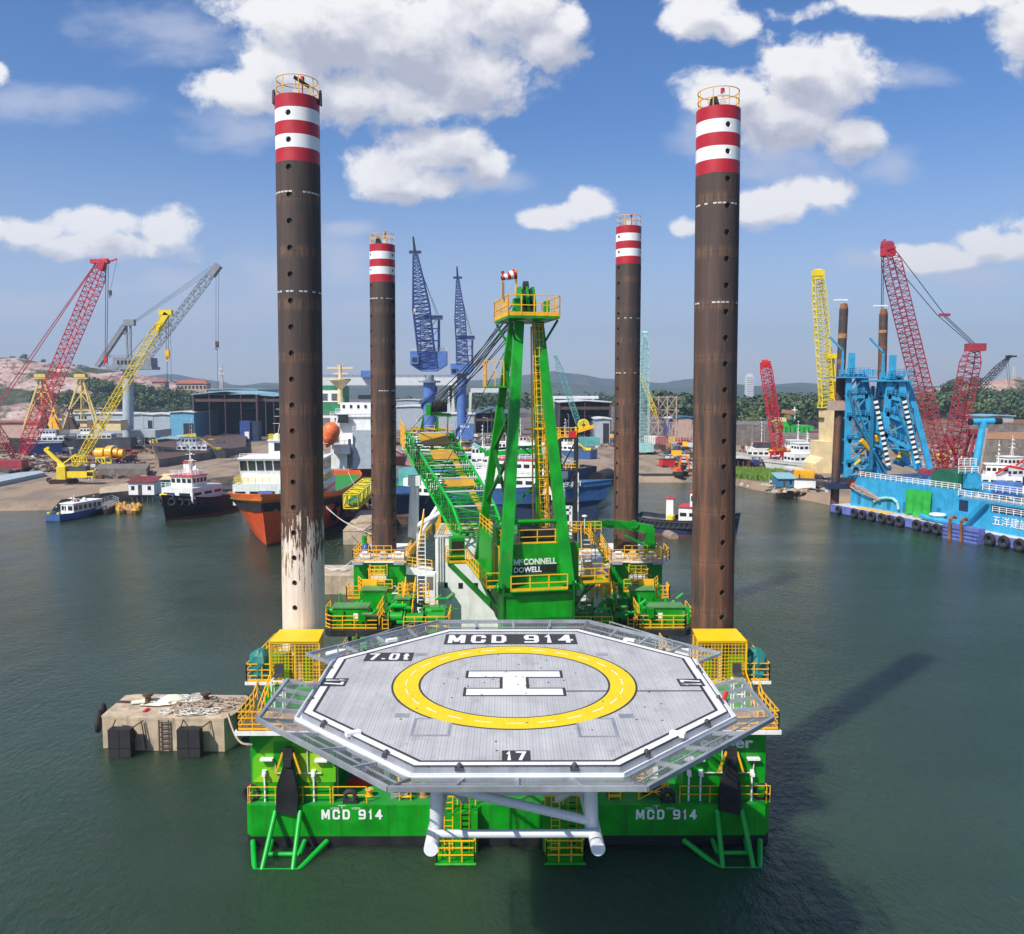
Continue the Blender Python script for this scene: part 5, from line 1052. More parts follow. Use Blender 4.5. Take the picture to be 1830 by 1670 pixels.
c3(mb, 'head_bracket', 'green'); c3(MB().lathe(Z((-.6,-2.4,35.4)), [(.75,0),(.75,1.2),(0,1.2)], 18, ax='X').lathe(Z((-.2,-2.4,36.4)), [(.4,0),(.4,.4),(0,.4)], 12, ax='X'), 'sheave', 'black_steel', True)
mb = MB(); mb.box(-1.3,-.8,-4.0,-3.2,33.76+ZB,35.2+ZB).box(1.2,1.6,-4.3,-3.7,33.76+ZB,35.0+ZB); c3(mb, 'equipment_box', 'green')
c3(MB().beam(Z((-1.2,-1,28.0)), Z((-2.9,0,28.0)), 1.0, .12).box(-3.1,-1.6,-1.0,.5,27.9+ZB,28.0+ZB), 'side_step', 'green'); c3(MB().rail([(-1.6,-1,28+ZB),(-3.1,-1,28+ZB),(-3.1,.5,28+ZB)], 2.2, .75, .055, 1), 'side_step_rail', 'orange_yellow')
# boom
BN, BT = V((-2.4, 81.5, 14.0)), V((-10.1, 108.5, 21.7))
def cb(mb, nm, mat, sm=False, par=None): return mb.build(nm, mat, par or cr, sm, True)
d = (BT-BN).normalized(); ax = d.cross(V((0,0,1))).normalized(); ux = ax.cross(d).normalized(); nb = 15; mb = MB(); mi = MB()
def bsec(i):
    f = i/nb; w = 4.1+1.4*f; h = 2.6+.1*f
    if i == 0: h = .6
    if i == 1: h = 1.7
    if i == nb: h = 1.4
    c = BN.lerp(BT, f); return [c+ax*x*w/2+ux*y*h/2 for x, y in ((-1,-1),(1,-1),(1,1),(-1,1))]
for i in range(nb):
    A_, B_ = bsec(i), bsec(i+1)
    for j in range(4):
        j2 = (j+1) % 4; mb.tube(A_[j], B_[j], .15, 6); mi.tube(A_[j], A_[j2], .075, 5); mi.tube(A_[j].lerp(B_[j],.5), A_[j2].lerp(B_[j2],.5), .06, 5)
        mi.tube(A_[j if i % 2 else j2], B_[j2 if i % 2 else j], .065, 5)
m5 = MB()
for i in range(2, nb, 2): q = bsec(i); m5.tube(q[2], q[3], .085, 6)
cb(m5, 'boom_cross_tube', 'offwhite')
bm = cb(mb, 'boom', 'jib_green', True); cb(mi, 'boom_bracing', 'green')
for f0, f1, w in ((.60,.71,.30),(.77,.92,.36),(.31,.38,.32),(.965,1.0,.42)):
    a, b2 = BN.lerp(BT, f0)+ux*1.38, BN.lerp(BT, f1)+ux*1.38; cb(MB().beam(a, b2, w*9.6, .05), 'boom_walkway', 'ochre')
a, b2 = BN.lerp(BT, .02)+ux*.6+ax*.9, BN.lerp(BT, .58)+ux*1.33+ax*.9; cb(MB().beam(a, b2, .7, .05), 'boom_walkway', 'ochre')
mb = MB(); tp = BT+ux*1.0
for s in (-1, 1): mb.beam(BT+ax*s*2.3+ux*.2, BT+ax*s*1.2+d*1.4+ux*1.0, .3); mb.beam(BT+ax*s*.9-d*1.5, BT+ax*s*.9-d*1.5+ux*3.2, .18); mb.beam(BT+ax*s*.9+d*.6, BT+ax*s*.9-d*1.5+ux*3.2, .18)
cb(mb, 'boom_head', 'green'); cb(MB().rail([BT+ax*-2.8+V((0,0,.4)), BT+ax*2.8+V((0,0,.4))], 1.2, .9, .05, 2).rail([BT+ax*-3.2-d*2+V((0,0,-1)), BT+ax*-3.2+d*1+V((0,0,-1))], 3.0, .8, .06, 3), 'head_access', 'orange_yellow')
# luffing gear: spreader, ropes, pendants
SP = at(785, 733, 97); top = Matrix.Translation(cr.location) @ Matrix.Rotation(R(11.3), 4, 'Z') @ V(Z((0, -1.6, 35.0)))
axw = V((math.cos(R(11.3)), math.sin(R(11.3)), 0)); mb = MB()
for k in range(9):
    c = SP+axw*(k-4)*.2+V((0,0,.35)); mb.ring(c, .55, .08, 16, 6, 'X')
blk = cb(mb, 'spreader_block', 'black_steel', True); cb(MB().bx(SP+axw*-1.2, (.5,.9,1.2)).beam(SP+axw*-1.3+V((0,0,-.4)), SP+axw*1.3+V((0,0,-.6)), .35, .4), 'spreader_frame', 'green')
mb = MB()
for k in range(10):
    dxv = axw*(k-4.5)*.2; p, q = top+axw*(k-4.5)*.14+V((0,0,(k % 3-1)*.8)), SP+dxv+V((0,0,.5+(k % 2)*.9)); n = 8; pr = p
    for i in range(1, n+1): c = p.lerp(q, i/n)+V((0,0,-.5*math.sin(math.pi*i/n))); mb.tube(pr, c, .045, 4); pr = c
cb(mb, 'luffing_rope', 'wire')
mb = MB(); mb.tube(SP+axw*-1.2, BT+ax*-2.2+ux*1.2, .08, 6); mb.tube(SP+axw*1.0+V((0,0,-.4)), BT+ax*2.2+ux*1.2-d*1.5, .08, 6); cb(mb, 'pendant', 'offwhite')
mb = MB(); mb.tube(top+V((0,0,-1)), at(760,900,88), .035, 4)
mb.tube(top, at(722,803,104), .03, 4); cb(mb, 'hoist_rope', 'wire')
# boom rest: grey tripod
br = thing('boom_rest', 'grey steel tube rest carrying the far end of the green boom', 'boom rest', at(748, 1010, 99))
mb = MB(); p = lambda px, py, y=99: at(px, py, y)
mb.tube(p(735,960), p(740,850), .42, 12); mb.tube(p(742,962), p(744,868), .36, 12); mb.tube(p(733,948), p(790,915), .34, 12); mb.tube(p(733,985), p(783,905), .3, 12); mb.tube(p(760,948,101), p(790,905,101), .34, 12); mb.build('tube', 'white', br, True, True)
MB().box(p(730,870).x, p(752,870).x, 98.5, 99.6, p(730,868).z, p(730,850).z).build('saddle', 'white', br, False, True)
# jib stored horizontally in the middle distance
# aft black lattice stair tower
bt = thing('black_tower', 'black steel frame tower with orange railed top platform behind the crane', 'stair tower', (xx(1014,104,900), 104, 2.59))
xa, xb = xx(1001,104,850), xx(1031,104,850); z1, z0 = zz(784,104), 2.6; mb = MB()
for x in (xa, xb):
    for y in (104, 107): mb.beam((x,y,z0), (x,y,z1), .3)
zs = [z0+(z1-z0)*k/5 for k in range(6)]
for a, b2 in zip(zs, zs[1:]):
    mb.beam((xa,104,b2), (xb,104,b2), .22); mb.beam((xa,104,a), (xb,104,b2), .16); mb.beam((xb,104,b2), (xb,107,b2), .22); mb.beam((xa,107,b2), (xb,107,b2), .2)
mb.build('tower_frame', 'black_steel', bt, False, True)
mb = MB(); mb.rail([(xa-1,104,z1),(xb,104,z1),(xb,107,z1)], 1.3, .8, .06, 2, .3); mb.rail([(xa,104,zs[2]),(xb,104,zs[2])], 1.1, .8, .06, 2, .2); mb.rail([(xa,104,zs[4]),(xb,104,zs[4])], 1.1, .8, .06, 2); mb.rail([(xa-2.5,104,zs[4]),(xa,104,z1)], 1.1, .8, .06, 2); mb.build('tower_rail', 'orange_yellow', bt, False, True)
MB().box(xa+1,xa+1.9,103.9,104,z1+.1,z1+.9).build('notice', 'sign_red', bt, False, True)
# engine stacks and tanks aft
for px, lb in ((966,'left'),(979,'middle'),(990,'right')):
    c = at(px, 930, 84); t = thing('exhaust_stack', '%s one of three dark grey exhaust stacks behind the machinery house' % lb, 'exhaust stack', (c.x, 84, 2.59), 0, 'exhaust stacks'); MB().tube((0,0,0), (0,0,zz(895,84)-2.6), .3, 12).build('stack', 'dark_grey', t, True); MB().ring((0,0,zz(895,84)-2.6), .3, .05, 12, 5, 'Z').build('rim', 'black', t, True)
fr = thing('white_gantry', 'white steel frame behind the right crane leg', 'frame', (xx(1005,90,930), 90, 2.59)); mb = MB(); xa, xb = xx(980,90,900), xx(1020,90,900)
for x in (xa, (xa+xb)/2, xb): mb.beam((x,90,3), (x,90,zz(905,90)), .3)
for py in (907, 917, 935): mb.beam((xa,90,zz(py,90)), (xb,90,zz(py,90)), .3)
mb.tube((xa+.6,90,zz(905,90)), (xa+.6,90,zz(880,90)), .3, 10); mb.tube((xb-.8,90,zz(905,90)), (xb-.8,90,zz(875,90)), .2, 10); mb.build('frame', 'white_clean', fr, False, True)
at_ = thing('antenna_pole', 'thin white pole standing right of the black tower', 'pole', (xx(1033,92,940), 92, 2.59)); MB().tube((0,0,0),(0,0,zz(845,92)-2.6),.06,6).build('pole', 'white_clean', at_); MB().lathe((.7,0,zz(925,92)-2.6), [(.05,0),(.3,.1),(.3,.2),(0,.3)], 10).tube((.7,0,zz(945,92)-2.6),(.7,0,zz(925,92)-2.6),.05,6).build('dome', 'white_clean', at_, True)
# windsock and mast lamp
wsk = thing('windsock', 'red and white striped windsock flying from a pole at the crane head', 'windsock', at(922, 530, 70.6)); b0 = at(922, 528, 70.6); b1 = at(923, 482, 70.6)
MB().tube(b0, b1, .07, 6).build('pole', 'orange_yellow', wsk, False, True)
q0, q1 = at(921, 490, 70.6), at(896, 498, 70.3); 
for k in range(5):
    a, b2 = q0.lerp(q1, k/5), q0.lerp(q1, (k+1)/5); MB().tube(a, b2, .42-.05*k, 12, .42-.05*(k+1), cap=False).build('sock_band', 'red_paint' if k % 2 == 0 else 'white_clean', wsk, True, True)
aw = thing('warning_light', 'red obstruction light on a thin pole left of the windsock', 'warning light', at(898, 535, 71.5)); MB().tube(at(898,535,71.5), at(898,489,71.5), .05, 5).tube(at(900,535,71.5), at(900,505,71.5), .06, 5).build('pole', 'rust_light', aw, False, True); MB().tube(at(898,489,71.5), at(898,485,71.5), .14, 8).build('lamp', 'sign_red', aw, True, True)
# green davit frame left of the A-frame
dv = thing('green_davit', 'slim green beam crossing in front of the A-frame towards the left', 'davit', at(880, 820, 92)); MB().beam(at(845,793,92), at(870,810,92), .35, .35).beam(at(866,812,92), at(960,806,92), .3, .5).beam(at(866,812,92), at(880,800,92), .15).build('beam', 'jib_green', dv, False, True); MB().beam(at(845,793,92), at(857,801,92), .4, .4).build('tip', 'teal_pale', dv, False, True)
# ================================================================ VESSELS, CRANES AND YARD BEHIND THE BARGE
def hull(L_, B, D, sheer=1.2, fb=.62, flare=.35, rake=.12, boot=.5, stern=.85, n=20, bulw=.9, round_=2.0):
    # origin midship at the waterline, bow to +y; returns (topsides, boot, deck) builders
    def sec(f):
        k = max(0, (f-fb)/(1-fb)); kw = max(0, (f-(fb-.12))/(1-(fb-.12)))
        wd = B/2*(1-k**(round_+.6))*(stern+(1-stern)*min(1, f/.12)); ww = B/2*(1-kw**1.5)*(stern+(1-stern)*min(1, f/.12))*(1-.03)
        y = -L_/2+L_*f; yr = rake*L_*max(0, (f-.8)/.2)**1.5; zs = D+sheer*max(0, (f-.45)/.55)**1.8+.25*sheer*max(0, (.2-f)/.2)
        ww = ww*(1-flare*k)
        return y, yr, max(.05, wd), max(.03, ww), zs
    S = [sec(i/n) for i in range(n+1)]
    top, bt, dk = MB(), MB(), MB()
    def strip(mb, za, zb, fa, fb_):   # fa/fb_: 0 at waterline, 1 at bulwark
        for s in (-1, 1):
            P = []
            for y, yr, wd, ww, zs in S:
                for f, z in ((fa, za), (fb_, zb)):
                    ft = f(zs) if callable(f) else f; zq = z(zs) if callable(z) else z; P.append((s*(ww+(wd-ww)*ft), y+yr*ft, zq))
            mb.add(P, [(2*i, 2*i+2, 2*i+3, 2*i+1) if s > 0 else (2*i+1, 2*i+3, 2*i+2, 2*i) for i in range(n)])
    m_ = lambda zs: zs*.55
    strip(top, boot, m_, .1, .5); strip(top, m_, lambda z: z+bulw, .5, 1.0); strip(bt, -1.5, boot, 0, .1)
    y, yr, wd, ww, zs = S[0]; top.add([(-wd, y, zs+bulw), (-ww, y, boot), (ww, y, boot), (wd, y, zs+bulw)], [(0,1,2,3)]); bt.add([(-ww, y, boot), (-ww, y, -1.5), (ww, y, -1.5), (ww, y, boot)], [(0,1,2,3)])
    P = [(-wd*.98, y+yr, zs) for y, yr, wd, ww, zs in S]+[(wd*.98, y+yr, zs) for y, yr, wd, ww, zs in S]; dk.add(P, [(i, n+1+i, n+2+i, i+1) for i in range(n)])
    rim = MB()
    for s in (-1, 1):
        Q = [V((s*wd, y+yr, zs+bulw)) for y, yr, wd, ww, zs in S]; rim.path(Q, .09, 4)
    return top, bt, dk, rim, S
def ship(name, label, cat, loc, rz, mats, group=None, **kw):
    t = thing(name, label, cat, loc, rz, group); top, bt, dk, rim, S = hull(**kw)
    top.build('hull', mats[0], t, True); bt.build('boot_top', mats[1], t, True); dk.build('deck', mats[2], t); rim.build('bulwark_rail', mats[3] if len(mats) > 3 else mats[0], t); return t, S
def cabin(t, x0, x1, y0, y1, z0, z1, mat='white', win=None, wmat='glass', nm='superstructure', faces='fbs', slope=0, wh=.8, roof=None, wgap=.3):
    mb = MB(); mb.add([(x0,y0,z0),(x1,y0,z0),(x1,y1,z0),(x0,y1,z0),(x0,y0,z1),(x1,y0,z1),(x1,y1+slope,z1),(x0,y1+slope,z1)], [(3,2,1,0),(4,5,6,7),(0,1,5,4),(1,2,6,5),(2,3,7,6),(3,0,4,7)]); o = mb.build(nm, mat, t)
    if roof: MB().box(x0-.2,x1+.2,y0-.2,y1+slope+.3,z1,z1+.18).build('roof', roof, o)
    if win:
        zc = z0+(z1-z0)*.58
        def row(p, q, nrm):
            p, q = V(p), V(q); n = max(1, int((q-p).length/win)); d = (q-p)/n
            for k in range(n):
                a = p+d*(k+wgap/2); b = p+d*(k+1-wgap/2); e_ = V(nrm)*.04; so = V((0, slope*wh/(z1-z0), 0)) if slope and abs(nrm[1]) > .5 and nrm[1] > 0 else V()
                MB().add([a+e_-V((0,0,wh/2))-so/2, b+e_-V((0,0,wh/2))-so/2, b+e_+V((0,0,wh/2))+so/2, a+e_+V((0,0,wh/2))+so/2], [(0,1,2,3)]).build('window', wmat, o)
        ys = slope*(zc-z0)/(z1-z0)
        if 'f' in faces: row((x1,y1+ys,zc), (x0,y1+ys,zc), (0,1,0))
        if 'b' in faces: row((x0,y0,zc), (x1,y0,zc), (0,-1,0))
        if 's' in faces: row((x1,y0,zc), (x1,y1,zc), (1,0,0)); row((x0,y1,zc), (x0,y0,zc), (-1,0,0))
    return o
def mast(t, x, y, z, h, mat='white', arms=3, nm='mast'):
    mb = MB(); mb.tube((x,y,z), (x,y,z+h), .12, 6, .05)
    for k in range(arms): zq = z+h*(.4+.18*k); w = 1.6-.35*k; mb.tube((x-w,y,zq), (x+w,y,zq), .05, 4); mb.box(x-w*.5,x-w*.5+.4,y-.2,y+.2,zq,zq+.3)
    mb.tube((x-.8,y,z), (x,y,z+h*.6), .05, 4); mb.tube((x+.8,y,z), (x,y,z+h*.6), .05, 4); mb.build(nm, mat, t)
TYRE = None
def tyre(p, nrz, r, label, group):
    global TYRE
    if TYRE is None: TYRE = MB().ring((0,0,0), .66, .3, 16, 8, 'Y').build('tyre_fender', 'rubber', None, True); o = TYRE
    else: o = TYRE.copy(); COL.objects.link(o)
    o.location = p; o.rotation_euler = (0, 0, nrz); o.scale = (r, r, r); tag(o, label, 'tyre', group); return o
def head(px0, py0, px1, py1, z=0):
    a, b = gr(px0, py0, z), gr(px1, py1, z); return a, b, math.atan2(-(b-a).x, (b-a).y), (b-a).length

# ---- orange offshore ship
bow = gr(505, 974); rz = math.atan2(-( -34.5-bow.x+6), 60)  # bow towards the camera
dirv = V((.05, -1, 0)).normalized(); rz = math.atan2(-dirv.x, dirv.y); Lo = 62; c = bow-dirv*(Lo/2-1.5)+V((-2.4,0,0))
t, S = ship('offshore_ship', 'big orange offshore supply ship with white bridge and black bow fender behind the left leg', 'ship', c, rz, ['ship_orange','boot_red','deck_green','bright_orange'], L_=Lo, B=21, D=6.2, sheer=2.4, fb=.60, flare=.18, rake=.06, boot=.35, bulw=1.1, round_=3.4)
def wrapband(t, S, f0, f1, off, mat, nm, i0=10, extra=0):
    for s in (-1, 1):
        P = []
        for y, yr, wd, ww, zs in S[i0:]:
            for f in (f0, f1):
                hh = .35+(zs+1.1-.35)*f; q = .5*(f/.5) if f < .5 else f; fr = (hh/(zs*.55)*.5) if hh < zs*.55 else .5+.5*(hh-zs*.55)/(zs*.45+1.1); P.append((s*(ww+(wd-ww)*fr+off), y+yr*fr+off*.5, hh))
        k = len(P)//2; MB().add(P, [(2*i, 2*i+2, 2*i+3, 2*i+1) if s > 0 else (2*i+1, 2*i+3, 2*i+2, 2*i) for i in range(k-1)]).build(nm, mat, t)
wrapband(t, S, .66, .84, .14, 'rubber', 'bow_fender', 11); wrapband(t, S, .84, 1.0, .06, 'bright_orange', 'bulwark_paint', 8)
cabin(t, -8.2,8.2, 4,22, 6.2,10.1, 'white', 2.4, wh=.7, faces='fs'); cabin(t, -7.6,7.6, 6,18, 10.1,11.4, 'white', None); cabin(t, -8.0,8.0, 8,17, 11.4,14.6, 'white', 1.5, slope=1.0, wh=1.9, nm='bridge', roof='white_clean', wgap=.16); cabin(t, -4.5,3.5, 8.5,12.5, 14.8,17.8, 'white', 2.8, wh=1.6, nm='upper_cabin', roof='white_clean', faces='f', wgap=.55)
MB().rail([(-8,21.8,10.2),(8,21.8,10.2),(8,5,10.2)],1.1,1.3,.06,2).rail([(-8,5,10.2),(-8,21.8,10.2)],1.1,1.3,.06,2).rail([(-4.5,12.6,17.9),(3.5,12.6,17.9),(3.5,8.5,17.9)],1.1,1,.06,2).build('yellow_rail', 'lemon', t)
MB().rail([(-7.9,17.5,14.8),(7.9,17.5,14.8)],.8,1.6,.05,1).build('white_rail', 'white_clean', t)
mast(t, 1.5, 10, 17.9, 8, arms=3); mast(t, -3.4, 10, 17.9, 6.5, arms=1); mast(t, -6.5, 12, 14.8, 6, arms=2)
MB().lathe((2.2,10.5,17.9), [(.7,0),(.8,.5),(.6,1.1),(0,1.3)], 12).build('radar_dome', 'white_clean', t, True); MB().bx((-1.6,10.5,18.4), (1.6,1.0,.8)).build('rescue_boat', 'bright_orange', t)
MB().tube((-3.2,24.5,8.6), (-1.0,24.5,8.6), .75, 12).build('mooring_winch', 'teal', t, True); MB().tube((.2,24.7,8.6), (2.8,24.7,8.6), .6, 12).build('mooring_winch', 'box_blue', t, True); MB().tube((-5.6,23.8,8.3), (-4.2,23.8,8.3), .6, 12).build('capstan', 'white', t, True)
for s in (-1, 1):
    yy_, yr, wd, ww, zs = S[16]; x = s*(ww+(wd-ww)*.30-.1); MB().bx((x, yy_+.6, 3.9), (.5,2.2,2.2), s*.30).build('anchor_pocket', 'boot_red', t)
for k, (py, px) in enumerate(((895,603),(918,597),(926,611),(905,613))): tyre(gr(px, py, 0)*0+at(px, py, 172), rz+1.57, 1.5, 'black tyre hanging on the starboard side of the orange ship', 'tyres on the orange ship')
MB().rail([(8.2,2,7),(8.2,-24,6.3)],1.1,1.6,.08,2).build('deck_rail', 'lemon', t)
# ---- black tug at left
a = gr(300, 930); dirv = V((-.27,-.96,0)).normalized(); rz = math.atan2(-dirv.x, dirv.y); c = a-dirv*10+V((.2,0,0))
t, S = ship('tug', 'black hulled tug with white cabin, red roof edge and tyres around its bow', 'tug', c, rz, ['black','boot_red','concrete_dark','rubber'], L_=22, B=9.8, D=3.1, sheer=1.7, fb=.55, flare=.45, rake=.05, boot=.35, bulw=.9, round_=1.8)
cabin(t, -3.9,3.9, -4,7, 3.3,6.6, 'white', 3.2, wh=.6, faces='fs'); cabin(t, -2.7,2.7, 0,5.2, 6.6,9.0, 'white', 1.15, slope=.3, wh=.95, nm='wheelhouse', roof='sign_red'); cabin(t, 2.6,4.2, -3.5,-1.2, 6.6,11.4, 'white', nm='funnel', roof='sign_red')
MB().rail([(-2.8,0,9.2),(-2.8,5.4,9.2),(2.8,5.4,9.2),(2.8,0,9.2)],1.0,1.1,.05,2).rail([(-3.9,7,6.7),(3.9,7,6.7)],1.0,1.1,.05,1).build('rail', 'white_clean', t); mast(t, 0, 2, 9.2, 7.5, arms=3); mast(t, -2.2, 3.2, 9.2, 2.5, arms=1)
MB().lathe((-2,3,9.4), [(.5,.8),(.55,1.2),(.3,1.7),(0,1.8)], 10).build('radar_dome', 'white_clean', t, True); MB().tube((-1.6,10,5.2),(-.2,10,5.2),.4,10).build('winch', 'box_blue', t, True); MB().tube((.4,9.6,5.3),(2.2,9.6,5.3),.3,10).build('winch', 'lemon', t, True); MB().bx((2.0,7.1,4.7), (1.1,.1,1.0)).build('notice', 'sign_red', t)
for s in (-1, 1):
    for k in range(9, 20):
        if s < 0 and k < 14: continue
        yy_, yr, wd, ww, zs = S[k]; x = s*(wd*.93+.15); y = yy_+yr*.8; p = Matrix.Rotation(rz, 3, 'Z') @ V((x, y, zs-.5)); nn = math.atan2(s*1.0, .25+max(0, (k-13))*.28)
        tyre(c+p, rz-nn+math.pi, 1.05 if k > 11 else .8, 'black tyre hanging around the bow of the black tug', 'tyres on the black tug')
# ---- blue tug bow between
t, S = ship('workboat', 'small blue workboat squeezed between the black tug and the orange ship', 'boat', gr(424, 930)+V((5.2,17,0)), R(169), ['ship_blue','navy','deck_green'], L_=28, B=6, D=3.2, sheer=1.6, fb=.55, flare=.4, rake=.06, boot=1.4, bulw=.8)
cabin(t, -2.5,2.5, -3,5, 3.6,6.2, 'white', 1.6, faces='fs', roof='white_clean'); mast(t, 0, 0, 6.4, 4, arms=2)
# ---- crew boat at far left
a, b, rz, ln = head(92, 934, 172, 918); t, S = ship('crew_boat', 'blue and white crew boat with cabin windows near the left shore', 'boat', (a+b)/2+V((0,1.5,0)), rz, ['ship_blue','navy','offwhite'], L_=15, B=4.2, D=1.1, sheer=.7, fb=.5, flare=.3, rake=.04, boot=.2, bulw=.35)
cabin(t, -1.6,1.6, -3.2,5.6, 1.1,3.2, 'white', 1.3, wh=.95, roof='white_clean', nm='cabin', faces='bs'); MB().bx((-.3,0,3.6),(.6,1.6,.3)).build('life_ring_rack', 'sign_red', t); MB().lathe((.3,1.8,3.4),[(.5,0),(.5,.4),(0,.8)],8).build('roof_dome', 'white_clean', t, True); mast(t, 0, -1, 3.4, 1.8, arms=1)
for s in (-1, 1): MB().bx((s*1.2,-7.1,1.4),(.5,.6,1.1)).build('outboard_post', 'lemon', t)
CREW = t
# people
def person_mesh(key, col, pose=0):
    me = bpy.data.meshes.new('person'); f = .18 if pose else 0
    vs = [(0,0,.92),(0,0,1.15),(0,0,1.38),(0,0,1.5),(0,.02,1.62),(0,.02,1.74), (.19,0,1.38),(.27,.05+f,1.12),(.25,.2+f,.92),(.25,.24+f,.84), (-.19,0,1.38),(-.27,-.05,1.12),(-.26,.05,.9),(-.26,.07,.82), (.1,0,.86),(.12,f,.48),(.13,f*.6,.08),(.13,.16+f*.6,.04), (-.1,0,.86),(-.12,-f*.6,.48),(-.13,-f,.08),(-.13,.16-f,.04)]
    es = [(0,1),(1,2),(2,3),(3,4),(4,5),(2,6),(6,7),(7,8),(8,9),(2,10),(10,11),(11,12),(12,13),(0,14),(14,15),(15,16),(16,17),(0,18),(18,19),(19,20),(20,21)]
    rad = [.16,.15,.17,.06,.10,.09,.075,.055,.04,.035,.075,.055,.04,.035,.095,.07,.05,.045,.095,.07,.05,.045]
    me.from_pydata(vs, es, []); o = bpy.data.objects.new('person', me); COL.objects.link(o); sk = o.modifiers.new('s', 'SKIN')
    for i, r in enumerate(rad): me.skin_vertices[0].data[i].radius = (r, r)
    me.skin_vertices[0].data[0].use_root = True; o.modifiers.new('u', 'SUBSURF').levels = 1
    dg = bpy.context.evaluated_depsgraph_get(); m2 = bpy.data.meshes.new_from_object(o.evaluated_get(dg)); bpy.data.objects.remove(o); m2.materials.clear(); m2.materials.append(M(col)); m2.materials.append(M('skin'))
    for p in m2.polygons:
        if p.center.z > 1.5 or (abs(p.center.x) > .2 and p.center.z < .88): p.material_index = 1
        p.use_smooth = True
    return m2
PM = {}
def person(p, col, label, rz=0, pose=1, group=None, helmet='white_clean'):
    if (col, pose) not in PM: PM[(col, pose)] = person_mesh('p', col, pose)
    t = thing('person', label, 'person', p, rz, group); o = bpy.data.objects.new('body', PM[(col, pose)]); COL.objects.link(o); o.parent = t
    MB().lathe((0,.02,1.66), [(.135,0),(.14,.04),(.12,.12),(.05,.18),(0,.19)], 12).build('helmet', helmet, t, True); return t
rm = Matrix.Rotation(CREW.rotation_euler.z, 3, 'Z')
person(CREW.location+rm @ V((-.9,-5.2,1.15)), 'overall_navy', 'person in dark clothes and white helmet standing on the left of the crew boat stern', 1, 0); person(CREW.location+rm @ V((.6,-4.6,1.15)), 'overall_white', 'person in white shirt standing on the right of the crew boat stern', 2, 0)
for k, (px, py, col, lb) in enumerate(((157,852,'overall_orange','person in red orange overall walking right of the yellow crawler crane'),(159,860,'overall_white','person in white with orange helmet beside the yellow crane tracks'),(165,861,'overall_white','person in white standing furthest right behind the yellow crane'),(214,836,'overall_navy','person in dark blue left one of the pair by the black barge'),(224,834,'overall_navy','person in dark blue right one of the pair by the black barge'),(238,836,'overall_navy','crouched dark figure walking right of the black barge'),(245,836,'overall_navy','second dark figure right of the black barge'),(300,812,'overall_white','person in white standing near the dock wall'),(170,807,'overall_white','person in white in front of the orange machine'),(182,822,'overall_white','person in yellow vest on the black barge'),(168,900,'overall_navy','dark dressed person standing on the pontoon beside the crew boat'))):
    person(gr(px, py, 2.0), col, lb, k*1.3, k % 2, None, 'bright_orange' if k in (1,) else 'white_clean')
# ---- right tug
a = gr(1228, 962); t, S = ship('tug', 'small tug with red and green trim, half hidden by the front right leg', 'tug', V((a.x+.8, a.y+5, 0)), R(-112), ['navy','boot_red','concrete_dark','rubber'], L_=19, B=7.6, D=2.2, sheer=1.6, fb=.55, flare=.35, rake=.04, boot=.3, bulw=.8)
cabin(t, -2.6,2.6, -1,6, 2.3,5.4, 'white', 1.6, faces='fbs', wh=.7, roof='sign_red'); cabin(t, -1.9,1.9, 1,5, 5.6,8.3, 'white', 1.1, faces='fbs', nm='wheelhouse', roof='sign_red', wh=1.0); MB().box(-1.95,1.95,.9,1.0,5.7,8.1).build('side_door', 'funnel_green', t); cabin(t, -2.6,-1.3, -4.2,-2.8, 2.3,6.5, 'white', nm='funnel', roof='sign_red'); MB().bx((0,-3,3),(2.5,1.2,.8)).build('winch', 'lemon', t)
mast(t, 0, 3, 8.4, 10, arms=4); rm = Matrix.Rotation(t.rotation_euler.z, 3, 'Z')
for k in range(0, 20): yy_, yr, wd, ww, zs = S[k]; tyre(t.location+rm @ V((wd*.96+.1, yy_, zs-.1)), t.rotation_euler.z+math.pi/2, .85, 'black tyre hanging along the small tug at the right', 'tyres on the right tug')
pz = thing('floating_hose', 'brown ribbed hose floating beside the right tug', 'hose', gr(1170, 942)); a, b = gr(1163, 940, .2), gr(1205, 962, .2); mb = MB(); n = 16
for k in range(n): mb.tube(a.lerp(b, k/n), a.lerp(b, (k+.8)/n), .95, 10); mb.tube(a.lerp(b, (k+.7)/n), b.lerp(a, 1-(k+1)/n), .82, 10)
mb.build('hose_body', 'hose', pz, True, True); wk = MB().add([gr(1062,952,.03),gr(1095,948,.03),gr(1098,953,.03),gr(1070,958,.03)], [(0,1,2,3)])
# ---- tanker behind
bowp = gr(640, 862); t, S = ship('tanker', 'large red hulled tanker with white accommodation and green funnel between the left legs', 'ship', V((-44, 262, 0)), R(182+8), ['ship_red','boot_red','concrete_dark','white'], L_=44, B=17, D=6.4, sheer=1.2, fb=.6, flare=.3, rake=.04, boot=2.2, bulw=1.0)
t.rotation_euler = (0, 0, R(194)); t.location = (-41, 272, 0)
TK = thing('ship_superstructure', 'white tanker accommodation decks with orange lifeboat and green striped funnel', 'ship accommodation', at(640, 790, 255)); 
def tkb(px0, px1, py0, py1, Y, D_, mat, nm='deck_block'): return MB().box(xx(px0,Y,py0), xx(px1,Y,py0), Y, Y+D_, zz(py1,Y), zz(py0,Y)).build(nm, mat, TK, False, True)
tkb(590,662,745,838,250,18,'white'); tkb(608,665,720,745,252,16,'white_clean'); tkb(600,668,738,741,249,2,'white_clean','bridge_wing'); tkb(630,664,770,838,244,6,'shed_grey'); tkb(596,625,795,812,243,7,'white'); tkb(585,620,812,838,245,5,'white')
tkb(570,615,690,740,258,8,'funnel_green','funnel'); tkb(569.5,609,698,719,257.8,1,'white_clean','funnel_band'); 
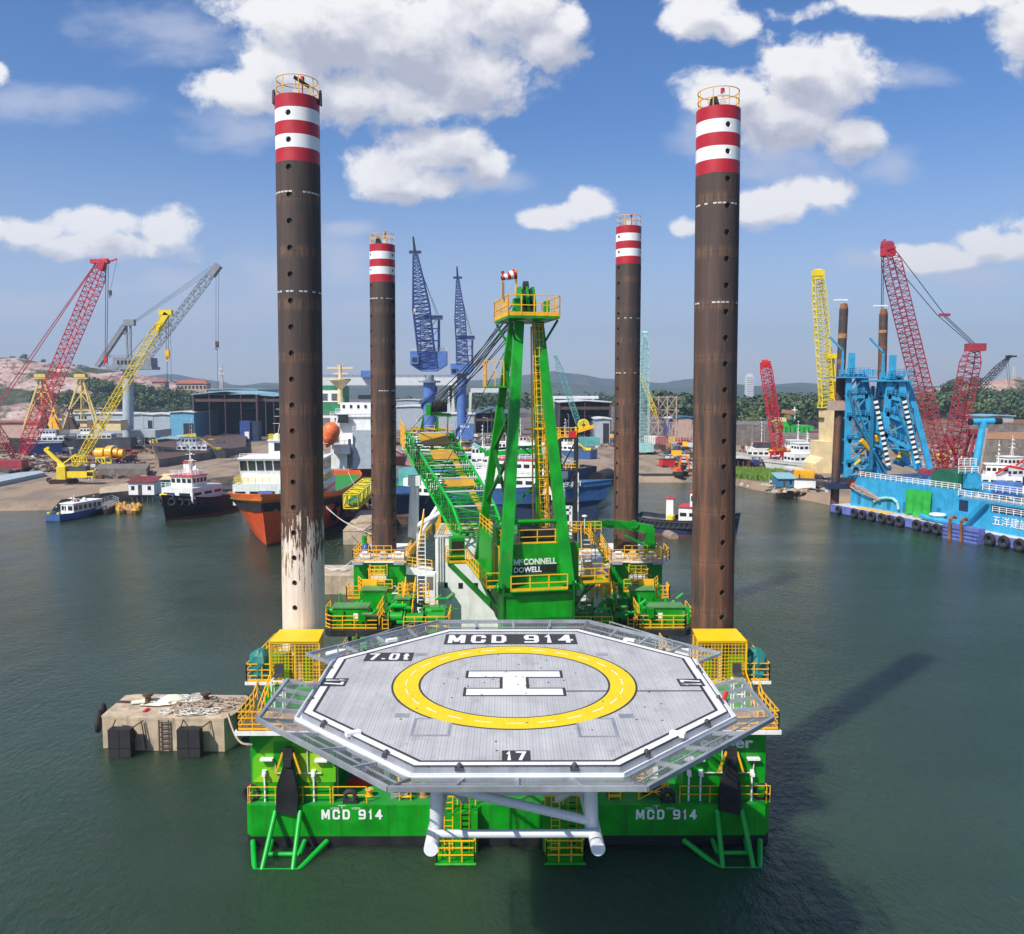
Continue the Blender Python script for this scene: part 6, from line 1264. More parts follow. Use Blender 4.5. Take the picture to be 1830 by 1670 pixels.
for k in range(4):
    for q in (575, 592): tkb(q, q+10, 704+3.3*k, 705.4+3.3*k, 257.6, .3, 'black', 'funnel_louvre')
tkb(598,622,741,756,248,1,'glass','window_band'); tkb(640,662,706,714,253,10,'glass','bridge_window')
for k in range(4): tkb(612+13*k, 616+13*k, 724, 730, 251.8, .3, 'glass', 'window')
tkb(622,627,785,796,243.7,.4,'glass','doorway'); tkb(596,604,778,790,249.6,.4,'glass','window')
mb = MB().rail([at(600,738,249),at(668,738,249)],1.2,1.5,.07,2).rail([at(590,744,249.9),at(662,744,249.9)],1.2,1.5,.07,2).rail([at(630,770,243.9),at(664,770,243.9)],1.2,1.5,.07,2).rail([at(596,795,242.9),at(625,795,242.9)],1.2,1.5,.07,2); mb.build('deck_rail', 'white_clean', TK, False, True)
mb = MB(); a = at(608,688,256); mb.tube(a, at(608,652,256), .5, 8).bx(at(608,658,256), (7.5,.4,.5)).bx(at(608,668,256), (4.5,.4,.4)).tube(at(604,655,256), at(603,650,256), .2, 5).tube(at(613,655,256), at(614,650,256), .2, 5); mb.build('radar_mast', 'cream_paint', TK, False, True); MB().lathe(at(608,692,256), [(.8,-5),(.8,-.5),(3.2,2.0),(3.2,2.4),(0,2.4)], 14).build('crow_nest', 'cream_paint', TK, True, True)
lb_ = thing('lifeboat', 'orange enclosed lifeboat hanging steeply in its davit beside the tanker funnel', 'lifeboat', at(588, 775, 240)); p0, p1 = at(596,755,240), at(584,800,240)
mb = MB(); d = (p1-p0); n = 8; rr = [.5,1.9,2.4,2.5,2.4,2.3,1.9,1.1,.3]
for k in range(n): mb.tube(p0+d*k/n, p0+d*(k+1)/n, rr[k], 12, rr[k+1], cap=k in (0, n-1))
mb.build('boat_hull', 'bright_orange', lb_, True, True); MB().beam(at(603,745,240), at(592,815,240), .5, .5).beam(at(575,745,240), at(570,815,240), .5, .5).beam(at(575,745,240), at(603,745,240), .6, .6).build('davit', 'white_clean', lb_, False, True)
# ---- brown work barge with gear between left legs, yellow gangway
wb = thing('work_barge', 'rust brown flat work barge loaded with ropes and gear right of the orange ship', 'barge', gr(670, 925)); P = [gr(612,925,1.5), gr(735,925,1.5), gr(742,868,1.5), gr(640,872,1.5)]
MB().prism([(p.x, p.y, -.6) for p in P], (0,0,2.2)).build('hull', 'brown_steel', wb, False, True); rnd = random.Random(9)
for k in range(26):
    px, py = rnd.uniform(625,735), rnd.uniform(875,920); p = gr(px, py, 1.6); mat = rnd.choice(['rust','ship_red','grey','box_blue','rust_light','brown_steel','offwhite','teal','sign_red']); kind = k % 3
    o = thing(('steel_drum','machine_box','pipe_bundle')[kind], ('steel drum standing on the rust brown work barge','machine box lying on the rust brown work barge','bundle of pipes lying on the rust brown work barge')[kind], ('drum','machine','pipes')[kind], p, rnd.uniform(0,3), ('drums on the work barge','machines on the work barge','pipes on the work barge')[kind])
    w, h = rnd.uniform(1,2.6), rnd.uniform(.7,2.2)
    if kind == 0: MB().lathe((0,0,0), [(.5,0),(.55,.3),(.5,.35),(.55,.7),(.5,1.2),(0,1.2)], 12).build('barrel', mat, o, True)
    elif kind == 1: MB().box(-w/2,w/2,-w/3,w/3,.1,h).build('housing', mat, o); MB().box(-w/2-.1,w/2+.1,-w/3-.1,w/3+.1,h,h+.12).tube((0,0,h),(0,0,h+.8),.12,6).build('cover', 'dark_grey', o)
    else:
        mb = MB()
        for q in range(6): mb.tube((-w,(q % 3)*.3,.15+.3*(q//3)),(w,(q % 3)*.3,.15+.3*(q//3)),.13,6)
        mb.build('pipe', mat, o)
gw = thing('gangway', 'bright yellow lattice gangway leaning beside the rear left leg', 'gangway', at(640, 900, 150)); MB().lattice(at(627,897,150), at(662,866,168), 2.6, 2.4, 9, .13, .1).build('lattice', 'lemon', gw, False, True); MB().beam(at(627,899,150), at(662,869,168), 2.2, .12).build('walkway', 'pale_green', gw, False, True)
# ---- concrete blocks standing in the water
def dolphin(pts, zt, label, nm='mooring_dolphin', tp='concrete'):
    P = [gr(px, py, zt) for px, py in pts]; c = sum(P, V())/len(P); t = thing(nm, label, 'mooring dolphin', (c.x, c.y, 0)); MB().prism([(p.x, p.y, -2.5) for p in P], (0,0,zt+2.3)).build('concrete_block', 'concrete', t, False, True)
    MB().prism([(p.x+(p.x-c.x)*.006, p.y+(p.y-c.y)*.006, zt-.2) for p in P], (0,0,.2)).build('cap', tp, t, False, True); return t
dl = dolphin([(182,1279),(240,1283),(400,1285),(420,1275),(446,1249),(440,1243),(245,1241),(225,1243)], 2.6, 'pale concrete mooring dolphin with two black fenders and a ladder, left of the barge')
zt = 2.6
for k, (px0, px1) in enumerate(((200,241),(321,363))):
    a, b = at(px0, 1300, 61.5), at(px1, 1300, 61.5); yb = gr(300, 1284, zt).y; a, b = at(px0+5,1300,yb), at(px1+3,1300,yb)
    t = thing('dock_fender', ['left black box fender hanging on the concrete dolphin','right black box fender hanging on the concrete dolphin'][k], 'fender', (a.x, yb, 0), 0, 'black box fenders on the dolphin'); z1_ = 2.15
    MB().box(a.x, b.x, yb-1.2, yb-.45, -.15, z1_).build('fender_panel', 'rubber', t, False, True); MB().box(a.x-.03, b.x+.03, yb-1.23, yb-.42, .72, .78).box((a.x+b.x)/2-.02,(a.x+b.x)/2+.02,yb-1.22,yb-1.2,-.1,z1_).build('seam', 'black', t, False, True)
    MB().tube(((a.x+b.x)/2, yb-.6, 1.3), ((a.x+b.x)/2, yb+.05, 1.3), .75, 16).build('rubber_cone', 'rubber', t, True, True); mb = MB(); mb.path([(b.x, yb-.9, z1_), (b.x+.55, yb-.04, 2.45)], .05, 5); mb.path([(b.x+.4, yb-.06, 2.4),(b.x+.7, yb-.05, .2)], .05, 5); mb.path([(a.x+.2, yb-.9, z1_), (a.x+.1, yb-.04, 2.5)], .05, 5); mb.build('chain', 'brown_steel', t, False, True)
xl = xx(294, yb, 1300); mb = MB().ladder((xl, yb-.12, -.2), (xl, yb-.12, 2.5), .75, .38, .06); mb.build('ladder', 'brown_steel', dl, False, True)
for px, py, lb in ((265,1258,'rusty mooring bollard on the left half of the concrete dolphin'),(368,1256,'rusty bollard wrapped in rope on the right half of the concrete dolphin')):
    t = thing('mooring_bollard', lb, 'bollard', gr(px, py, zt), 0); MB().lathe((0,0,.01), [(.5,0),(.45,.12),(.25,.15),(.22,.55),(.42,.7),(.4,.85),(0,.92)], 14).build('bollard_body', 'brown_steel', t, True)
rnd = random.Random(11)
def ropepile(px, py, rx, ry, n, label, mat='rope', z=zt, r=.045, nm='rope_pile'):
    c = gr(px, py, z); t = thing(nm, label, 'rope', c); mb = MB()
    for k in range(n):
        cx, cy_, rr = rnd.gauss(0, rx*.45), rnd.gauss(0, ry*.45), rnd.uniform(.25, .7); a0 = rnd.uniform(0, 6); pr = None
        for q in range(11): aa = a0+q*.62; p = V((cx+rr*math.cos(aa)*rnd.uniform(.8,1.2), cy_+rr*.8*math.sin(aa), .06+.08*(k % 5)+rnd.uniform(0,.05))); 
        pr = None; e1 = rnd.uniform(.7,1.4)
        for q in range(12):
            aa = a0+q*.62; p = V((cx+rr*e1*math.cos(aa), cy_+rr*math.sin(aa), .05+.03*(k % 8)))
            if pr is not None: mb.tube(pr, p, r, 5, cap=False)
            pr = p
    mb.build('rope_coil', mat, t, True); return t
ropepile(370,1262,2.2,1.3,46,'big tangled heap of brown mooring rope on the right half of the concrete dolphin'); ropepile(345,1252,1.6,.5,16,'pale rope loops along the back edge of the dolphin','rope_white'); ropepile(350,1275,2.3,.35,16,'flat rope loops along the front edge of the dolphin','rope_white'); ropepile(415,1254,.9,.5,12,'small rope coil near the right end of the dolphin')
cl = thing('cloth_tarpaulin', 'crumpled cream sheet lying on the concrete dolphin beside the rope heap', 'tarpaulin', gr(296, 1256, zt)); mb = MB(); n = 14
for j in range(n):
    for i in range(n):
        x, y = (i/(n-1)-.5)*2.6+(j/(n-1)-.5)*1.2, (j/(n-1)-.5)*2.2*(1-.3*abs(i/(n-1)-.5)); mb.v.append(V((x, y, .06+.42*max(0, 1-((i-8)/5)**2-((j-8)/5)**2)+.16*mn.noise(V((x*2, y*2, 3)))+.08)))
for j in range(n-1):
    for i in range(n-1): mb.f.append([j*n+i, j*n+i+1, (j+1)*n+i+1, (j+1)*n+i]); mb.m.append(0)
mb.build('sheet', 'tarp_white', cl, True); MB().beam((-2.6,-.4,.15),(-.8,.1,.2),.5,.1,w2=.8).build('sheet_tail', 'tarp_white', cl)
bdr = thing('wood_plank', 'brown plank lying across the middle of the concrete dolphin', 'plank', gr(324, 1267, zt+.05)); MB().beam((-.9,.6,.05),(.9,-.6,.05),.28,.07).build('board', 'wood', bdr)
rg = thing('red_rag', 'small red rag lying on the left half of the concrete dolphin', 'rag', gr(261, 1271, zt)); MB().add([(-.25,-.3,.04),(.1,-.35,.1),(.25,.1,.05),(.1,.4,.14),(-.15,.35,.05),(0,0,.2)], [(0,1,5),(1,2,5),(2,3,5),(3,4,5),(4,0,5)]).build('rag_cloth', 'sign_red', rg)
ch = thing('mooring_chain', 'dark chain running over the left edge of the concrete dolphin', 'chain', gr(215, 1253, zt)); mb = MB(); a, b = gr(262,1257,zt+.1), gr(213,1254,zt+.1); n = 26
for k in range(n): mb.ring(a.lerp(b, k/n), .09, .035, 6, 4, 'Y' if k % 2 else 'Z')
mb.path([b, b+V((-.7,.1,-.9)), b+V((-1.0,0,-2.5))], .1, 6); mb.build('link', 'brown_steel', ch, False, True)
for k, (px, py) in enumerate(((178,1290),(184,1278),(176,1300),(440,1262),(444,1275),(436,1285))): tyre(gr(px, py, .9)+V((0,0,.3)), math.pi/2+.3, .75, 'old tyre hanging on the %s end of the concrete dolphin' % ('left' if k < 3 else 'right'), 'tyres on the dolphin %s end' % ('left' if k < 3 else 'right'))
ml = thing('mooring_line', 'thick pale mooring line sagging from the dolphin to the barge hull', 'rope', gr(420, 1275, zt)); a, b = gr(406,1274,zt+.1), at(449, 1331, Y0-.1); pr = a; mb = MB()
for k in range(1, 15): f = k/14; p = a.lerp(b, f)+V((0,0,-1.1*math.sin(math.pi*f)*(1-f*.3))); mb.tube(pr, p, .07, 6); pr = p
mb.build('line', 'rope', ml, True, True)
dolphin([(576,1029),(660,1029),(660,1010),(576,1010)], 2.6, 'plain concrete mooring dolphin half hidden behind the front left leg'); ropepile(607,1019,2.0,1.0,14,'pale rope heap on the concrete block behind the front left leg','rope_white')
dolphin([(613,948),(700,948),(700,912),(645,912)], 2.6, 'concrete pier block beside the stern of the orange ship'); ropepile(652,935,3,2,16,'brown rope heap on the pier block beside the orange ship')
dolphin([(1060,893),(1082,885),(1078,872),(1060,868)], 2.6, 'weathered concrete block with dark fenders right of the blue ship bow')
for k, (a, b, sg, lb) in enumerate(((at(575,1012,95), at(636,996,92), .8, 'thin mooring line from the front left leg side to the rear left platform'),(at(583,905,150), at(640,945,118), .5, 'upper of two thin mooring lines from the orange ship to the pier block'),(at(583,908,150), at(665,955,108), .5, 'lower of two thin mooring lines from the orange ship to the pier block'),(at(622,843,200), at(648,868,170), 1.5, 'thin mooring line hanging from the red tanker bow'))):
    t = thing('mooring_line', lb, 'rope', a); mb = MB(); pr = a
    for q in range(1, 11): p = a.lerp(b, q/10)+V((0,0,-sg*math.sin(math.pi*q/10))); mb.tube(pr, p, .045 if Y0 else 1, 4); pr = p
    mb.build('line', 'rope_white', t, False, True)
# ---- blue offshore ship behind the crane, bow to the right
bv = V((math.cos(R(-18)), math.sin(R(-18)), 0)); rzv = math.atan2(-bv.x, bv.y); bowp = gr(1062, 930)
t, S = ship('offshore_ship', 'dark blue offshore ship with white decks seen through the green A-frame, bow to the right', 'ship', bowp-bv*26+V((0,3,0)), rzv, ['ship_blue','navy','deck_green','ship_blue'], L_=54, B=13, D=5.2, sheer=2.4, fb=.66, flare=.35, rake=.06, boot=3.4, bulw=1.0)
cabin(t, -5.5,5.5, -2,19, 5.4,9.6, 'white', 2.2, wh=.8, faces='fs'); cabin(t, -4.8,4.8, 4,17, 9.6,12.6, 'white', 1.8, wh=.8, faces='fs', roof='sign_red'); cabin(t, -4.6,4.6, 8,15.5, 12.8,15.8, 'shed_grey', 1.3, slope=1.6, wh=1.7, nm='bridge', roof='white_clean'); mast(t, 0, 9, 16, 8, arms=4); mast(t, 3, 2, 12.6, 5, arms=2)
MB().rail([(5.4,-2,9.7),(5.4,19,9.7),(-5.4,19,9.7)],1.1,1.3,.06,2).rail([(4.8,4,12.8),(4.8,17.5,12.8),(-4.8,17.5,12.8)],1.1,1.3,.06,2).rail([(5.8,20,6.8),(3.5,24,7.3)],1.1,1,.06,2).build('deck_rail', 'white_clean', t); MB().bx((3.8,-6,6.4),(3,7,2.4)).build('cargo_box', 'bright_orange', t); MB().bx((3,-14,6.6),(3,6,2.4)).build('cargo_box', 'white', t); MB().bx((-2,-16,7.6),(5,8,4)).build('cargo_box', 'teal', t)
# clutter ships' white masts left of the A-frame (second row)
for k, (px, py, Y, hd_, L_, col, lb) in enumerate(((790,905,195,150,34,'navy','blue hulled workboat with white radar mast behind the green boom'),(830,845,250,95,38,'grey','grey survey boat with white rails behind the green boom'),(868,838,275,80,30,'white','white crew boat beside the two blue harbour cranes'))):
    c = at(px, py, Y); c.z = 0; t, S = ship('workboat', lb, 'boat', c, R(hd_), [col,'navy','deck_green'], L_=L_, B=8.5, D=3.4, sheer=1.8, fb=.6, flare=.4, rake=.06, boot=.6, bulw=.9)
    cabin(t, -3.2,3.2, -5,6, 3.6,7.0, 'white', 1.7, wh=.8, faces='fbs'); cabin(t, -2.6,2.6, -2,4, 7.0,9.6, 'white_clean', 1.2, wh=1.1, nm='wheelhouse', roof='crane_blue' if k == 0 else 'white_clean', faces='fbs'); mast(t, 0, 1, 9.7, 9-k, arms=4)
    mb = MB()
    for q in range(3): mb.rail([(-4,-12,4+2.2*q),(4,-12,4+2.2*q),(4,-6,4+2.2*q)],2.2,1.6,.07,1)
    mb.build('frame_rail', 'white_clean', t)
# ---- long bright blue piling ship at right
P1, P2 = gr(1484, 917), gr(1830, 987); dv_ = (P2-P1).normalized(); rzb = math.atan2(dv_.y, dv_.x)
bs = thing('piling_ship', 'long bright blue piling ship with open leader towers and white rails at the right', 'ship', P1, rzb); RB = Matrix.Rotation(rzb, 3, 'Z')
def s3(mb, nm, mat, sm=False, par=None): return mb.build(nm, mat, par or bs, sm, False)
s3(MB().box(0,90,0,24,-1,2.0), 'pontoon_hull', 'violet_blue'); s3(MB().box(-.05,90,-.05,24,-1.2,.35), 'boot_top', 'navy'); s3(MB().box(.2,89.8,.2,23.8,2.0,2.02), 'pontoon_deck', 'offwhite')
s3(MB().box(2.6,33,3.2,22,2.02,8.6), 'deck_house', 'cyan'); s3(MB().box(33,90,2.6,22,2.02,7.4), 'side_house', 'cyan'); s3(MB().box(33,90,3.4,22,7.4,7.6), 'upper_deck', 'offwhite'); s3(MB().box(42,90,6,20,7.6,9.2), 'engine_house', 'cyan_dark')
s3(MB().box(44,50,6,14,7.6,10.6), 'white_cabin', 'white'); s3(MB().box(46,52,4.6,5.8,8.2,9.9), 'locker', 'teal_pale'); s3(MB().box(39.5,44,4,6,8.6,11.2), 'screen', 'crane_blue'); s3(MB().box(53,58,4,6,8.6,11.2), 'screen', 'crane_blue')
mb = MB(); mb.rail([(2.6,3.2,8.62),(33,3.2,8.62)],1.2,1.5,.07,2); mb.rail([(33,2.7,7.62),(62,2.7,7.62)],1.2,1.5,.07,2); mb.rail([(38,3.2,9.3),(66,3.2,9.3)],1.2,1.5,.07,2); mb.rail([(41,2.5,5.6),(62,2.5,5.6)],1.1,1.5,.06,2); s3(mb, 'white_rail', 'white_clean')
mb = MB(); rnd = random.Random(8)
for k in range(34): x = rnd.uniform(34,62); mb.tube((x,4.5+rnd.uniform(0,2),7.6),(x+rnd.uniform(-.5,1.5),4.5,8.4+rnd.uniform(0,1.6)),rnd.uniform(.12,.45),8)
s3(mb, 'deck_machine', 'cyan_dark', True); s3(MB().box(33.4,35.5,2.55,2.6,4.9,7.0).box(40.6,60,2.55,2.6,5.6,7.0), 'side_opening', 'navy')
s3(MB().beam((35.5,1.9,2.1),(40.5,1.9,7.2),1.0,.1).rail([(35.5,1.5,2.1),(40.5,1.5,7.2)],1.1,1,.06,2), 'side_stair', 'cyan')
for k in range(6): s3(MB().box(5+k*4.5,5.9+k*4.5,3.1,3.2,2.6,4.7), 'door', 'cyan_dark')
text('五洋建設', 7.4, 1.75, (44.9, 2.5, 4.2), RX, 'white_clean', bs, 'hull_lettering', bold=0)
for f in (.35,): s3(MB().tube((8,1.7,2.4),(30,1.7,2.4),.05,4), 'deck_pipe', 'orange_yellow')
s3(MB().box(7,17,.6,2.6,2.03,2.1), 'hatch_mat', 'orange_yellow'); s3(MB().box(58,72,.5,2.4,2.03,2.1), 'hatch_mat', 'net_green')
gt = thing('green_tarpaulin', 'bright green sheet hanging on the side of the blue piling ship', 'tarpaulin', P1+RB @ V((19.5,3.0,2.2)), rzb); mb = MB(); n = 14
for j in range(n):
    for i in range(n): x, z = i/(n-1)*6.9, j/(n-1)*5.6; mb.v.append(V((x+(.3 if j < 5 else 0)*math.sin(i), -.15-.25*math.sin(i*1.5)*(1-j/n)-.3*(1-j/n)*(i/n), z+(1-i/(n-1))*-.3*(j == n-1)+.5*(j == 0)*math.sin(i*.5))))
for j in range(n-1):
    for i in range(n-1): mb.f.append([j*n+i, j*n+i+1, (j+1)*n+i+1, (j+1)*n+i]); mb.m.append(0)
mb.build('sheet', 'net_green', gt, True)
gt2 = thing('canvas_tent', 'dark green canvas cover shaped like a small tent on the blue ship deck', 'canvas cover', P1+RB @ V((24.5,4.5,8.6)), rzb); MB().prism([(0,0,0),(6.6,0,0),(6.6,0,3.0),(3.3,0,3.7),(0,0,3.0)], (0,4,0)).build('canvas', 'tarp_green', gt2)
lj = thing('red_white_boom', 'pink and white lattice boom lying along the side of the blue ship', 'boom', P1+RB @ V((3,2.9,6)), rzb); MB().lattice((.5,0,.6),(9.5,-.4,-1.6),.9,.9,9,.1,.07,t1=.3,e1=6).build('lattice', 'wall_pink', lj); MB().bx((.3,0,.9),(1.2,.8,1.6)).build('foot_block', 'ship_orange', lj)
ph = thing('pipe_arch', 'pale blue bent pipe arching in front of the blue ship side', 'pipe', P1+RB @ V((10.5,2.8,5)), rzb); MB().path([(0,0,-1.2),(1.5,0,-.4),(3.5,0,.0),(5.5,0,.1),(6.8,0,-.6),(7.2,0,-2.0)],.3,8).build('pipe', 'teal_pale', ph, True)
ff = thing('pipe_roll', 'turquoise curved pipe lying on the pontoon below the green sheet', 'pipe', P1+RB @ V((25,1.3,2.5)), rzb); MB().path([(0,.3,.3),(2,-.2,.2),(4.5,-.4,.1),(8,-.2,.1)],.5,10).build('pipe', 'cyan', ff, True); MB().ring((4,.6,1.0),1.3,.25,16,6,'Z').build('ring', 'white_clean', ff, True)
bl = thing('blue_boat_section', 'ribbed blue barge section with rusty hooks moored against the piling ship', 'pontoon', P1+RB @ V((34,-1.5,0)), rzb); MB().box(0,8,-.2,1.5,-1,2.8).build('hull', 'violet_blue', bl); mb = MB()
for z in (.6,1.3,2.0): mb.box(0,8,-.32,-.2,z,z+.18)
mb.build('rib', 'ship_blue', bl)
for x in (2, 4.6): MB().path([(x,-.5,-.6),(x,-.6,3.6),(x,0,4.3),(x,.8,4.0)],.3,8).build('hook', 'rust', bl, True)
for k, (x, r) in enumerate([(3.2,1.0),(8.3,1.1),(10.9,1.1),(13.7,1.15),(16.6,1.15),(19.0,1.1),(21.7,1.25),(26.2,1.2),(28.9,1.15),(31.2,1.15),(33.3,1.2),(43.4,1.25),(46.4,1.25),(49.6,1.25),(52.6,1.25),(56,1.25),(59.5,1.25)]):
    tyre(P1+RB @ V((x,-.45,1.15)), rzb, r, 'black tyre in the row along the side of the bright blue piling ship', 'tyres along the blue piling ship')
# leader towers of cut plate
def plate_tower(name, label, Y, front, back, levels, D_, mat='cyan'):
    t = thing(name, label, 'leader tower', at(front[0][0], front[0][1], Y))
    fb_, ft = [at(*q, Y) for q in front]; bb, bt_ = [at(*q, Y) for q in back]; off = V((1.5, D_, 0)); mb = MB(); m2 = MB()
    for o in (V(), off):
        mb.beam(fb_+o, ft+o, 1.5, .5, w2=1.2); mb.beam(bb+o, bt_+o, 1.6, .5, w2=1.3)
        prev = (fb_+o, bb+o)
        for f in levels:
            p, q = fb_.lerp(ft, f)+o, bb.lerp(bt_, f)+o; mb.beam(p, q, .5, 1.0); m2.beam(prev[0], q, .5, .25); prev = (p, q)
    for f in [0]+levels:
        for a, b in ((fb_, ft), (bb, bt_)): p = a.lerp(b, f); m2.beam(p, p+off, .4)
    mb.build('plate_frame', mat, t, False, True); m2.build('brace', mat, t, False, True); m3 = MB()
    for f in levels: p, q = fb_.lerp(ft, f), bb.lerp(bt_, f); m3.rail([p+V((-.6,-.6,.5)), q+V((.6,-.6,.5))], 1.2, 1, .08, 2)
    tp0, tp1 = ft+V((-2.5,-1,0)), bt_+V((2.5,-1,0)); m3.rail([tp0, tp1, tp1+V((0,D_+2,0))], 1.3, 1, .08, 2); m3.box(tp0.x, tp1.x, Y-1, Y+D_+1, tp0.z-.5, tp0.z-.2); m3.beam(fb_.lerp(bb,1.0)+V((0,-.8,0)), ft+V((1,-.8,-5)), 1.0, .15); m3.beam(ft+V((.5,0,0)), ft+V((.5,0,5)), 1.1); m3.beam(ft+V((-1.5,0,0)), ft+V((-1.5,0,3.4)), .5); m3.beam(ft+V((-1.5,0,5.5)), ft+V((-4.5,0,8.5)), .35); m3.beam(ft+V((-1.5,0,0)), ft+V((-1.5,0,5.8)), .35)
    m3.build('platform', mat, t, False, True); return t
pt1 = plate_tower('leader_tower', 'left bright blue open plate tower of the piling ship with stairs', 190, ((1514,853),(1517,672)), ((1572,850),(1545,672)), [.12,.36,.58,.8,1.0], 7)
MB().beam(at(1540,795,189), at(1517,700,189), .5,.3).beam(at(1585,850,188), at(1525,745,188), .9,.3).beam(at(1556,840,188), at(1560,690,188), .6, .5).build('inclined_stair', 'cyan_dark', pt1, False, True)
pt2 = plate_tower('leader_tower', 'right bright blue open plate tower with black and white scale strips', 181, ((1578,800),(1590,678)), ((1640,838),(1608,674)), [.2,.5,.75,1.0], 8)
MB().beam(at(1662,838,183), at(1622,680,183), 1.2,.5).beam(at(1590,678,182), at(1600,760,182), 4.2, .3, w2=1.6).build('plate_leg', 'cyan', pt2, False, True)
for (a, b) in (((1564,712),(1588,832)),((1615,712),(1640,828))):
    A_, B_ = at(*a, 179.5), at(*b, 179.5); n = 26; m1, m2 = MB(), MB()
    for k in range(n): (m1 if k % 2 else m2).beam(A_.lerp(B_, k/n), A_.lerp(B_, (k+1)/n), 0.85, .12)
    m1.build('scale_strip_white', 'white_clean', pt2, False, True); m2.build('scale_strip_black', 'black', pt2, False, True)
rnd = random.Random(21); mb = MB(); m2 = MB()
for k in range(40): p = at(rnd.uniform(1520,1640), rnd.uniform(770,850), 188+rnd.uniform(0,5)); (mb if k % 3 else m2).tube(p, p+V((rnd.uniform(-2.5,2.5),rnd.uniform(-1,1),rnd.uniform(-2,2.5))), rnd.uniform(.2,.6), 7)
mb.build('hydraulic_part', 'cyan_dark', pt1, True, True); m2.build('hose_part', 'orange_yellow', pt1, True, True)
for k, (bx_, by_, tx_, ty_, Y, lb) in enumerate(((1490,925,1508,552,196,'left rusty brown spud pile standing at the bow of the piling ship'),(1573,800,1579,562,200,'right rusty brown spud pile behind the blue plate towers'))):
    t = thing('spud_pile', lb, 'spud pile', at(bx_, by_, Y), 0, 'spud piles of the piling ship'); a, b = at(bx_, by_, Y), at(tx_, ty_, Y); MB().tube(a, b, .95, 18).build('pile', 'rusty_tube_two', t, True, True)
    MB().lathe(b+V((0,0,-.2)), [(.97,0),(.7,1.3),(0,1.5)], 16).build('pile_cap', 'rust', t, True, True); MB().bx(b+V((-.8,0,1.9)), (3,.8,.3)).build('cap_light', 'white_clean', t, False, True)
    for f, m_ in ((.86,'rust_light'),(.74,'rust'),): p, q = a.lerp(b, f), a.lerp(b, f+.022); MB().tube(p, q, .985, 18).build('paint_band', m_, t, True, True)
    if k == 0: MB().bx(at(1503,725,196),(5,3.5,2.2)).build('clamp', 'wall_pink', t, False, True); MB().bx(at(1496,868,195),(5,4,1.2)).rail([at(1480,865,194.5),at(1505,865,194.5)],1.2,1,.07,2).build('lower_clamp', 'navy', t, False, True)
# T shaped vent mast on the piling ship
vt = thing('tee_mast', 'bright blue T shaped mast with black ends on the piling ship', 'mast', at(1742, 850, 166)); MB().tube(at(1741,850,166), at(1757,765,166), .75, 14).tube(at(1735,754,166), at(1778,753,166), .6, 14).tube(at(1757,765,166), at(1756,753,166), .8, 12).build('mast_tube', 'cyan', vt, True, True); MB().tube(at(1732,754,166), at(1737,754,166), .65, 14).tube(at(1776,753,166), at(1789,753,166), .65, 14).build('end_pipe', 'black', vt, True, True); MB().beam(at(1750,850,164), at(1764,765,164), .25).build('ladder', 'wall_pink', vt, False, True)
MB().box(at(1720,850,166).x, at(1744,850,166).x, 164, 168, at(1713,872,166).z, at(1713,846,166).z).build('base_house', 'cyan', vt, False, True); MB().rail([at(1713,846,163.8), at(1748,846,163.8)],1.3,1.1,.07,2).rail([at(1713,832,163.8), at(1744,832,163.8)],1.3,1.1,.07,2).build('base_rail', 'white_clean', vt, False, True)
# red boat gear at far right behind the ship
for k, (px, py, Y, L_, hd_, lb) in enumerate(((1790,862,215,26,70,'white tug with red boom seen above the blue ship at the right edge'),(1812,850,240,24,100,'second white tug at the right edge behind the red and white one'))):
    c = at(px, py, Y); c.z = 0; t, S = ship('tug', lb, 'tug', c, R(hd_), ['navy','boot_red','concrete_dark'], L_=L_, B=9, D=3, sheer=1.8, boot=.4); cabin(t, -3,3, -4,5, 3.2,6.4, 'white', 1.6, faces='fbs'); cabin(t, -2.2,2.2, -1,4, 6.4,9.2, 'white_clean', 1.2, nm='wheelhouse', roof='white_clean', faces='fbs'); mast(t, 0, 1, 9.3, 6, arms=3); MB().path([(-3,-8,4),(-3,-6,8),(-3,-1,9),(-3,2,7)],.3,6).build('deck_boom', 'sign_red', t)
# ---------------------------------------------------------------- cranes of the yard
def boomcrane(name, label, Y, foot, tip, w, mat, bays, YT=None, r=.12, hd=.8, t0=.35, e0=3, t1=.45, e1=4, headmat=None, sec=None, redsec=None):
    YT = YT or Y; a, b = at(*foot, Y), at(*tip, YT); t = thing(name, label, 'crane', (a.x, a.y, LZ)); mb = MB(); mb.lattice(a, b, w, w*hd, bays, r, r*.62, t0, t1, e0, e1); mb.build('boom', mat, t, False, True)
    d = (b-a).normalized(); MB().beam(b-d*w*.35, b+d*w*.3, w*t1*1.1, w*t1*.8).tube(b+d*w*.3+V((-w*.3,0,0)), b+d*w*.3+V((w*.3,0,0)), w*.22, 10).build('boom_head', headmat or mat, t, False, True)
    return t, a, b
def ropes(t, pairs, r=.05, sag=0, mat='wire', nm='rope'):
    mb = MB()
    for a, b in pairs:
        pr = a; n = 8 if sag else 1
        for k in range(1, n+1): p = a.lerp(b, k/n)+V((0,0,-sag*math.sin(math.pi*k/n))); mb.tube(pr, p, r, 4); pr = p
    mb.build(nm, mat, t, False, True)
def hook(t, p, s, mat='lemon'): MB().bx(p, (s,s*.7,s*1.6)).ring(p+V((0,0,-s*1.4)), s*.5, s*.16, 10, 5, 'Y', arc=.8).build('hook_block', mat, t, False, True)
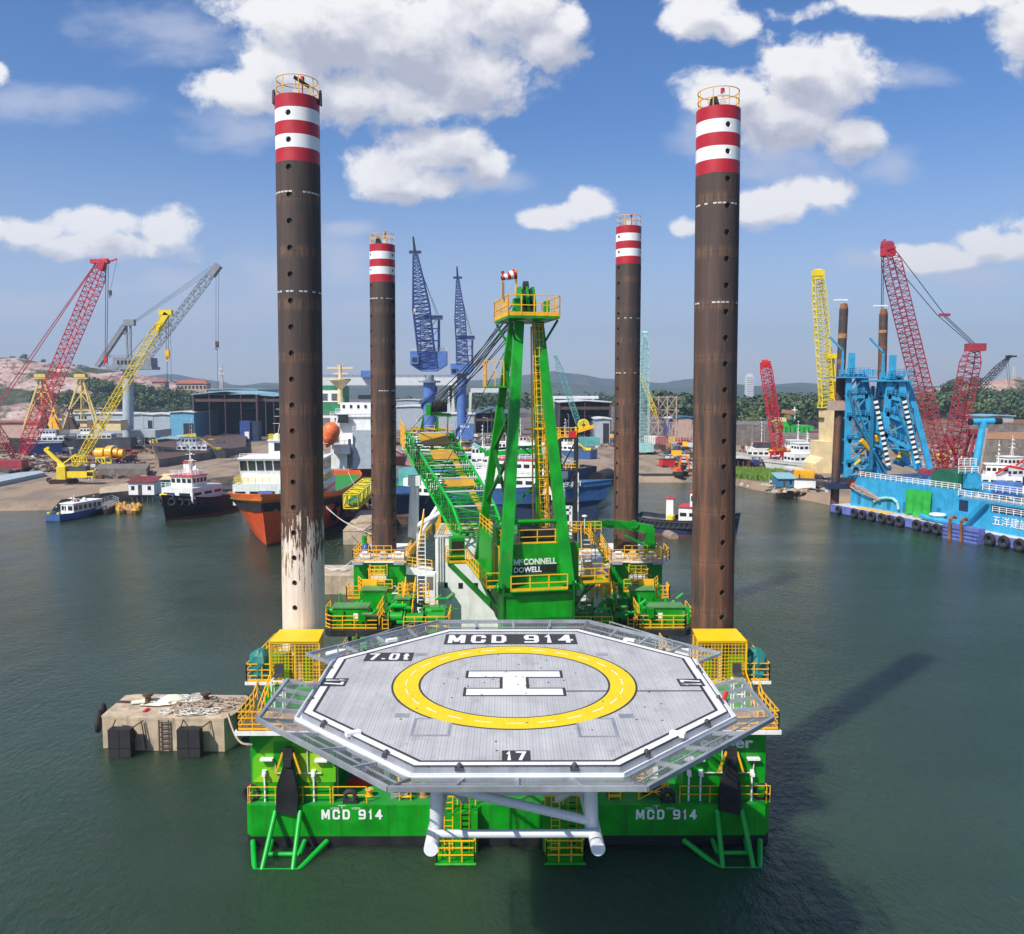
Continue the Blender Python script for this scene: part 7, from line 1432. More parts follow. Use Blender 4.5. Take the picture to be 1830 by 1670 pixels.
def tracks(t, c, rz, L_, W, mat='brown_steel'):
    m = Matrix.Translation(c) @ Matrix.Rotation(rz, 4, 'Z')
    for s in (-1, 1):
        mb = MB(); mb.T = m; P = []
        for k in range(14): a = math.pi*2*k/14; P.append((s*W/2-.55, (L_/2-.6)*(1 if math.cos(a) > 0 else -1)+.62*math.cos(a), .65+.62*math.sin(a)))
        P.sort(key=lambda q: math.atan2(q[2]-.65, q[1]*.2)); mb.prism(P, (1.1,0,0)); mb.build('track', mat, t, False, True)
# 1 big red crawler crane, left
t, a, b = boomcrane('crawler_crane', 'tall dark red lattice crawler crane leaning right at the far left', 300, (42,812), (183,474), 4.6, 'crane_red', 40, r=.17, t0=.4, e0=3, t1=.5, e1=3)
MB().bx(b+V((-.8,0,1.2)),(6,2,1.3)).beam(b+V((2,0,1)), b+V((5,0,2)), .5).build('head_sheaves', 'crane_red', t, False, True)
ropes(t, [(b+V((-2,0,1)), at(-60,800,300)), (b+V((-1,0,2)), at(-50,800,300))], .16, 0, 'crane_dull_red', 'pendant'); ropes(t, [(b+V((1.2,0,0)), at(188,640,300)), (b+V((2.0,0,0)), at(191,640,300))], .12); ropes(t, [(b+V((5,0,1.6)), at(197,520,300))], .06); hook(t, at(197,523,300), .9, 'dark_grey'); hook(t, at(189,642,300), 1.2, 'crane_red')
c = gr(30, 843, LZ); tracks(t, c, .9, 11, 8, 'dark_grey'); MB().bx(c+V((-3,0,2.4)),(11,5,2.6), .1).build('machinery_house', 'crane_dull_red', t, False, True); MB().lattice(at(30,820,300), at(-30,730,300), 2.4, 2, 10, .15).build('back_mast', 'crane_dull_red', t, False, True)
# 2 yellow crawler crane
Yc = gr(110, 866, LZ).y; t, a, b = boomcrane('crawler_crane', 'yellow crawler crane with ballast blocks standing on the left shore', Yc, (131,842), (293,566), 2.3, 'crane_yellow', 30, r=.11, t0=.35, e0=5, t1=.5, e1=3)
MB().bx(b+V((.6,0,1.0)),(3.4,1.6,1.4)).beam(b+V((-2.2,0,-4)), b+V((1,0,.8)), 1.6, 1.4).build('head_sheaves', 'crane_yellow', t, False, True)
p = lambda px, py, Y=None: at(px, py, Y or Yc)
MB().box(p(68,0).x, p(84,0).x, Yc-2, Yc+1.5, p(0,856).z, p(0,833).z).build('counterweight', 'crane_yellow', t, False, True); MB().box(p(84,0).x, p(123,0).x, Yc-1.6, Yc+1.6, p(0,853).z, p(0,842).z).build('machinery_house', 'crane_yellow', t, False, True); MB().box(p(85,0).x, p(120,0).x, Yc-1.2, Yc+1.2, p(0,842).z, p(0,834).z).build('winch_bay', 'dark_grey', t, False, True)
MB().box(p(123,0).x, p(136,0).x, Yc-1.8, Yc, p(0,852).z, p(0,841).z).build('operator_cab', 'crane_yellow', t, False, True); MB().box(p(124,0).x, p(135,0).x, Yc-1.85, Yc-1.8, p(0,850).z, p(0,843).z).build('cab_window', 'glass', t, False, True)
for k in range(6): MB().box(p(67.7,0).x, p(84.3,0).x, Yc-2.05, Yc-2, p(0,853.5-3.6*k).z-.04, p(0,853.5-3.6*k).z).build('ballast_joint', 'dark_grey', t, False, True) if k < 6 else 0
MB().beam(p(122,841), p(81,803), .7, .9).beam(p(100,838), p(136,812), .3).beam(p(80,804), p(88,800), .6).build('gantry', 'crane_yellow', t, False, True); ropes(t, [(p(82,802), b), (p(81,830), p(81,804)), (p(297,566), p(297,628)), (p(301,566), p(301,628)), (p(299,640), p(299,690))], .07); hook(t, p(299,632), 1.1, 'orange_yellow')
c = gr(92, 864, LZ); tracks(t, c+V((2,2,0)), -1.0, 7.5, 6.5); MB().bx(c+V((2.5,2,1.0)),(6,2.4,.8),.3).build('carbody', 'concrete', t, False, True)
# 3 grey pedestal crane
Y = 420; p = lambda px, py, Y=420: at(px, py, Y); t = thing('pedestal_crane', 'grey pedestal crane on a thick pale column with a long lattice boom to the right', 'crane', p(229,790))
MB().tube(p(229,790), p(229,662), 2.5, 20).tube(p(229,664), p(229,655), 3.4, 20).build('column', 'shed_grey', t, True, True); MB().box(p(170,0).x, p(255,0).x, 415, 425, p(0,661).z, p(0,656).z).box(p(182,0).x, p(252,0).x, 416, 424, p(0,656).z, p(0,640).z).build('slew_house', 'grey', t, False, True)
for k in range(5): MB().box(p(190+7*k,0).x, p(194+7*k,0).x, 415.9, 416, p(0,652).z, p(0,645).z).build('window', 'glass', t, False, True)
MB().rail([p(170,656), p(255,656)],1.3,2,.1,2).rail([p(182,640), p(240,640)],1.3,2,.1,2).build('rail', 'grey', t, False, True); MB().beam(p(174,655), p(223,582), 2.6, 2.0, w2=3.0).beam(p(222,577), p(241,577), 2.4, 3).beam(p(226,580), p(228,650), .8).beam(p(233,580), p(234,650), .8).beam(p(221,597), p(237,597), .6).build('a_frame', 'grey', t, False, True)
MB().lattice(p(252,652), p(382,484), 3.6, 3.2, 26, .18, .12, .4, .6, 3, 3).build('boom', 'grey', t, False, True); MB().beam(p(378,492), p(391,474), 4, 3).build('boom_head', 'grey', t, False, True); ropes(t, [(p(241,575), p(382,478)), (p(240,578), p(384,482)), (p(238,575), p(378,476)), (p(386,480), p(386,615)), (p(391,480), p(390,615)), (p(388,618), p(389,690)), (p(305,588), p(306,690))], .09); hook(t, p(388,615), 1.5, 'brown_steel'); hook(t, p(303,580), 1, 'grey')
# 4 two pale yellow four-legged derricks on a barge
for k, (px, lb) in enumerate(((74,'left pale yellow four legged derrick tower on the shore behind the red crane'),(145,'right pale yellow four legged derrick tower on the shore left of the grey crane'))):
    Y = 400; p = lambda q, py, Y=400: at(q, py, Y); t = thing('derrick_tower', lb, 'derrick', p(px,768), 0, 'pale yellow derrick towers'); mb = MB()
    for (bx_, D_) in ((-36,0),(38,0),(6,9),(30,-6) if k else (52,4)): mb.beam(p(px+bx_*.9,766,Y+D_), p(px+(2 if bx_ > 0 else -2),674), .7)
    for f in (.35,.7): a1 = p(px-32*(1-f),766-92*f); a2 = p(px+36*(1-f),766-92*f); mb.beam(a1, a2, .4)
    mb.beam(p(px-22,735), p(px+4,700), .35); mb.beam(p(px+24,735), p(px-4,700), .35); mb.beam(p(px,766), p(px,676), .4); mb.build('leg', 'pale_yellow', t, False, True); MB().bx(p(px,672), (5,3.5,1.6)).bx(p(px,677), (7,4,.4)).build('head', 'pale_yellow', t, False, True)
for k, (a_, b_, lb) in enumerate(((95,122,'cream cabin block under the left pale derrick'),(140,185,'cream cabin block under the right pale derrick'))):
    Y = 398; t = thing('winch_house', lb, 'cabin', at((a_+b_)/2, 768, Y), 0); MB().box(at(a_,0,Y).x, at(b_,0,Y).x, Y, Y+8, at(0,770,Y).z, at(0,752,Y).z).build('wall', 'cream_paint', t, False, True); MB().box(at(a_+10,0,Y).x, at(a_+14,0,Y).x, Y-.1, Y, at(0,764,Y).z, at(0,757,Y).z).build('window', 'glass', t, False, True); MB().box(at(a_-2,0,Y).x, at(b_+2,0,Y).x, Y-1, Y+9, at(0,752,Y).z, at(0,751,Y).z).build('roof', 'offwhite', t, False, True)
for k, (px, mat, lb) in enumerate(((94,'orange_yellow','yellow clamshell grab bucket standing between the two pale derricks'),(124,'brown_steel','brown clamshell grab bucket hanging between the cream cabins'),(77,'brown_steel','dark grab bucket left of the yellow grab'))):
    c = at(px, 768, 385); t = thing('grab_bucket', lb, 'grab bucket', c); MB().prism([(-3,0,0),(-1,0,5),(0,0,5.6),(-.2,0,0)], (0,3,0)).prism([(3,0,0),(.2,0,0),(0,0,5.6),(1,0,5)], (0,3,0)).build('shell', mat, t); MB().beam((-2.2,1.5,3),(-.3,1.5,8),.5).beam((2.2,1.5,3),(.3,1.5,8),.5).bx((0,1.5,8.3),(2,1.4,1.2)).build('arm', mat, t)
# 5 two blue harbour cranes
def harbour(px, Y, cy0, cy1, r, hx0, hx1, hy0, hy1, tip, foot, w, label, bays):
    p = lambda q, py, D_=0: at(q, py, Y+D_); t = thing('harbour_crane', label, 'crane', p(px, cy1), 0, 'pair of blue harbour cranes'); MB().tube(p(px,cy1), p(px,cy0), r, 20).build('column', 'crane_blue', t, True, True); s = r/3
    MB().tube(p(px,cy0+4), p(px,cy0+1), r*1.75, 20).tube(p(px,cy0+1), p(px,cy0-9), r*.7, 14).build('slew_ring', 'grey', t, True, True); cx = (hx0+hx1)/2
    MB().prism([p(hx0,hy0,-3*s), p(hx1,hy0,-3*s), p(hx1,hy1-12*s,-3*s), p(cx+14*s,hy1,-3*s), p(cx-14*s,hy1,-3*s), p(hx0,hy1-12*s,-3*s)], (0,7*s,0)).build('slew_house', 'crane_blue', t, False, True); MB().box(p(hx0-3*s,0).x, p(hx0+11*s,0).x, Y-5*s, Y-3*s, p(0,hy0+24*s).z, p(0,hy0+10*s).z).build('operator_cab', 'crane_blue', t, False, True); MB().box(p(hx0-1*s,0).x, p(hx0+9*s,0).x, Y-5.05*s, Y-5*s, p(0,hy0+21*s).z, p(0,hy0+12*s).z).build('cab_window', 'glass', t, False, True)
    MB().rail([p(hx0,hy0), p(hx1,hy0)],1.5*s,1.6,.1,2).build('rail', 'offwhite', t, False, True); a, b = p(*foot), p(*tip, -8); MB().lattice(a, b, w, w*.8, bays, .36*s, .2*s, 1.15, .25, 3, 14).build('boom', 'crane_blue_dark', t, False, True); d = (b-a).normalized(); MB().beam(b, b+d*8*s, 1.4*s, 1.4*s, w2=.7, h2=.7).bx(b+V((0,0,1)), (5.5*s,1.5*s,1.2*s)).build('boom_tip', 'navy', t, False, True)
    mx0, mx1 = foot[0]-14*s, foot[0]+20*s; my = hy0-64*s if s > .9 else hy0-56*s; mb = MB(); mb.beam(p(mx0,hy0,3), p(mx0,my,3), .6*s).beam(p(mx1,hy0,3), p(mx1,my,3), 1.2*s)
    for f in (.3,.65,1.0): mb.beam(p(mx0,hy0+(my-hy0)*f,3), p(mx1,hy0+(my-hy0)*f,3), .5*s)
    mb.beam(p(mx0,hy0,3), p(mx1,hy0+(my-hy0)*.65,3), .3*s).beam(p(mx0,hy0+(my-hy0)*.3,3), p(mx1,my,3), .3*s).box(p(mx0,0).x, p(mx1+2*s,0).x, Y+1, Y+4, p(0,my+4*s).z, p(0,my-3*s).z); mb.build('mast_frame', 'crane_blue', t, False, True); MB().rail([p(mx0-4*s,my+8*s), p(mx1+6*s,my+8*s)],1.4*s,1.4,.09,2).build('mast_rail', 'offwhite', t, False, True)
    ropes(t, [(p(mx1-2*s,my-3*s,3), b), (p(mx1-5*s,my-3*s,3), b+d*2), (p(mx1,my-3*s,3), b-d*3), (b, p(tip[0]-1, my-15*s, -8))], .07); hook(t, p(tip[0]-1, my-12*s, -8), .9*s, 'offwhite')
    mb = MB(); n = 40; pr = None
    for k in range(n): th = k*.32+1; f = k/n; z0_, z1_ = p(px,cy1).z, p(px,cy0).z; q = V((p(px,cy1).x+(r+.5*s)*math.cos(th), Y+(r+.5*s)*math.sin(th), z0_+(z1_-z0_)*f*.9)); 
    for k in range(n):
        th = k*.32+1; f = k/n; z0_, z1_ = p(px,cy1).z, p(px,cy0).z; q = V((p(px,cy1).x+(r+.5*s)*math.cos(th), Y+(r+.5*s)*math.sin(th), z0_+(z1_-z0_)*f*.95))
        if pr is not None: mb.beam(pr, q, 1.0*s, 1.1*s)
        pr = q
    mb.build('spiral_stair', 'crane_blue_dark', t, False, True); return t
harbour(767.5, 400, 680, 800, 2.9, 733, 798, 628, 664, (742,455), (765,655), 7.4, 'nearer and taller of the two blue harbour cranes, left one', 30)
harbour(825, 470, 664, 795, 2.55, 805, 846, 650, 671, (818,500), (827,650), 5.6, 'farther and slimmer of the two blue harbour cranes, right one', 30)
tb = thing('blue_office', 'small blue cabin with white lettering at the foot of the slimmer blue crane', 'cabin', at(835,776,380)); MB().box(at(820,0,380).x, at(843,0,380).x, 380, 386, at(0,786,380).z, at(0,758,380).z).build('wall', 'crane_blue', tb, False, True); text('TLC-6', 4.0, 1.1, (at(827,0,380).x, 379.9, at(0,763,380).z), RX, 'white_clean', tb, 'lettering', bold=.03, world=True)
# 6 goliath beam
Y = 640; t = thing('gantry_girder', 'long white shipyard gantry girder spanning behind the left legs', 'gantry crane', at(700,760,Y)); MB().box(at(545,0,Y).x, at(815,0,Y).x, Y, Y+8, at(0,689,Y).z, at(0,675,Y).z).build('girder', 'roof_white', t, False, True); MB().rail([at(545,674.5,Y), at(815,674.5,Y)],1.5,6,.15,1).build('girder_rail', 'brown_steel', t, False, True); MB().beam(at(570,689,Y), at(565,765,Y), 4,4).beam(at(806,689,Y), at(812,765,Y), 3,3).beam(at(806,689,Y), at(800,765,Y), 3,3).build('leg', 'roof_white', t, False, True); MB().bx(at(655,669,Y),(7,8,5)).build('trolley', 'crane_blue', t, False, True)
t = thing('gantry_girder', 'shorter pale lilac gantry girder right of the blue cranes', 'gantry crane', at(850,750,700)); MB().box(at(838,0,700).x, at(905,0,700).x, 700, 706, at(0,702,700).z, at(0,694,700).z).build('girder', 'roof_white', t, False, True); MB().beam(at(841,702,700), at(839,760,700), 2,2).build('leg', 'roof_white', t, False, True)
t = thing('gantry_girder', 'white gantry beam on two thin legs over the dark open shed in the middle', 'gantry crane', at(1057,755,520)); MB().box(at(985,0,520).x, at(1076,0,520).x, 520, 524, at(0,713,520).z, at(0,708,520).z).build('girder', 'roof_white', t, False, True); MB().beam(at(1059,713,520), at(1057,756,520), .8).beam(at(1060,713,520), at(1062,756,520), .8).beam(at(990,713,520), at(990,756,520), .8).build('leg', 'roof_white', t, False, True)
# 7 teal cranes and yellow boom
t, a, b = boomcrane('crawler_crane', 'tall turquoise lattice crawler crane with its boom straight up on the sandy beach', 350, (1150,795), (1152,600), 3.4, 'teal_pale', 34, r=.13, t0=.9, e0=2, t1=.4, e1=4); c = gr(1150, 812, LZ); tracks(t, c, .2, 8, 7, 'dark_grey'); MB().bx(c+V((0,0,2.8)),(7,8,3.4)).build('machinery_house', 'teal_pale', t, False, True); ropes(t, [(b, c+V((-3,0,4)))], .08)
t, a, b = boomcrane('crawler_crane', 'small turquoise lattice crane leaning left behind the crane leg', 420, (1034,758), (994,640), 3.0, 'teal', 24, r=.13, e0=1, t0=.9); ropes(t, [(b, at(993,668,420))], .08); MB().bx(at(1050,790,400),(11,6,4)).build('machinery_house', 'teal', t, False, True)
t, a, b = boomcrane('lattice_boom', 'thin yellow lattice boom leaning beside the turquoise crane', 430, (1174,748), (1145,668), 2.2, 'lemon', 16, r=.12)
# 8 small red crane on a barge
t, a, b = boomcrane('derrick_crane', 'bright red lattice crane on a red frame above the grassy bank', 285, (1392,812), (1368,652), 3.2, 'crane_red', 28, r=.17, e0=3, t0=1.2, t1=.85, e1=2, headmat='sign_red'); p = lambda q, py, Y=285: at(q, py, Y)
mb = MB()
for q in (1376,1398): mb.beam(p(q,838), p(q+2,808), .5).beam(p(q,838,290), p(q+2,808,290), .5)
mb.beam(p(1374,808), p(1408,808), .6).beam(p(1376,838), p(1400,810), .5).beam(p(1406,838), p(1406,808), .5); mb.build('base_frame', 'sign_red', t, False, True); MB().prism([p(1378,807), p(1412,807), p(1404,800), p(1392,798)], (0,5,0)).build('base_hood', 'orange_yellow', t, False, True); MB().box(p(1377,0).x, p(1413,0).x, 288, 292, p(0,803).z, p(0,793).z).build('machinery_house', 'dark_grey', t, False, True); ropes(t, [(b, p(1398,765)), (b+V((1,0,0)), p(1400,762))], .12, 0, 'crane_red', 'pendant'); MB().beam(p(1398,764), p(1392,800), .5).bx(p(1396,763),(1.6,1.2,1)).build('gantry', 'sign_red', t, False, True)
# 9 yellow pedestal crane right
t, a, b = boomcrane('pedestal_crane', 'yellow lattice pedestal crane on a sand coloured tower left of the blue ship', 240, (1478,728), (1462,492), 3.2, 'lemon', 34, r=.15, t0=1.3, e0=2, t1=.75, e1=6); p = lambda q, py, Y=240: at(q, py, Y)
MB().bx(b+V((0,0,.5)),(2.8,2.2,1.6)).build('head_block', 'crane_yellow', t, False, True); MB().beam(p(1486,732), p(1486,640), .9).beam(p(1495,732), p(1488,640), .7).bx(p(1488,637),(3.8,2.6,1.3)).bx(p(1488,680),(3.6,2.4,.7)).build('king_post', 'crane_yellow', t, False, True); MB().bx(p(1483,735),(4.4,3.6,1.6)).beam(p(1474,765), p(1490,735), .5).bx(p(1482,748),(5.5,5,.5)).build('slew_deck', 'brown_steel', t, False, True); MB().rail([p(1466,748),p(1498,748)],1.2,1.2,.08,2).build('rail', 'lemon', t, False, True)
MB().tube(p(1484,815), p(1484,749), 2.2, 16).build('pedestal', 'cream_paint', t, True, True); ropes(t, [(b, p(1488,636)), (b+V((-1.2,0,0)), p(1468,700))], .06)
sv = thing('sand_tower_vessel', 'sand yellow box shaped ship tower standing behind the left rusty pile', 'ship structure', p(1490,860,235)); MB().prism([p(1457,846,232), p(1487,846,232), p(1500,812,232), p(1500,735,232), p(1487,735,232), p(1487,790,232), p(1471,790,232), p(1471,818,232), p(1457,830,232)], (0,10,0)).build('hull_block', 'cream_paint', sv, False, True); MB().prism([p(1496,830,236), p(1516,830,236), p(1516,690,236), p(1504,690,236)], (0,10,0)).build('tower_block', 'cream_paint', sv, False, True); MB().box(p(1456,0,230).x, p(1482,0,230).x, 230, 236, p(0,864,230).z, p(0,843,230).z).build('yellow_machine', 'orange_yellow', sv, False, True)
# 10 big red crane right
t, a, b = boomcrane('crawler_crane', 'biggest red lattice crawler crane with two masts behind the blue piling ship', 232, (1682,838), (1587,446), 4.4, 'crane_dull_red', 46, r=.16, t0=.6, e0=3, t1=.6, e1=3); p = lambda q, py, Y=232: at(q, py, Y)
MB().beam(b+V((-1.2,0,0)), b+V((-1,0,2.6)), .5).bx(b+V((0,0,-.6)),(3.2,2.2,2.4)).build('head_block', 'crane_red', t, False, True); MB().lattice(p(1697,838), p(1738,628), 4.0, 3.4, 22, .15, .1, .6, .7, 2, 2).build('back_mast', 'crane_dull_red', t, False, True); MB().bx(p(1743,621),(4.4,3,2.0)).rail([p(1730,628),p(1756,628)],1.3,1.2,.08,2).build('mast_head', 'crane_dull_red', t, False, True)
m_ = p(1688,563); ropes(t, [(b+V((1,0,1)), m_), (b+V((1,0,-3)), m_+V((-2,0,0))), (m_, p(1746,618)), (m_+V((-2,0,0)), p(1738,618)), (m_+V((-.6,0,0)), p(1741,618)), (b+V((-1.2,0,0)), p(1578,560)), (b+V((-1.6,0,0)), p(1573,760))], .11); MB().bx(m_,(2.8,.8,.7)).build('equaliser', 'crane_dull_red', t, False, True)
mb = MB(); mb.beam(p(1735,775), p(1722,815), .8).beam(p(1745,775), p(1732,815), .6).bx(p(1740,772),(3.5,2,1.4)).beam(p(1690,775), p(1718,840), .6).beam(p(1700,770), p(1745,775), .4); mb.build('gantry', 'crane_dull_red', t, False, True); mb = MB(); rnd = random.Random(2)
for k in range(60): q = p(rnd.uniform(1680,1722), rnd.uniform(785,840), 230+rnd.uniform(0,5)); mb.beam(q, q+V((rnd.uniform(-3,3),0,rnd.uniform(-3,3))), .2)
mb.build('luffing_gear', 'crane_red', t, False, True); c = p(1700,848,236); MB().bx(c,(16,6,3)).build('machinery_house', 'crane_dull_red', t, False, True)
# 11 small black crane
t, a, b = boomcrane('crawler_crane', 'small black lattice crane leaning right in front of the red hill', 330, (1722,722), (1802,640), 2.4, 'black_steel', 20, r=.13); ropes(t, [(b, at(1805,690,330)), (b+V((-1,0,0)), at(1802,690,330)), (b, at(1735,705,330)), (at(1800,655,330), at(1725,735,330))], .07); MB().bx(b+V((1,0,.6)),(4,1,.6)).build('head_block', 'black_steel', t, False, True); MB().lattice(at(1722,760,330), at(1722,722,330), 2.4, 2.4, 6, .14).build('tower', 'crane_dull_red', t, False, True)
# telecom mast, tower blocks, houses
t = thing('telecom_mast', 'red and white telecom mast above the dark open shed', 'mast', at(396,700,800)); MB().lattice(at(396,702,800), at(396,652,800), 2.4, 2.4, 14, .25, .16, t1=.4, e1=10).build('lattice', 'offwhite', t, False, True); MB().bx(at(396,668,800),(4.5,1,1.2)).bx(at(396,660,800),(3.5,1,1)).build('antenna', 'white_clean', t, False, True)
t = thing('telecom_mast', 'tiny red and white telecom mast on the red hill at the right', 'mast', at(1812,680,1150)); MB().lattice(at(1812,682,1150), at(1812,655,1150), 2.4, 2.4, 10, .35, .2, t1=.4, e1=8).build('lattice', 'offwhite', t, False, True)
t = thing('tower_block', 'lone white high rise tower far behind the trees', 'tower block', at(1357,708,1900)); MB().box(at(1351,0,1900).x, at(1364,0,1900).x, 1900, 1915, at(0,712,1900).z, at(0,672,1900).z).box(at(1353,0,1900).x, at(1362,0,1900).x, 1902, 1912, at(0,672,1900).z, at(0,668,1900).z).build('wall', 'roof_white', t, False, True)
for k in range(9): MB().box(at(1351.6,0,1900).x, at(1363.4,0,1900).x, 1899.7, 1900, at(0,708-4*k,1900).z-.5, at(0,708-4*k,1900).z+.8).build('window_band', 'grey', t, False, True)
for px0, px1, pye, pyr, pyb, Y, lb in ((288,350,684,679,698,820,'long house with red tiled hipped roof on the wooded hill'),(243,272,681,677,690,840,'smaller red roofed house left of the long one on the hill'),(0,30,0,0,0,0,'')):
    if not Y: continue
    t = thing('house', lb, 'house', at((px0+px1)/2, pyb, Y)); x0, x1 = at(px0,0,Y).x, at(px1,0,Y).x; MB().box(x0+1.5,x1-1.5,Y,Y+12,at(0,pyb+6,Y).z,at(0,pye+2,Y).z).build('wall', 'wall_pink', t, False, True); ze, zr = at(0,pye+2,Y).z, at(0,pyr,Y).z
    MB().add([(x0,Y-1,ze),(x1,Y-1,ze),(x1,Y+13,ze),(x0,Y+13,ze),(x0+5,Y+6,zr),(x1-5,Y+6,zr)], [(0,1,5,4),(1,2,5),(2,3,4,5),(3,0,4)]).build('roof', 'roof_tile', t, False, True)
    for k in range(int((px1-px0)/7)): q = at(px0+5+7*k,0,Y).x; MB().box(q,q+2,Y-.1,Y,at(0,pyb-3,Y).z,at(0,pye+6,Y).z).build('window', 'glass', t, False, True)
# sheds
def shed(px0, px1, pt, pb, Y, D_, wall, roof, label, open_=False, ridge=None, door=None, nm='shed', cols=4):
    t = thing(nm, label, 'shed', at((px0+px1)/2, pb, Y)); x0, x1 = at(px0,0,Y).x, at(px1,0,Y).x; z0, z1 = min(LZ, at(0,pb,Y).z), at(0,pt,Y).z; xr = (x0+x1)/2; zr = at(0,ridge,Y).z if ridge else z1+.4
    if open_:
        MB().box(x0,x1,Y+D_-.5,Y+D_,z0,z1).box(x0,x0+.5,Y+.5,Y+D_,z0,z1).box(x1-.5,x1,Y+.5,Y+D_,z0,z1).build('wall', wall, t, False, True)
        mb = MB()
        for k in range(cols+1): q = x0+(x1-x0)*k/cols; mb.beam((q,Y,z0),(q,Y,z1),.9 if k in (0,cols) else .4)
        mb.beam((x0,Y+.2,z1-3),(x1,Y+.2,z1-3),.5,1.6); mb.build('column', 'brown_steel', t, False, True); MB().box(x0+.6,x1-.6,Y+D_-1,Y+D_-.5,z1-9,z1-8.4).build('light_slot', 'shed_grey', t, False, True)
    else: MB().box(x0,x1,Y,Y+D_,z0,z1).build('wall', wall, t, False, True)
    MB().prism([(x0-.8,Y-.8,z1),(xr,Y-.8,zr),(x1+.8,Y-.8,z1),(x1+.8,Y-.8,z1+.5),(xr,Y-.8,zr+.5),(x0-.8,Y-.8,z1+.5)], (0,D_+1.6,0)).build('roof', roof, t, False, True)
    if door:
        for d0, d1, dt in door: MB().box(at(d0,0,Y).x, at(d1,0,Y).x, Y-.12, Y, z0, at(0,dt,Y).z).build('door', 'shed_dark', t, False, True)
    return t
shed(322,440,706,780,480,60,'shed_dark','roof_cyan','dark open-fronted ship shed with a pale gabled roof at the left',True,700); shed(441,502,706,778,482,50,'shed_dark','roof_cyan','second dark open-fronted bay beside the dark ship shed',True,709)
shed(278,322,738,779,476,40,'shed_cyan','roof_white','bright cyan shed wall with dark doorway left of the dark ship shed',door=[(302,321,757)]); shed(247,277.5,742,779,478,40,'shed_grey','roof_white','grey blue shed joined to the bright cyan shed'); shed(202,246,742,776,500,30,'shed_grey','roof_white','pale shed with dark openings behind the grey crane column',door=[(236,244,752)]); shed(90,201,741,765,520,30,'shed_grey','roof_white','long low pale shed below the quarry hill',door=[(108,122,744)]); shed(-60,30,757,775,420,20,'wall_pink','roof_tile','low shed with reddish roof at the far left edge')
shed(350,440,697,706,620,60,'shed_grey','roof_cyan','long pale green roof behind the dark ship shed'); shed(700,762,728,775,560,60,'shed_grey','roof_white','cream roofed hall left of the nearer blue harbour crane'); shed(700,742,716,728,640,40,'shed_grey','roof_white','upper cream roof behind the cream roofed hall'); shed(778,845,742,775,560,40,'shed_grey','roof_white','grey hall between the two blue harbour cranes')
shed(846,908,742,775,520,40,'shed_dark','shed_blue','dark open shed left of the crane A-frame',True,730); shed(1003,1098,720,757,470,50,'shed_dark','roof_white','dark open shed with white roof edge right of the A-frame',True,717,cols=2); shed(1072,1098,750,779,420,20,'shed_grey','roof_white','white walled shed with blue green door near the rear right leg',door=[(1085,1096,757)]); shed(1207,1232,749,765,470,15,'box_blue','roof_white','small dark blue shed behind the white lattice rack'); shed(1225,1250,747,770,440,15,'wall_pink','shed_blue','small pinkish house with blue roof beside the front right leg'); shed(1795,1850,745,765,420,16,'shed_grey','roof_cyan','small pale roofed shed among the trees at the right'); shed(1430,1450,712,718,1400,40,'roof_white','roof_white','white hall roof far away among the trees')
bx2 = thing('container_stack', 'blue office containers stacked in front of the dark ship shed', 'container', at(423,783,440)); MB().box(at(407,0,440).x, at(426,0,440).x, 440, 446, LZ, at(0,753,440).z).build('container', 'box_blue', bx2, False, True); MB().box(at(426.3,0,440).x, at(440,0,440).x, 441, 447, LZ, at(0,754,440).z).build('container', 'navy', bx2, False, True); MB().box(at(416,0,440).x, at(424,0,440).x, 439.9, 440, LZ+1, at(0,772,440).z).build('name_board', 'white_clean', bx2, False, True)
# dock walls and barges on the left
def flat(name, label, pts, z0, z1, mat, cat='barge', extra=None, rail=None):
    P = [V((*gr(px, py, max(z0, 0)).xy, z1)) for px, py in pts]; c = sum(P, V())/len(P); t = thing(name, label, cat, (c.x, c.y, z0)); MB().prism([(p.x, p.y, z0) for p in P], (0,0,z1-z0)).build('hull', mat, t, False, True); 
    if rail: MB().rail([V((p.x,p.y,z1)) for p in P],1.1,2,.07,1,close=True).build('rail', rail, t, False, True)
    MB().prism([((p.x-c.x)*1.004+c.x, (p.y-c.y)*1.004+c.y, z1) for p in P], (0,0,.12)).build('deck', extra or mat, t, False, True); return t
flat('dock_wall', 'tall weathered brown dock wall right of the dark beams', [(285,846),(440,818),(440,792),(400,792),(272,812)], -1, 4.5, 'concrete_dark', 'wall', 'brown_steel'); flat('steel_barge', 'flat rusty barge hull lying on the shore above the white cabin', [(175,852),(262,852),(268,842),(178,843)], LZ+.3, 4.4, 'concrete_dark'); flat('gangway_ramp', 'long grey steel ramp running in from the left edge', [(-40,878),(-40,862),(72,848),(80,852)], LZ, 3.0, 'shed_grey', 'ramp'); flat('steel_barge', 'small blue barge behind the yellow crawler crane', [(48,815),(112,812),(112,804),(48,806)], LZ, 6.5, 'box_blue', 'barge', 'grey'); flat('steel_barge', 'black flat barge carrying the orange machine in the left yard', [(150,833),(205,834),(238,824),(232,820),(170,822)], LZ, 4.2, 'black_steel', 'barge', 'rust')
flat('pontoon', 'dark low pontoon beside the crew boat with small rails', [(163,915),(190,921),(214,908),(200,902)], -.5, 1.2, 'black_steel', 'pontoon', 'concrete_dark', 'galv'); flat('jetty', 'narrow concrete jetty in front of the white cabins', [(178,900),(250,892),(312,872),(308,864),(240,878),(180,888)], -.8, 2.3, 'concrete_dark', 'jetty', 'concrete')
tp = thing('canvas_heap', 'crumpled orange and yellow canvas heap at the water edge', 'tarpaulin', gr(228,912,.3)); rnd = random.Random(31); mb = MB(); m2 = MB()
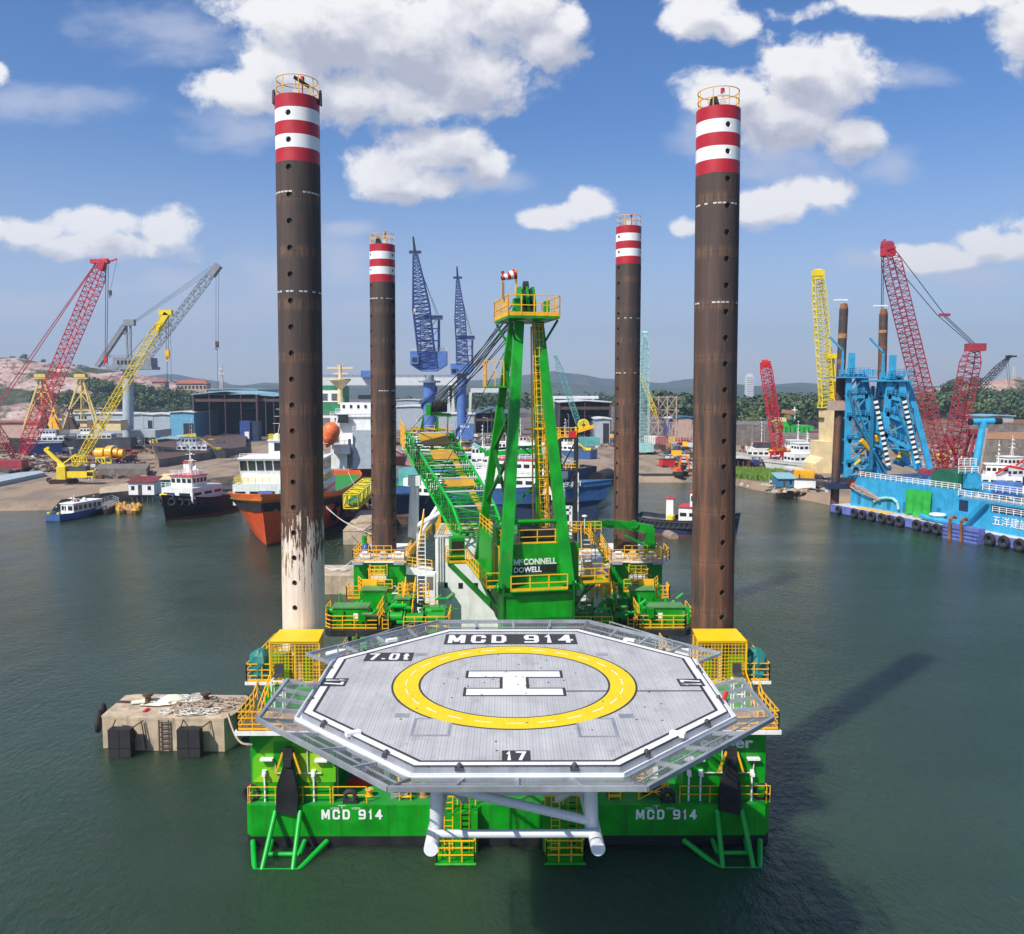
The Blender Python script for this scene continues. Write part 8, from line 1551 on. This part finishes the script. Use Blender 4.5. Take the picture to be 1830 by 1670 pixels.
for k in range(26): q = gr(rnd.uniform(209,248), rnd.uniform(904,914), .6); (mb if k % 3 else m2).lathe(q, [(rnd.uniform(.5,1.1),-.6),(rnd.uniform(.5,1.2),.2),(.3,.9),(0,1.1)], 6)
mb.build('canvas', 'ochre', tp, False, True); m2.build('canvas_fold', 'rust_light', tp, False, True)
def cabinhouse(px0, px1, pt, pb, Y, D_, wall, roof, label, doors, wins):
    t = thing('site_cabin', label, 'cabin', at((px0+px1)/2, pb, Y)); x0, x1 = at(px0,0,Y).x, at(px1,0,Y).x; z0, z1 = at(0,pb,Y).z, at(0,pt,Y).z; MB().box(x0,x1,Y,Y+D_,z0,z1).build('wall', wall, t, False, True); MB().prism([(x0-.3,Y-.4,z1),(x1+.3,Y-.4,z1),(x1+.3,Y+D_,z1+1.0),(x0-.3,Y+D_,z1+1.0)], (0,0,.2)).build('roof', roof, t, False, True)
    for d0, d1 in doors: MB().box(at(d0,0,Y).x, at(d1,0,Y).x, Y-.06, Y, z0+.1, z1-.6).build('door', 'brown_steel', t, False, True)
    for d0, d1 in wins: q = (z0+z1)/2+.2; MB().box(at(d0,0,Y).x, at(d1,0,Y).x, Y-.06, Y, q-.5, q+.5).build('window', 'glass', t, False, True)
    mb = MB()
    for k in range(5): q = x0+(x1-x0)*(k+.5)/5; mb.beam((q,Y+.5,z0-2.2),(q,Y+.5,z0),.25)
    mb.build('post', 'brown_steel', t, False, True); return t
cabinhouse(195,243,863,885,214,5,'white_clean','boot_red','white cabin with dull red roof standing on the jetty', [(213,220)], [(200,206),(231,237)]); cabinhouse(252,304,858,884,222,4,'teal','cream_paint','long blue green cabin with cream roof beside the white cabin', [(258,262)], [(272,276),(286,290),(297,300)])
om = thing('orange_machine', 'big orange round machine on the black barge in the left yard', 'machine', gr(195,822,4.2)); c = at(193,811,300); MB().tube(c+V((-4,0,0)), c+V((-1.2,0,0)), 2.0, 16).tube(c+V((-1.2,0,0)), c+V((-.4,0,.2)), 1.2, 12).tube(c+V((-.4,0,.3)), c+V((1.8,0,.3)), 2.2, 16).tube(c+V((1.8,0,.3)), c+V((3.6,0,.3)), 1.5, 16).tube(c+V((4,0,0)), c+V((5.5,0,0)), 1.5, 12).build('drum', 'orange_yellow', om, True, True); MB().bx(c+V((0,0,-2.2)),(12,4,1)).build('skid', 'rust', om, False, True)
t, S = ship('tug', 'white tug hauled out behind the blue barge in the left yard', 'tug', at(92,800,360)*1+V((0,0,LZ+1-at(92,800,360).z)), R(110), ['dark_grey','boot_red','concrete_dark'], L_=26, B=8, D=3, sheer=1.5, boot=.4); cabin(t, -3,3, -5,5, 3.2,6, 'white', 1.7, faces='fbs'); cabin(t, -2.4,2.4, -2,4, 6,8.6, 'white_clean', 1.2, nm='wheelhouse', faces='fbs', roof='offwhite'); mast(t, 0,0,8.7,3,arms=2)
t, S = ship('workboat', 'grey workboat with red roofed wheelhouse right of the white tug in the left yard', 'boat', at(165,796,370)*1+V((0,0,LZ+1-at(165,796,370).z)), R(95), ['dark_grey','boot_red','concrete_dark'], L_=34, B=8, D=3.4, sheer=1.5, boot=.4); cabin(t, -3,3, -9,5, 3.4,6.4, 'offwhite', 1.9, faces='fbs'); cabin(t, -2.2,2.2, 0,4, 6.4,9, 'white', 1.2, nm='wheelhouse', faces='fbs', roof='sign_red'); mast(t, 0,-2,9,5,arms=2)
wt = thing('column_base_house', 'white block house around the foot of the grey pedestal crane', 'block house', at(228,790,412)); MB().box(at(203,0,412).x, at(252,0,412).x, 410, 430, LZ+3.5, at(0,769,412).z).build('wall', 'shed_grey', wt, False, True)
mb = MB()
for q in (206,222,238,250): mb.box(at(q,0,412).x, at(q+4,0,412).x, 411, 415, LZ, LZ+3.5)
mb.build('support', 'roof_white', wt, False, True); shed(253,290,786,802,400,14,'dark_grey','roof_cyan','low dark lean-to right of the white block house')
yb_ = thing('yellow_girder', 'yellow steel girder lying in front of the dark ship shed', 'girder', gr(333,787,LZ)); MB().beam(at(318,783,430), at(351,779,430), 2.2, 2.6, w2=1.6).bx(at(321,784,430),(3,3,3)).build('girder_body', 'lemon', yb_, False, True)
# beach things
for k, (p0, p1, r, lb) in enumerate((((1068,860),(1087,852),2.6,'short end of big black dredge pipe right of the blue ship bow'),((1140,855),(1222,855),1.45,'long black dredge pipe lying along the beach'))):
    a, b = gr(*p0, r*.6), gr(*p1, r*.6); t = thing('dredge_pipe', lb, 'pipe', (a+b)/2); mb = MB(); n = 6
    for q in range(n): mb.tube(a.lerp(b, q/n), a.lerp(b, (q+.96)/n), r, 14)
    mb.tube(a, b, r*.95, 14); mb.build('pipe_section', 'rubber', t, True, True)
ex = thing('excavator', 'orange excavator with folded arm at the end of the black pipe on the beach', 'excavator', gr(1217,850,LZ)); c = gr(1216,850,LZ); tracks(ex, c, .9, 3.4, 2.8, 'black_steel'); MB().bx(c+V((-.6,0,1.7)),(2.6,2.1,1.1),.3).build('house', 'bright_orange', ex, False, True); MB().bx(c+V((.6,-1,2.6)),(1.2,1.2,1.5),.3).build('operator_cab', 'glass', ex, False, True); MB().beam(c+V((-.5,0,2.0)), c+V((.2,0,5.6)), .5,.6).beam(c+V((.2,0,5.6)), c+V((1.6,0,5.9)), .45).beam(c+V((1.6,0,5.9)), c+V((2.9,0,1.8)), .4).build('arm', 'bright_orange', ex, False, True); MB().bx(c+V((2.9,0,1.5)),(.9,1.0,.9)).build('bucket', 'dark_grey', ex, False, True)
rs = thing('scaffold_tower', 'red steel scaffold jacket frame behind the turquoise crane', 'steel frame', at(1185,780,440)); mb = MB(); xs_ = [1160,1176,1192,1208]; ys_ = [710,733,756,780]
for q in xs_:
    for D_ in (0,10): mb.beam(at(q,780,440+D_), at(q+1,708,440+D_), .55)
for a in ys_:
    for D_ in (0,10): mb.beam(at(1158,a,440+D_), at(1211,a,440+D_), .4)
for i in range(3):
    for j in range(3): mb.beam(at(xs_[i],ys_[j+1],440), at(xs_[i+1],ys_[j],440), .3); mb.beam(at(xs_[i],ys_[j],450), at(xs_[i+1],ys_[j+1],450), .3)
mb.build('frame', 'wall_pink', rs, False, True)
ws = thing('lattice_rack', 'white and pink pipe rack of many thin bars right of the red scaffold', 'pipe rack', at(1218,792,400)); mb = MB()
for i in range(9): mb.beam(at(1196+5.2*i,792,400), at(1196+5.2*i,758,400), .3)
for j in range(8): mb.beam(at(1194,760+4.2*j,400), at(1240,760+4.2*j,400), .25)
for i in range(5): mb.beam(at(1196+9*i,790,405), at(1203+9*i,760,405), .3)
mb.build('frame', 'wall_pink', ws, False, True)
for k, (px, py, w, h, mat, lb) in enumerate(((1164,795,5.5,4,'white_clean','white cage container beside the turquoise crane'),(1183,796,4.5,3.6,'crane_dull_red','dull red container right of the white cage container'),(1221,796,5.2,3.4,'sign_red','bright red container with white stripe below the pipe rack'),(1050,793,7,3,'teal','teal container on the beach left of the rear right leg'),(1203,794,3,3.4,'lemon','yellow drum stand between the red containers'))):
    c = gr(px, py, LZ); t = thing('container', lb, 'container', c); MB().box(-w/2,w/2,0,5,0,h).build('box', mat, t); mb = MB()
    for q in range(7): mb.box(-w/2+w*q/6-.1,-w/2+w*q/6+.1,-.12,0,.1,h-.1)
    mb.build('rib', 'wall_pink' if 'cage' in lb else mat, t)
yr = thing('yellow_reel', 'big yellow ribbed fan wheel standing behind the orange railed tower', 'reel', at(1043,760,380)); c = at(1043,760,380); mb = MB()
for k in range(14): a = k*math.pi/7; mb.beam(c, c+V((2.4*math.cos(a),0,2.4*math.sin(a))), .8,.5)
mb.ring(c, 2.2, .5, 20, 6, 'Y'); mb.build('wheel', 'lemon', yr, True, True); MB().beam(at(1028,772,380), at(1062,762,380), 1.5).build('stand', 'orange_yellow', yr, False, True)
# right bank
gs = MB(); rnd = random.Random(17)
for k in range(9000):
    f = rnd.random(); px = 1312+f*105; py = 843+rnd.random()*(12+10*f)*(1 if f < .85 else .6); q = gr(px, py, LZ if py < 862 else 1.0); h = rnd.uniform(.7,2.0); a = rnd.uniform(0,3.1); gs.add([q+V((-.35*math.cos(a),-.35*math.sin(a),-.2)), q+V((.35*math.cos(a),.35*math.sin(a),-.2)), q+V((rnd.uniform(-.4,.4),rnd.uniform(-.4,.4),h))], [(0,1,2)])
o = gs.build('grass', 'leaf_grass'); tag(o, 'bright green bank of tall grass at the water on the right', None, None, 'stuff')
bk = MB(); rnd = random.Random(18)
for k in range(420): f = rnd.random(); q = gr(1318+f*165, 862+f*28+rnd.uniform(-5,5), .3); s = rnd.uniform(.4,1.3); bk.lathe(q, [(s*.8,-.5),(s,.1),(s*.6,.6*s),(0,.8*s)], 6)
o = bk.build('rubble', 'concrete'); tag(o, 'broken concrete rubble along the right bank', None, None, 'stuff')
shed(1318,1358,822,842,282,8,'wood','offwhite','small open wooden shelter with pale roof on the right bank',True); cabinhouse(1414,1446,857,872,222,5,'shed_blue','roof_cyan','little blue shack with pale blue roof on the right bank', [(1424,1428)], [(1436,1440)]); shed(1440,1456,842,858,236,5,'white','offwhite','tiny white guard hut beside the blue shack')
gb = thing('green_barge', 'green ship hull with pale deckhouse lying behind the small red crane', 'ship', at(1435,785,440)); p = lambda q, py, Y=440: at(q, py, Y); MB().box(p(1392,0).x, p(1478,0).x, 440, 458, p(0,780).z, p(0,762).z).box(p(1392,0).x, p(1440,0).x, 442, 456, p(0,762).z, p(0,755).z).build('hull', 'net_green', gb, False, True); MB().box(p(1470,0).x, p(1496,0).x, 438, 440, p(0,782).z, p(0,771).z).build('red_section', 'ship_red', gb, False, True); MB().box(p(1406,0).x, p(1434,0).x, 446, 454, p(0,758).z, p(0,748).z).build('deckhouse', 'cream_paint', gb, False, True); MB().box(p(1402,0).x, p(1411,0).x, 446, 452, p(0,752).z, p(0,745).z).box(p(1436,0).x, p(1444,0).x, 446, 452, p(0,752).z, p(0,744).z).build('hatch_house', 'funnel_green', gb, False, True); mb = MB()
for k in range(9): mb.box(p(1400+8.5*k,0).x, p(1400+8.5*k,0).x+.3, 439.8, 440, p(0,779).z, p(0,764).z)
mb.build('frame_rib', 'black', gb, False, True); MB().beam(p(1398,735), p(1418,738), 2,2).beam(p(1408,750), p(1407,736), 1.5).build('deck_crane', 'rust_light', gb, False, True); MB().beam(p(1420,748), p(1420,728), .5).beam(p(1415,733), p(1425,733), .4).build('mast', 'white_clean', gb, False, True)
flat('dock_wall', 'long grey dock wall behind the right bank shelter', [(1290,796),(1378,796),(1378,786),(1290,786)], LZ, 11.5, 'concrete_dark', 'wall'); flat('dock_wall', 'dark low quay wall below the green ship', [(1376,802),(1480,806),(1480,796),(1376,794)], LZ, 7.5, 'concrete_dark', 'wall'); flat('steel_barge', 'huge rusty dock barge wall at the far right behind the blue ship', [(1757,832),(1960,836),(1960,815),(1757,812)], LZ, 11, 'concrete_dark', 'barge', 'rust_light'); flat('steel_barge', 'grey ribbed dock side in the distance at the far right', [(1650,795),(1960,798),(1960,784),(1650,784)], LZ, 12, 'concrete_dark', 'barge', 'rust')
t, S = ship('workboat', 'white work vessel with many cabins moored behind the grassy bank', 'boat', V((at(1445,830,270).x, 272, 0)), R(100), ['white','boot_red','concrete_dark'], L_=24, B=8, D=4, sheer=1.4, boot=1.0); cabin(t, -3.4,3.4, -8,6, 4,8, 'white', 2.0, faces='fbs'); cabin(t, -2.6,2.6, -4,4, 8,11, 'white_clean', 1.4, faces='fbs', nm='wheelhouse', roof='white'); mast(t, 0,0,11,4,arms=3)
# quay_boats: more small craft and poles along the quay
for k, (px, py, Y, hd_, L_, hm, lb) in enumerate(((905,822,300,70,30,'navy','white cabin boat just left of the green A-frame foot in the second row'),(930,806,340,100,34,'ship_red','red hulled coaster seen between the A-frame legs'),(985,838,250,120,28,'navy','small blue hulled tug right of the A-frame ladder'),(745,806,330,80,40,'grey','grey barge ship with white deckhouse left of the blue crane columns'),(1010,812,330,60,24,'ship_blue','blue launch behind the black stair tower'),(345,842,330,95,26,'dark_grey','dark hull laid up at the foot of the brown dock wall'),(1425,812,310,90,22,'box_blue','blue hulled boat under the green ship on the right bank'),(1360,818,300,80,20,'offwhite','pale launch beside the wooden shelter on the right bank'))):
    c = at(px, py, Y); c.z = LZ*.5; t, S = ship('workboat', lb, 'boat', c, R(hd_), [hm,'boot_red','concrete_dark'], L_=L_, B=7.5, D=3.2, sheer=1.6, fb=.6, flare=.4, rake=.06, boot=.7, bulw=.8)
    cabin(t, -2.9,2.9, -6,5, 3.4,6.2, 'white', 1.8, wh=.8, faces='fbs'); cabin(t, -2.3,2.3, -2,3.5, 6.2,8.8, 'white_clean', 1.2, wh=1.1, nm='wheelhouse', roof=['white_clean','sign_red','teal'][k % 3], faces='fbs'); mast(t, 0, 0, 8.9, 7, arms=4); MB().rail([(-3,-6,6.3),(-3,5,6.3),(3,5,6.3)],1,1.2,.07,2).build('rail', 'white_clean', t); MB().beam((0,-10,3.6),(0,-3,8.5),.35).bx((1.5,-9,4.2),(1.8,3,1.4)).build('derrick', 'lemon', t)
for k in range(26):
    rnd = random.Random(500+k); px = rnd.choice([rnd.uniform(245,420), rnd.uniform(700,900), rnd.uniform(985,1100), rnd.uniform(1330,1470), rnd.uniform(1650,1800)]); p = gr(px, rnd.uniform(786,812), LZ); h = rnd.uniform(8,15)
    t = thing('lamp_post', 'thin grey lamp post standing in the shipyard', 'lamp post', p, rnd.uniform(0,3), 'lamp posts of the shipyard'); MB().tube((0,0,0),(0,0,h),.14,6,.09).tube((0,0,h),(1.4,0,h+.2),.07,5).build('post', 'galv', t); MB().bx((1.6,0,h+.2),(.8,.4,.2)).build('lamp', 'offwhite', t)
# ---------------------------------------------------------------- countable clutter of the yards
CL = {}
def clutter(kind, px, py, seed, zone):
    rnd = random.Random(seed); p = gr(px, py, LZ)
    mats = {'steel_block':['rust','brown_steel','dark_grey','grey','rust_light'],'machine_box':['crane_dull_red','box_blue','sign_red','orange_yellow','offwhite','teal','shed_blue','white'],'plate_pile':['rust','brown_steel','concrete_dark','rust_light'],'lifting_rack':['rust','crane_dull_red','grey','lemon','offwhite'],'parked_truck':['white','offwhite','box_blue','sign_red','lemon'],'steel_drum':['rust','box_blue','dark_grey','orange_yellow']}[kind]
    mat = rnd.choice(mats); key = (kind, mat)
    lab = {'steel_block':'rusty steel block lying','machine_box':'painted machine box standing','plate_pile':'pile of steel plates lying','lifting_rack':'small steel rack standing','parked_truck':'small truck parked','steel_drum':'steel drum standing'}[kind]+' '+zone
    cat = kind.replace('_', ' ')
    if key in CL: dup(CL[key], p, rnd.uniform(0,3.14), lab, cat+'s '+zone, rnd.uniform(.75,1.25)); return
    t = thing(kind, lab, cat, p, rnd.uniform(0,3.14), cat+'s '+zone); CL[key] = t; w = rnd.uniform(2.5,4.5)
    if kind == 'steel_block': MB().box(-w/2,w/2,-w/3,w/3,.3,1.9).box(-w/2,w/2,-w/3-.2,w/3+.2,1.5,1.7).build('block', mat, t); MB().box(-w/3,-w/3+.4,-w/3,w/3,0,.3).box(w/3,w/3+.4,-w/3,w/3,0,.3).build('timber', 'wood', t)
    elif kind == 'machine_box': MB().box(-w/2,w/2,-w/3,w/3,.2,2.3).build('housing', mat, t); MB().box(-w/2-.1,w/2+.1,-w/3-.1,w/3+.1,2.3,2.45).tube((w/4,0,2.4),(w/4,0,3.4),.15,6).box(-w/2,w/2,-w/3,w/3,0,.2).build('cover', 'dark_grey', t)
    elif kind == 'plate_pile':
        mb = MB()
        for k in range(6): mb.bx((rnd.uniform(-.4,.4),rnd.uniform(-.4,.4),.15+.22*k),(w*rnd.uniform(.8,1.4),w*.6,.14),rnd.uniform(-.2,.2))
        mb.build('plate', mat, t)
    elif kind == 'lifting_rack':
        mb = MB(); h = 3
        for a in (-1,1):
            for b in (-1,1): mb.beam((a*w/2,b*w/3,0),(a*w/2,b*w/3,h),.25)
            mb.beam((a*w/2,-w/3,h),(a*w/2,w/3,h),.25).beam((-w/2,a*w/3,h),(w/2,a*w/3,h),.25).beam((-w/2,a*w/3,0),(w/2,a*w/3,h),.18).beam((-w/2,a*w/3,h*.5),(w/2,a*w/3,h*.5),.2)
        mb.build('frame', mat, t)
    elif kind == 'parked_truck':
        MB().box(-1,1,-3,1.2,.9,2.3).build('cargo_bed', mat, t); MB().box(-1,1,1.4,3,.7,2.4).build('cab', mat, t); MB().box(-.85,.85,3.0,3.03,1.5,2.2).box(-1.02,1.02,1.9,2.8,1.5,2.15).build('window', 'glass', t)
        for x in (-.95,.95):
            for y in (-2,2.2): MB().tube((x-.12,y,.45),(x+.12,y,.45),.45,10).build('wheel', 'rubber', t, True)
    else: MB().lathe((0,0,0), [(.9,0),(.95,.6),(.9,.7),(.95,1.3),(.9,2),(0,2)], 12).build('barrel', mat, t, True); MB().ring((0,0,2), .8, .08, 12, 5, 'Z').build('rim', 'dark_grey', t, True)
rnd = random.Random(77); K = ['steel_block','machine_box','plate_pile','lifting_rack','steel_block','machine_box','plate_pile','steel_drum','parked_truck']
for (x0, x1, y0, y1, n, zone) in ((0,150,786,812,60,'in the left yard behind the cranes'),(110,240,806,842,34,'in the left yard near the black barge'),(240,420,782,805,70,'in front of the dark ship shed'),(700,905,780,822,60,'on the quay around the blue harbour cranes'),(985,1100,775,800,26,'behind the beach in the middle'),(1160,1245,792,806,12,'behind the beach near the red scaffold'),(1190,1245,806,836,14,'on the rubble strip of the beach'),(1325,1480,800,838,55,'on the right bank around the red crane'),(1395,1470,862,878,10,'at the water edge of the right bank'),(1650,1830,800,830,16,'at the right behind the blue ship')):
    for k in range(n): clutter(rnd.choice(K), rnd.uniform(x0, x1), y0+(y1-y0)*rnd.random(), rnd.randint(0, 10**6), zone)

def scrap(zones, n, seed, label, ms):
    rnd = random.Random(seed); mb = MB()
    for k in range(n):
        x0, x1, y0, y1 = rnd.choice(zones); q = gr(rnd.uniform(x0, x1), rnd.uniform(y0, y1), LZ); t = rnd.random(); mi = rnd.randrange(len(ms)); s = rnd.uniform(.3, 1.2)
        if t < .45: mb.bx(q+V((0,0,s*.3)), (s*rnd.uniform(.5,2.5), s*rnd.uniform(.4,1.2), s*.8), rnd.uniform(0,3), mi)
        elif t < .85: a = rnd.uniform(0,3.14); d = V((math.cos(a), math.sin(a), rnd.uniform(-.05,.25)))*rnd.uniform(1,4.5); mb.beam(q+V((0,0,.3))-d*.2, q+V((0,0,.3))+d, rnd.uniform(.12,.4), None, mi)
        else: mb.lathe(q, [(s*.9,0),(s*.5,s*.5),(0,s*.8)], 6, mi)
    o = mb.build('yard_scrap', ms); tag(o, label, None, None, 'stuff')
scrap([(0,240,788,845),(240,430,784,812),(150,260,830,856)], 2600, 5, 'loose scrap steel and timber strewn over the left yard', ['rust','brown_steel','dark_grey','concrete_dark','offwhite','rust_light','black_steel'])
scrap([(700,905,782,826),(985,1245,778,800),(1185,1300,806,838),(1230,1300,800,846)], 2200, 6, 'loose scrap steel strewn over the quay and beach in the middle', ['rust','brown_steel','dark_grey','grey','offwhite','wall_pink','black_steel'])
scrap([(1320,1480,803,842),(1380,1480,855,880),(1640,1850,798,832)], 1800, 7, 'loose scrap and timber strewn over the right bank', ['rust','brown_steel','dark_grey','concrete','offwhite','wood','black_steel'])
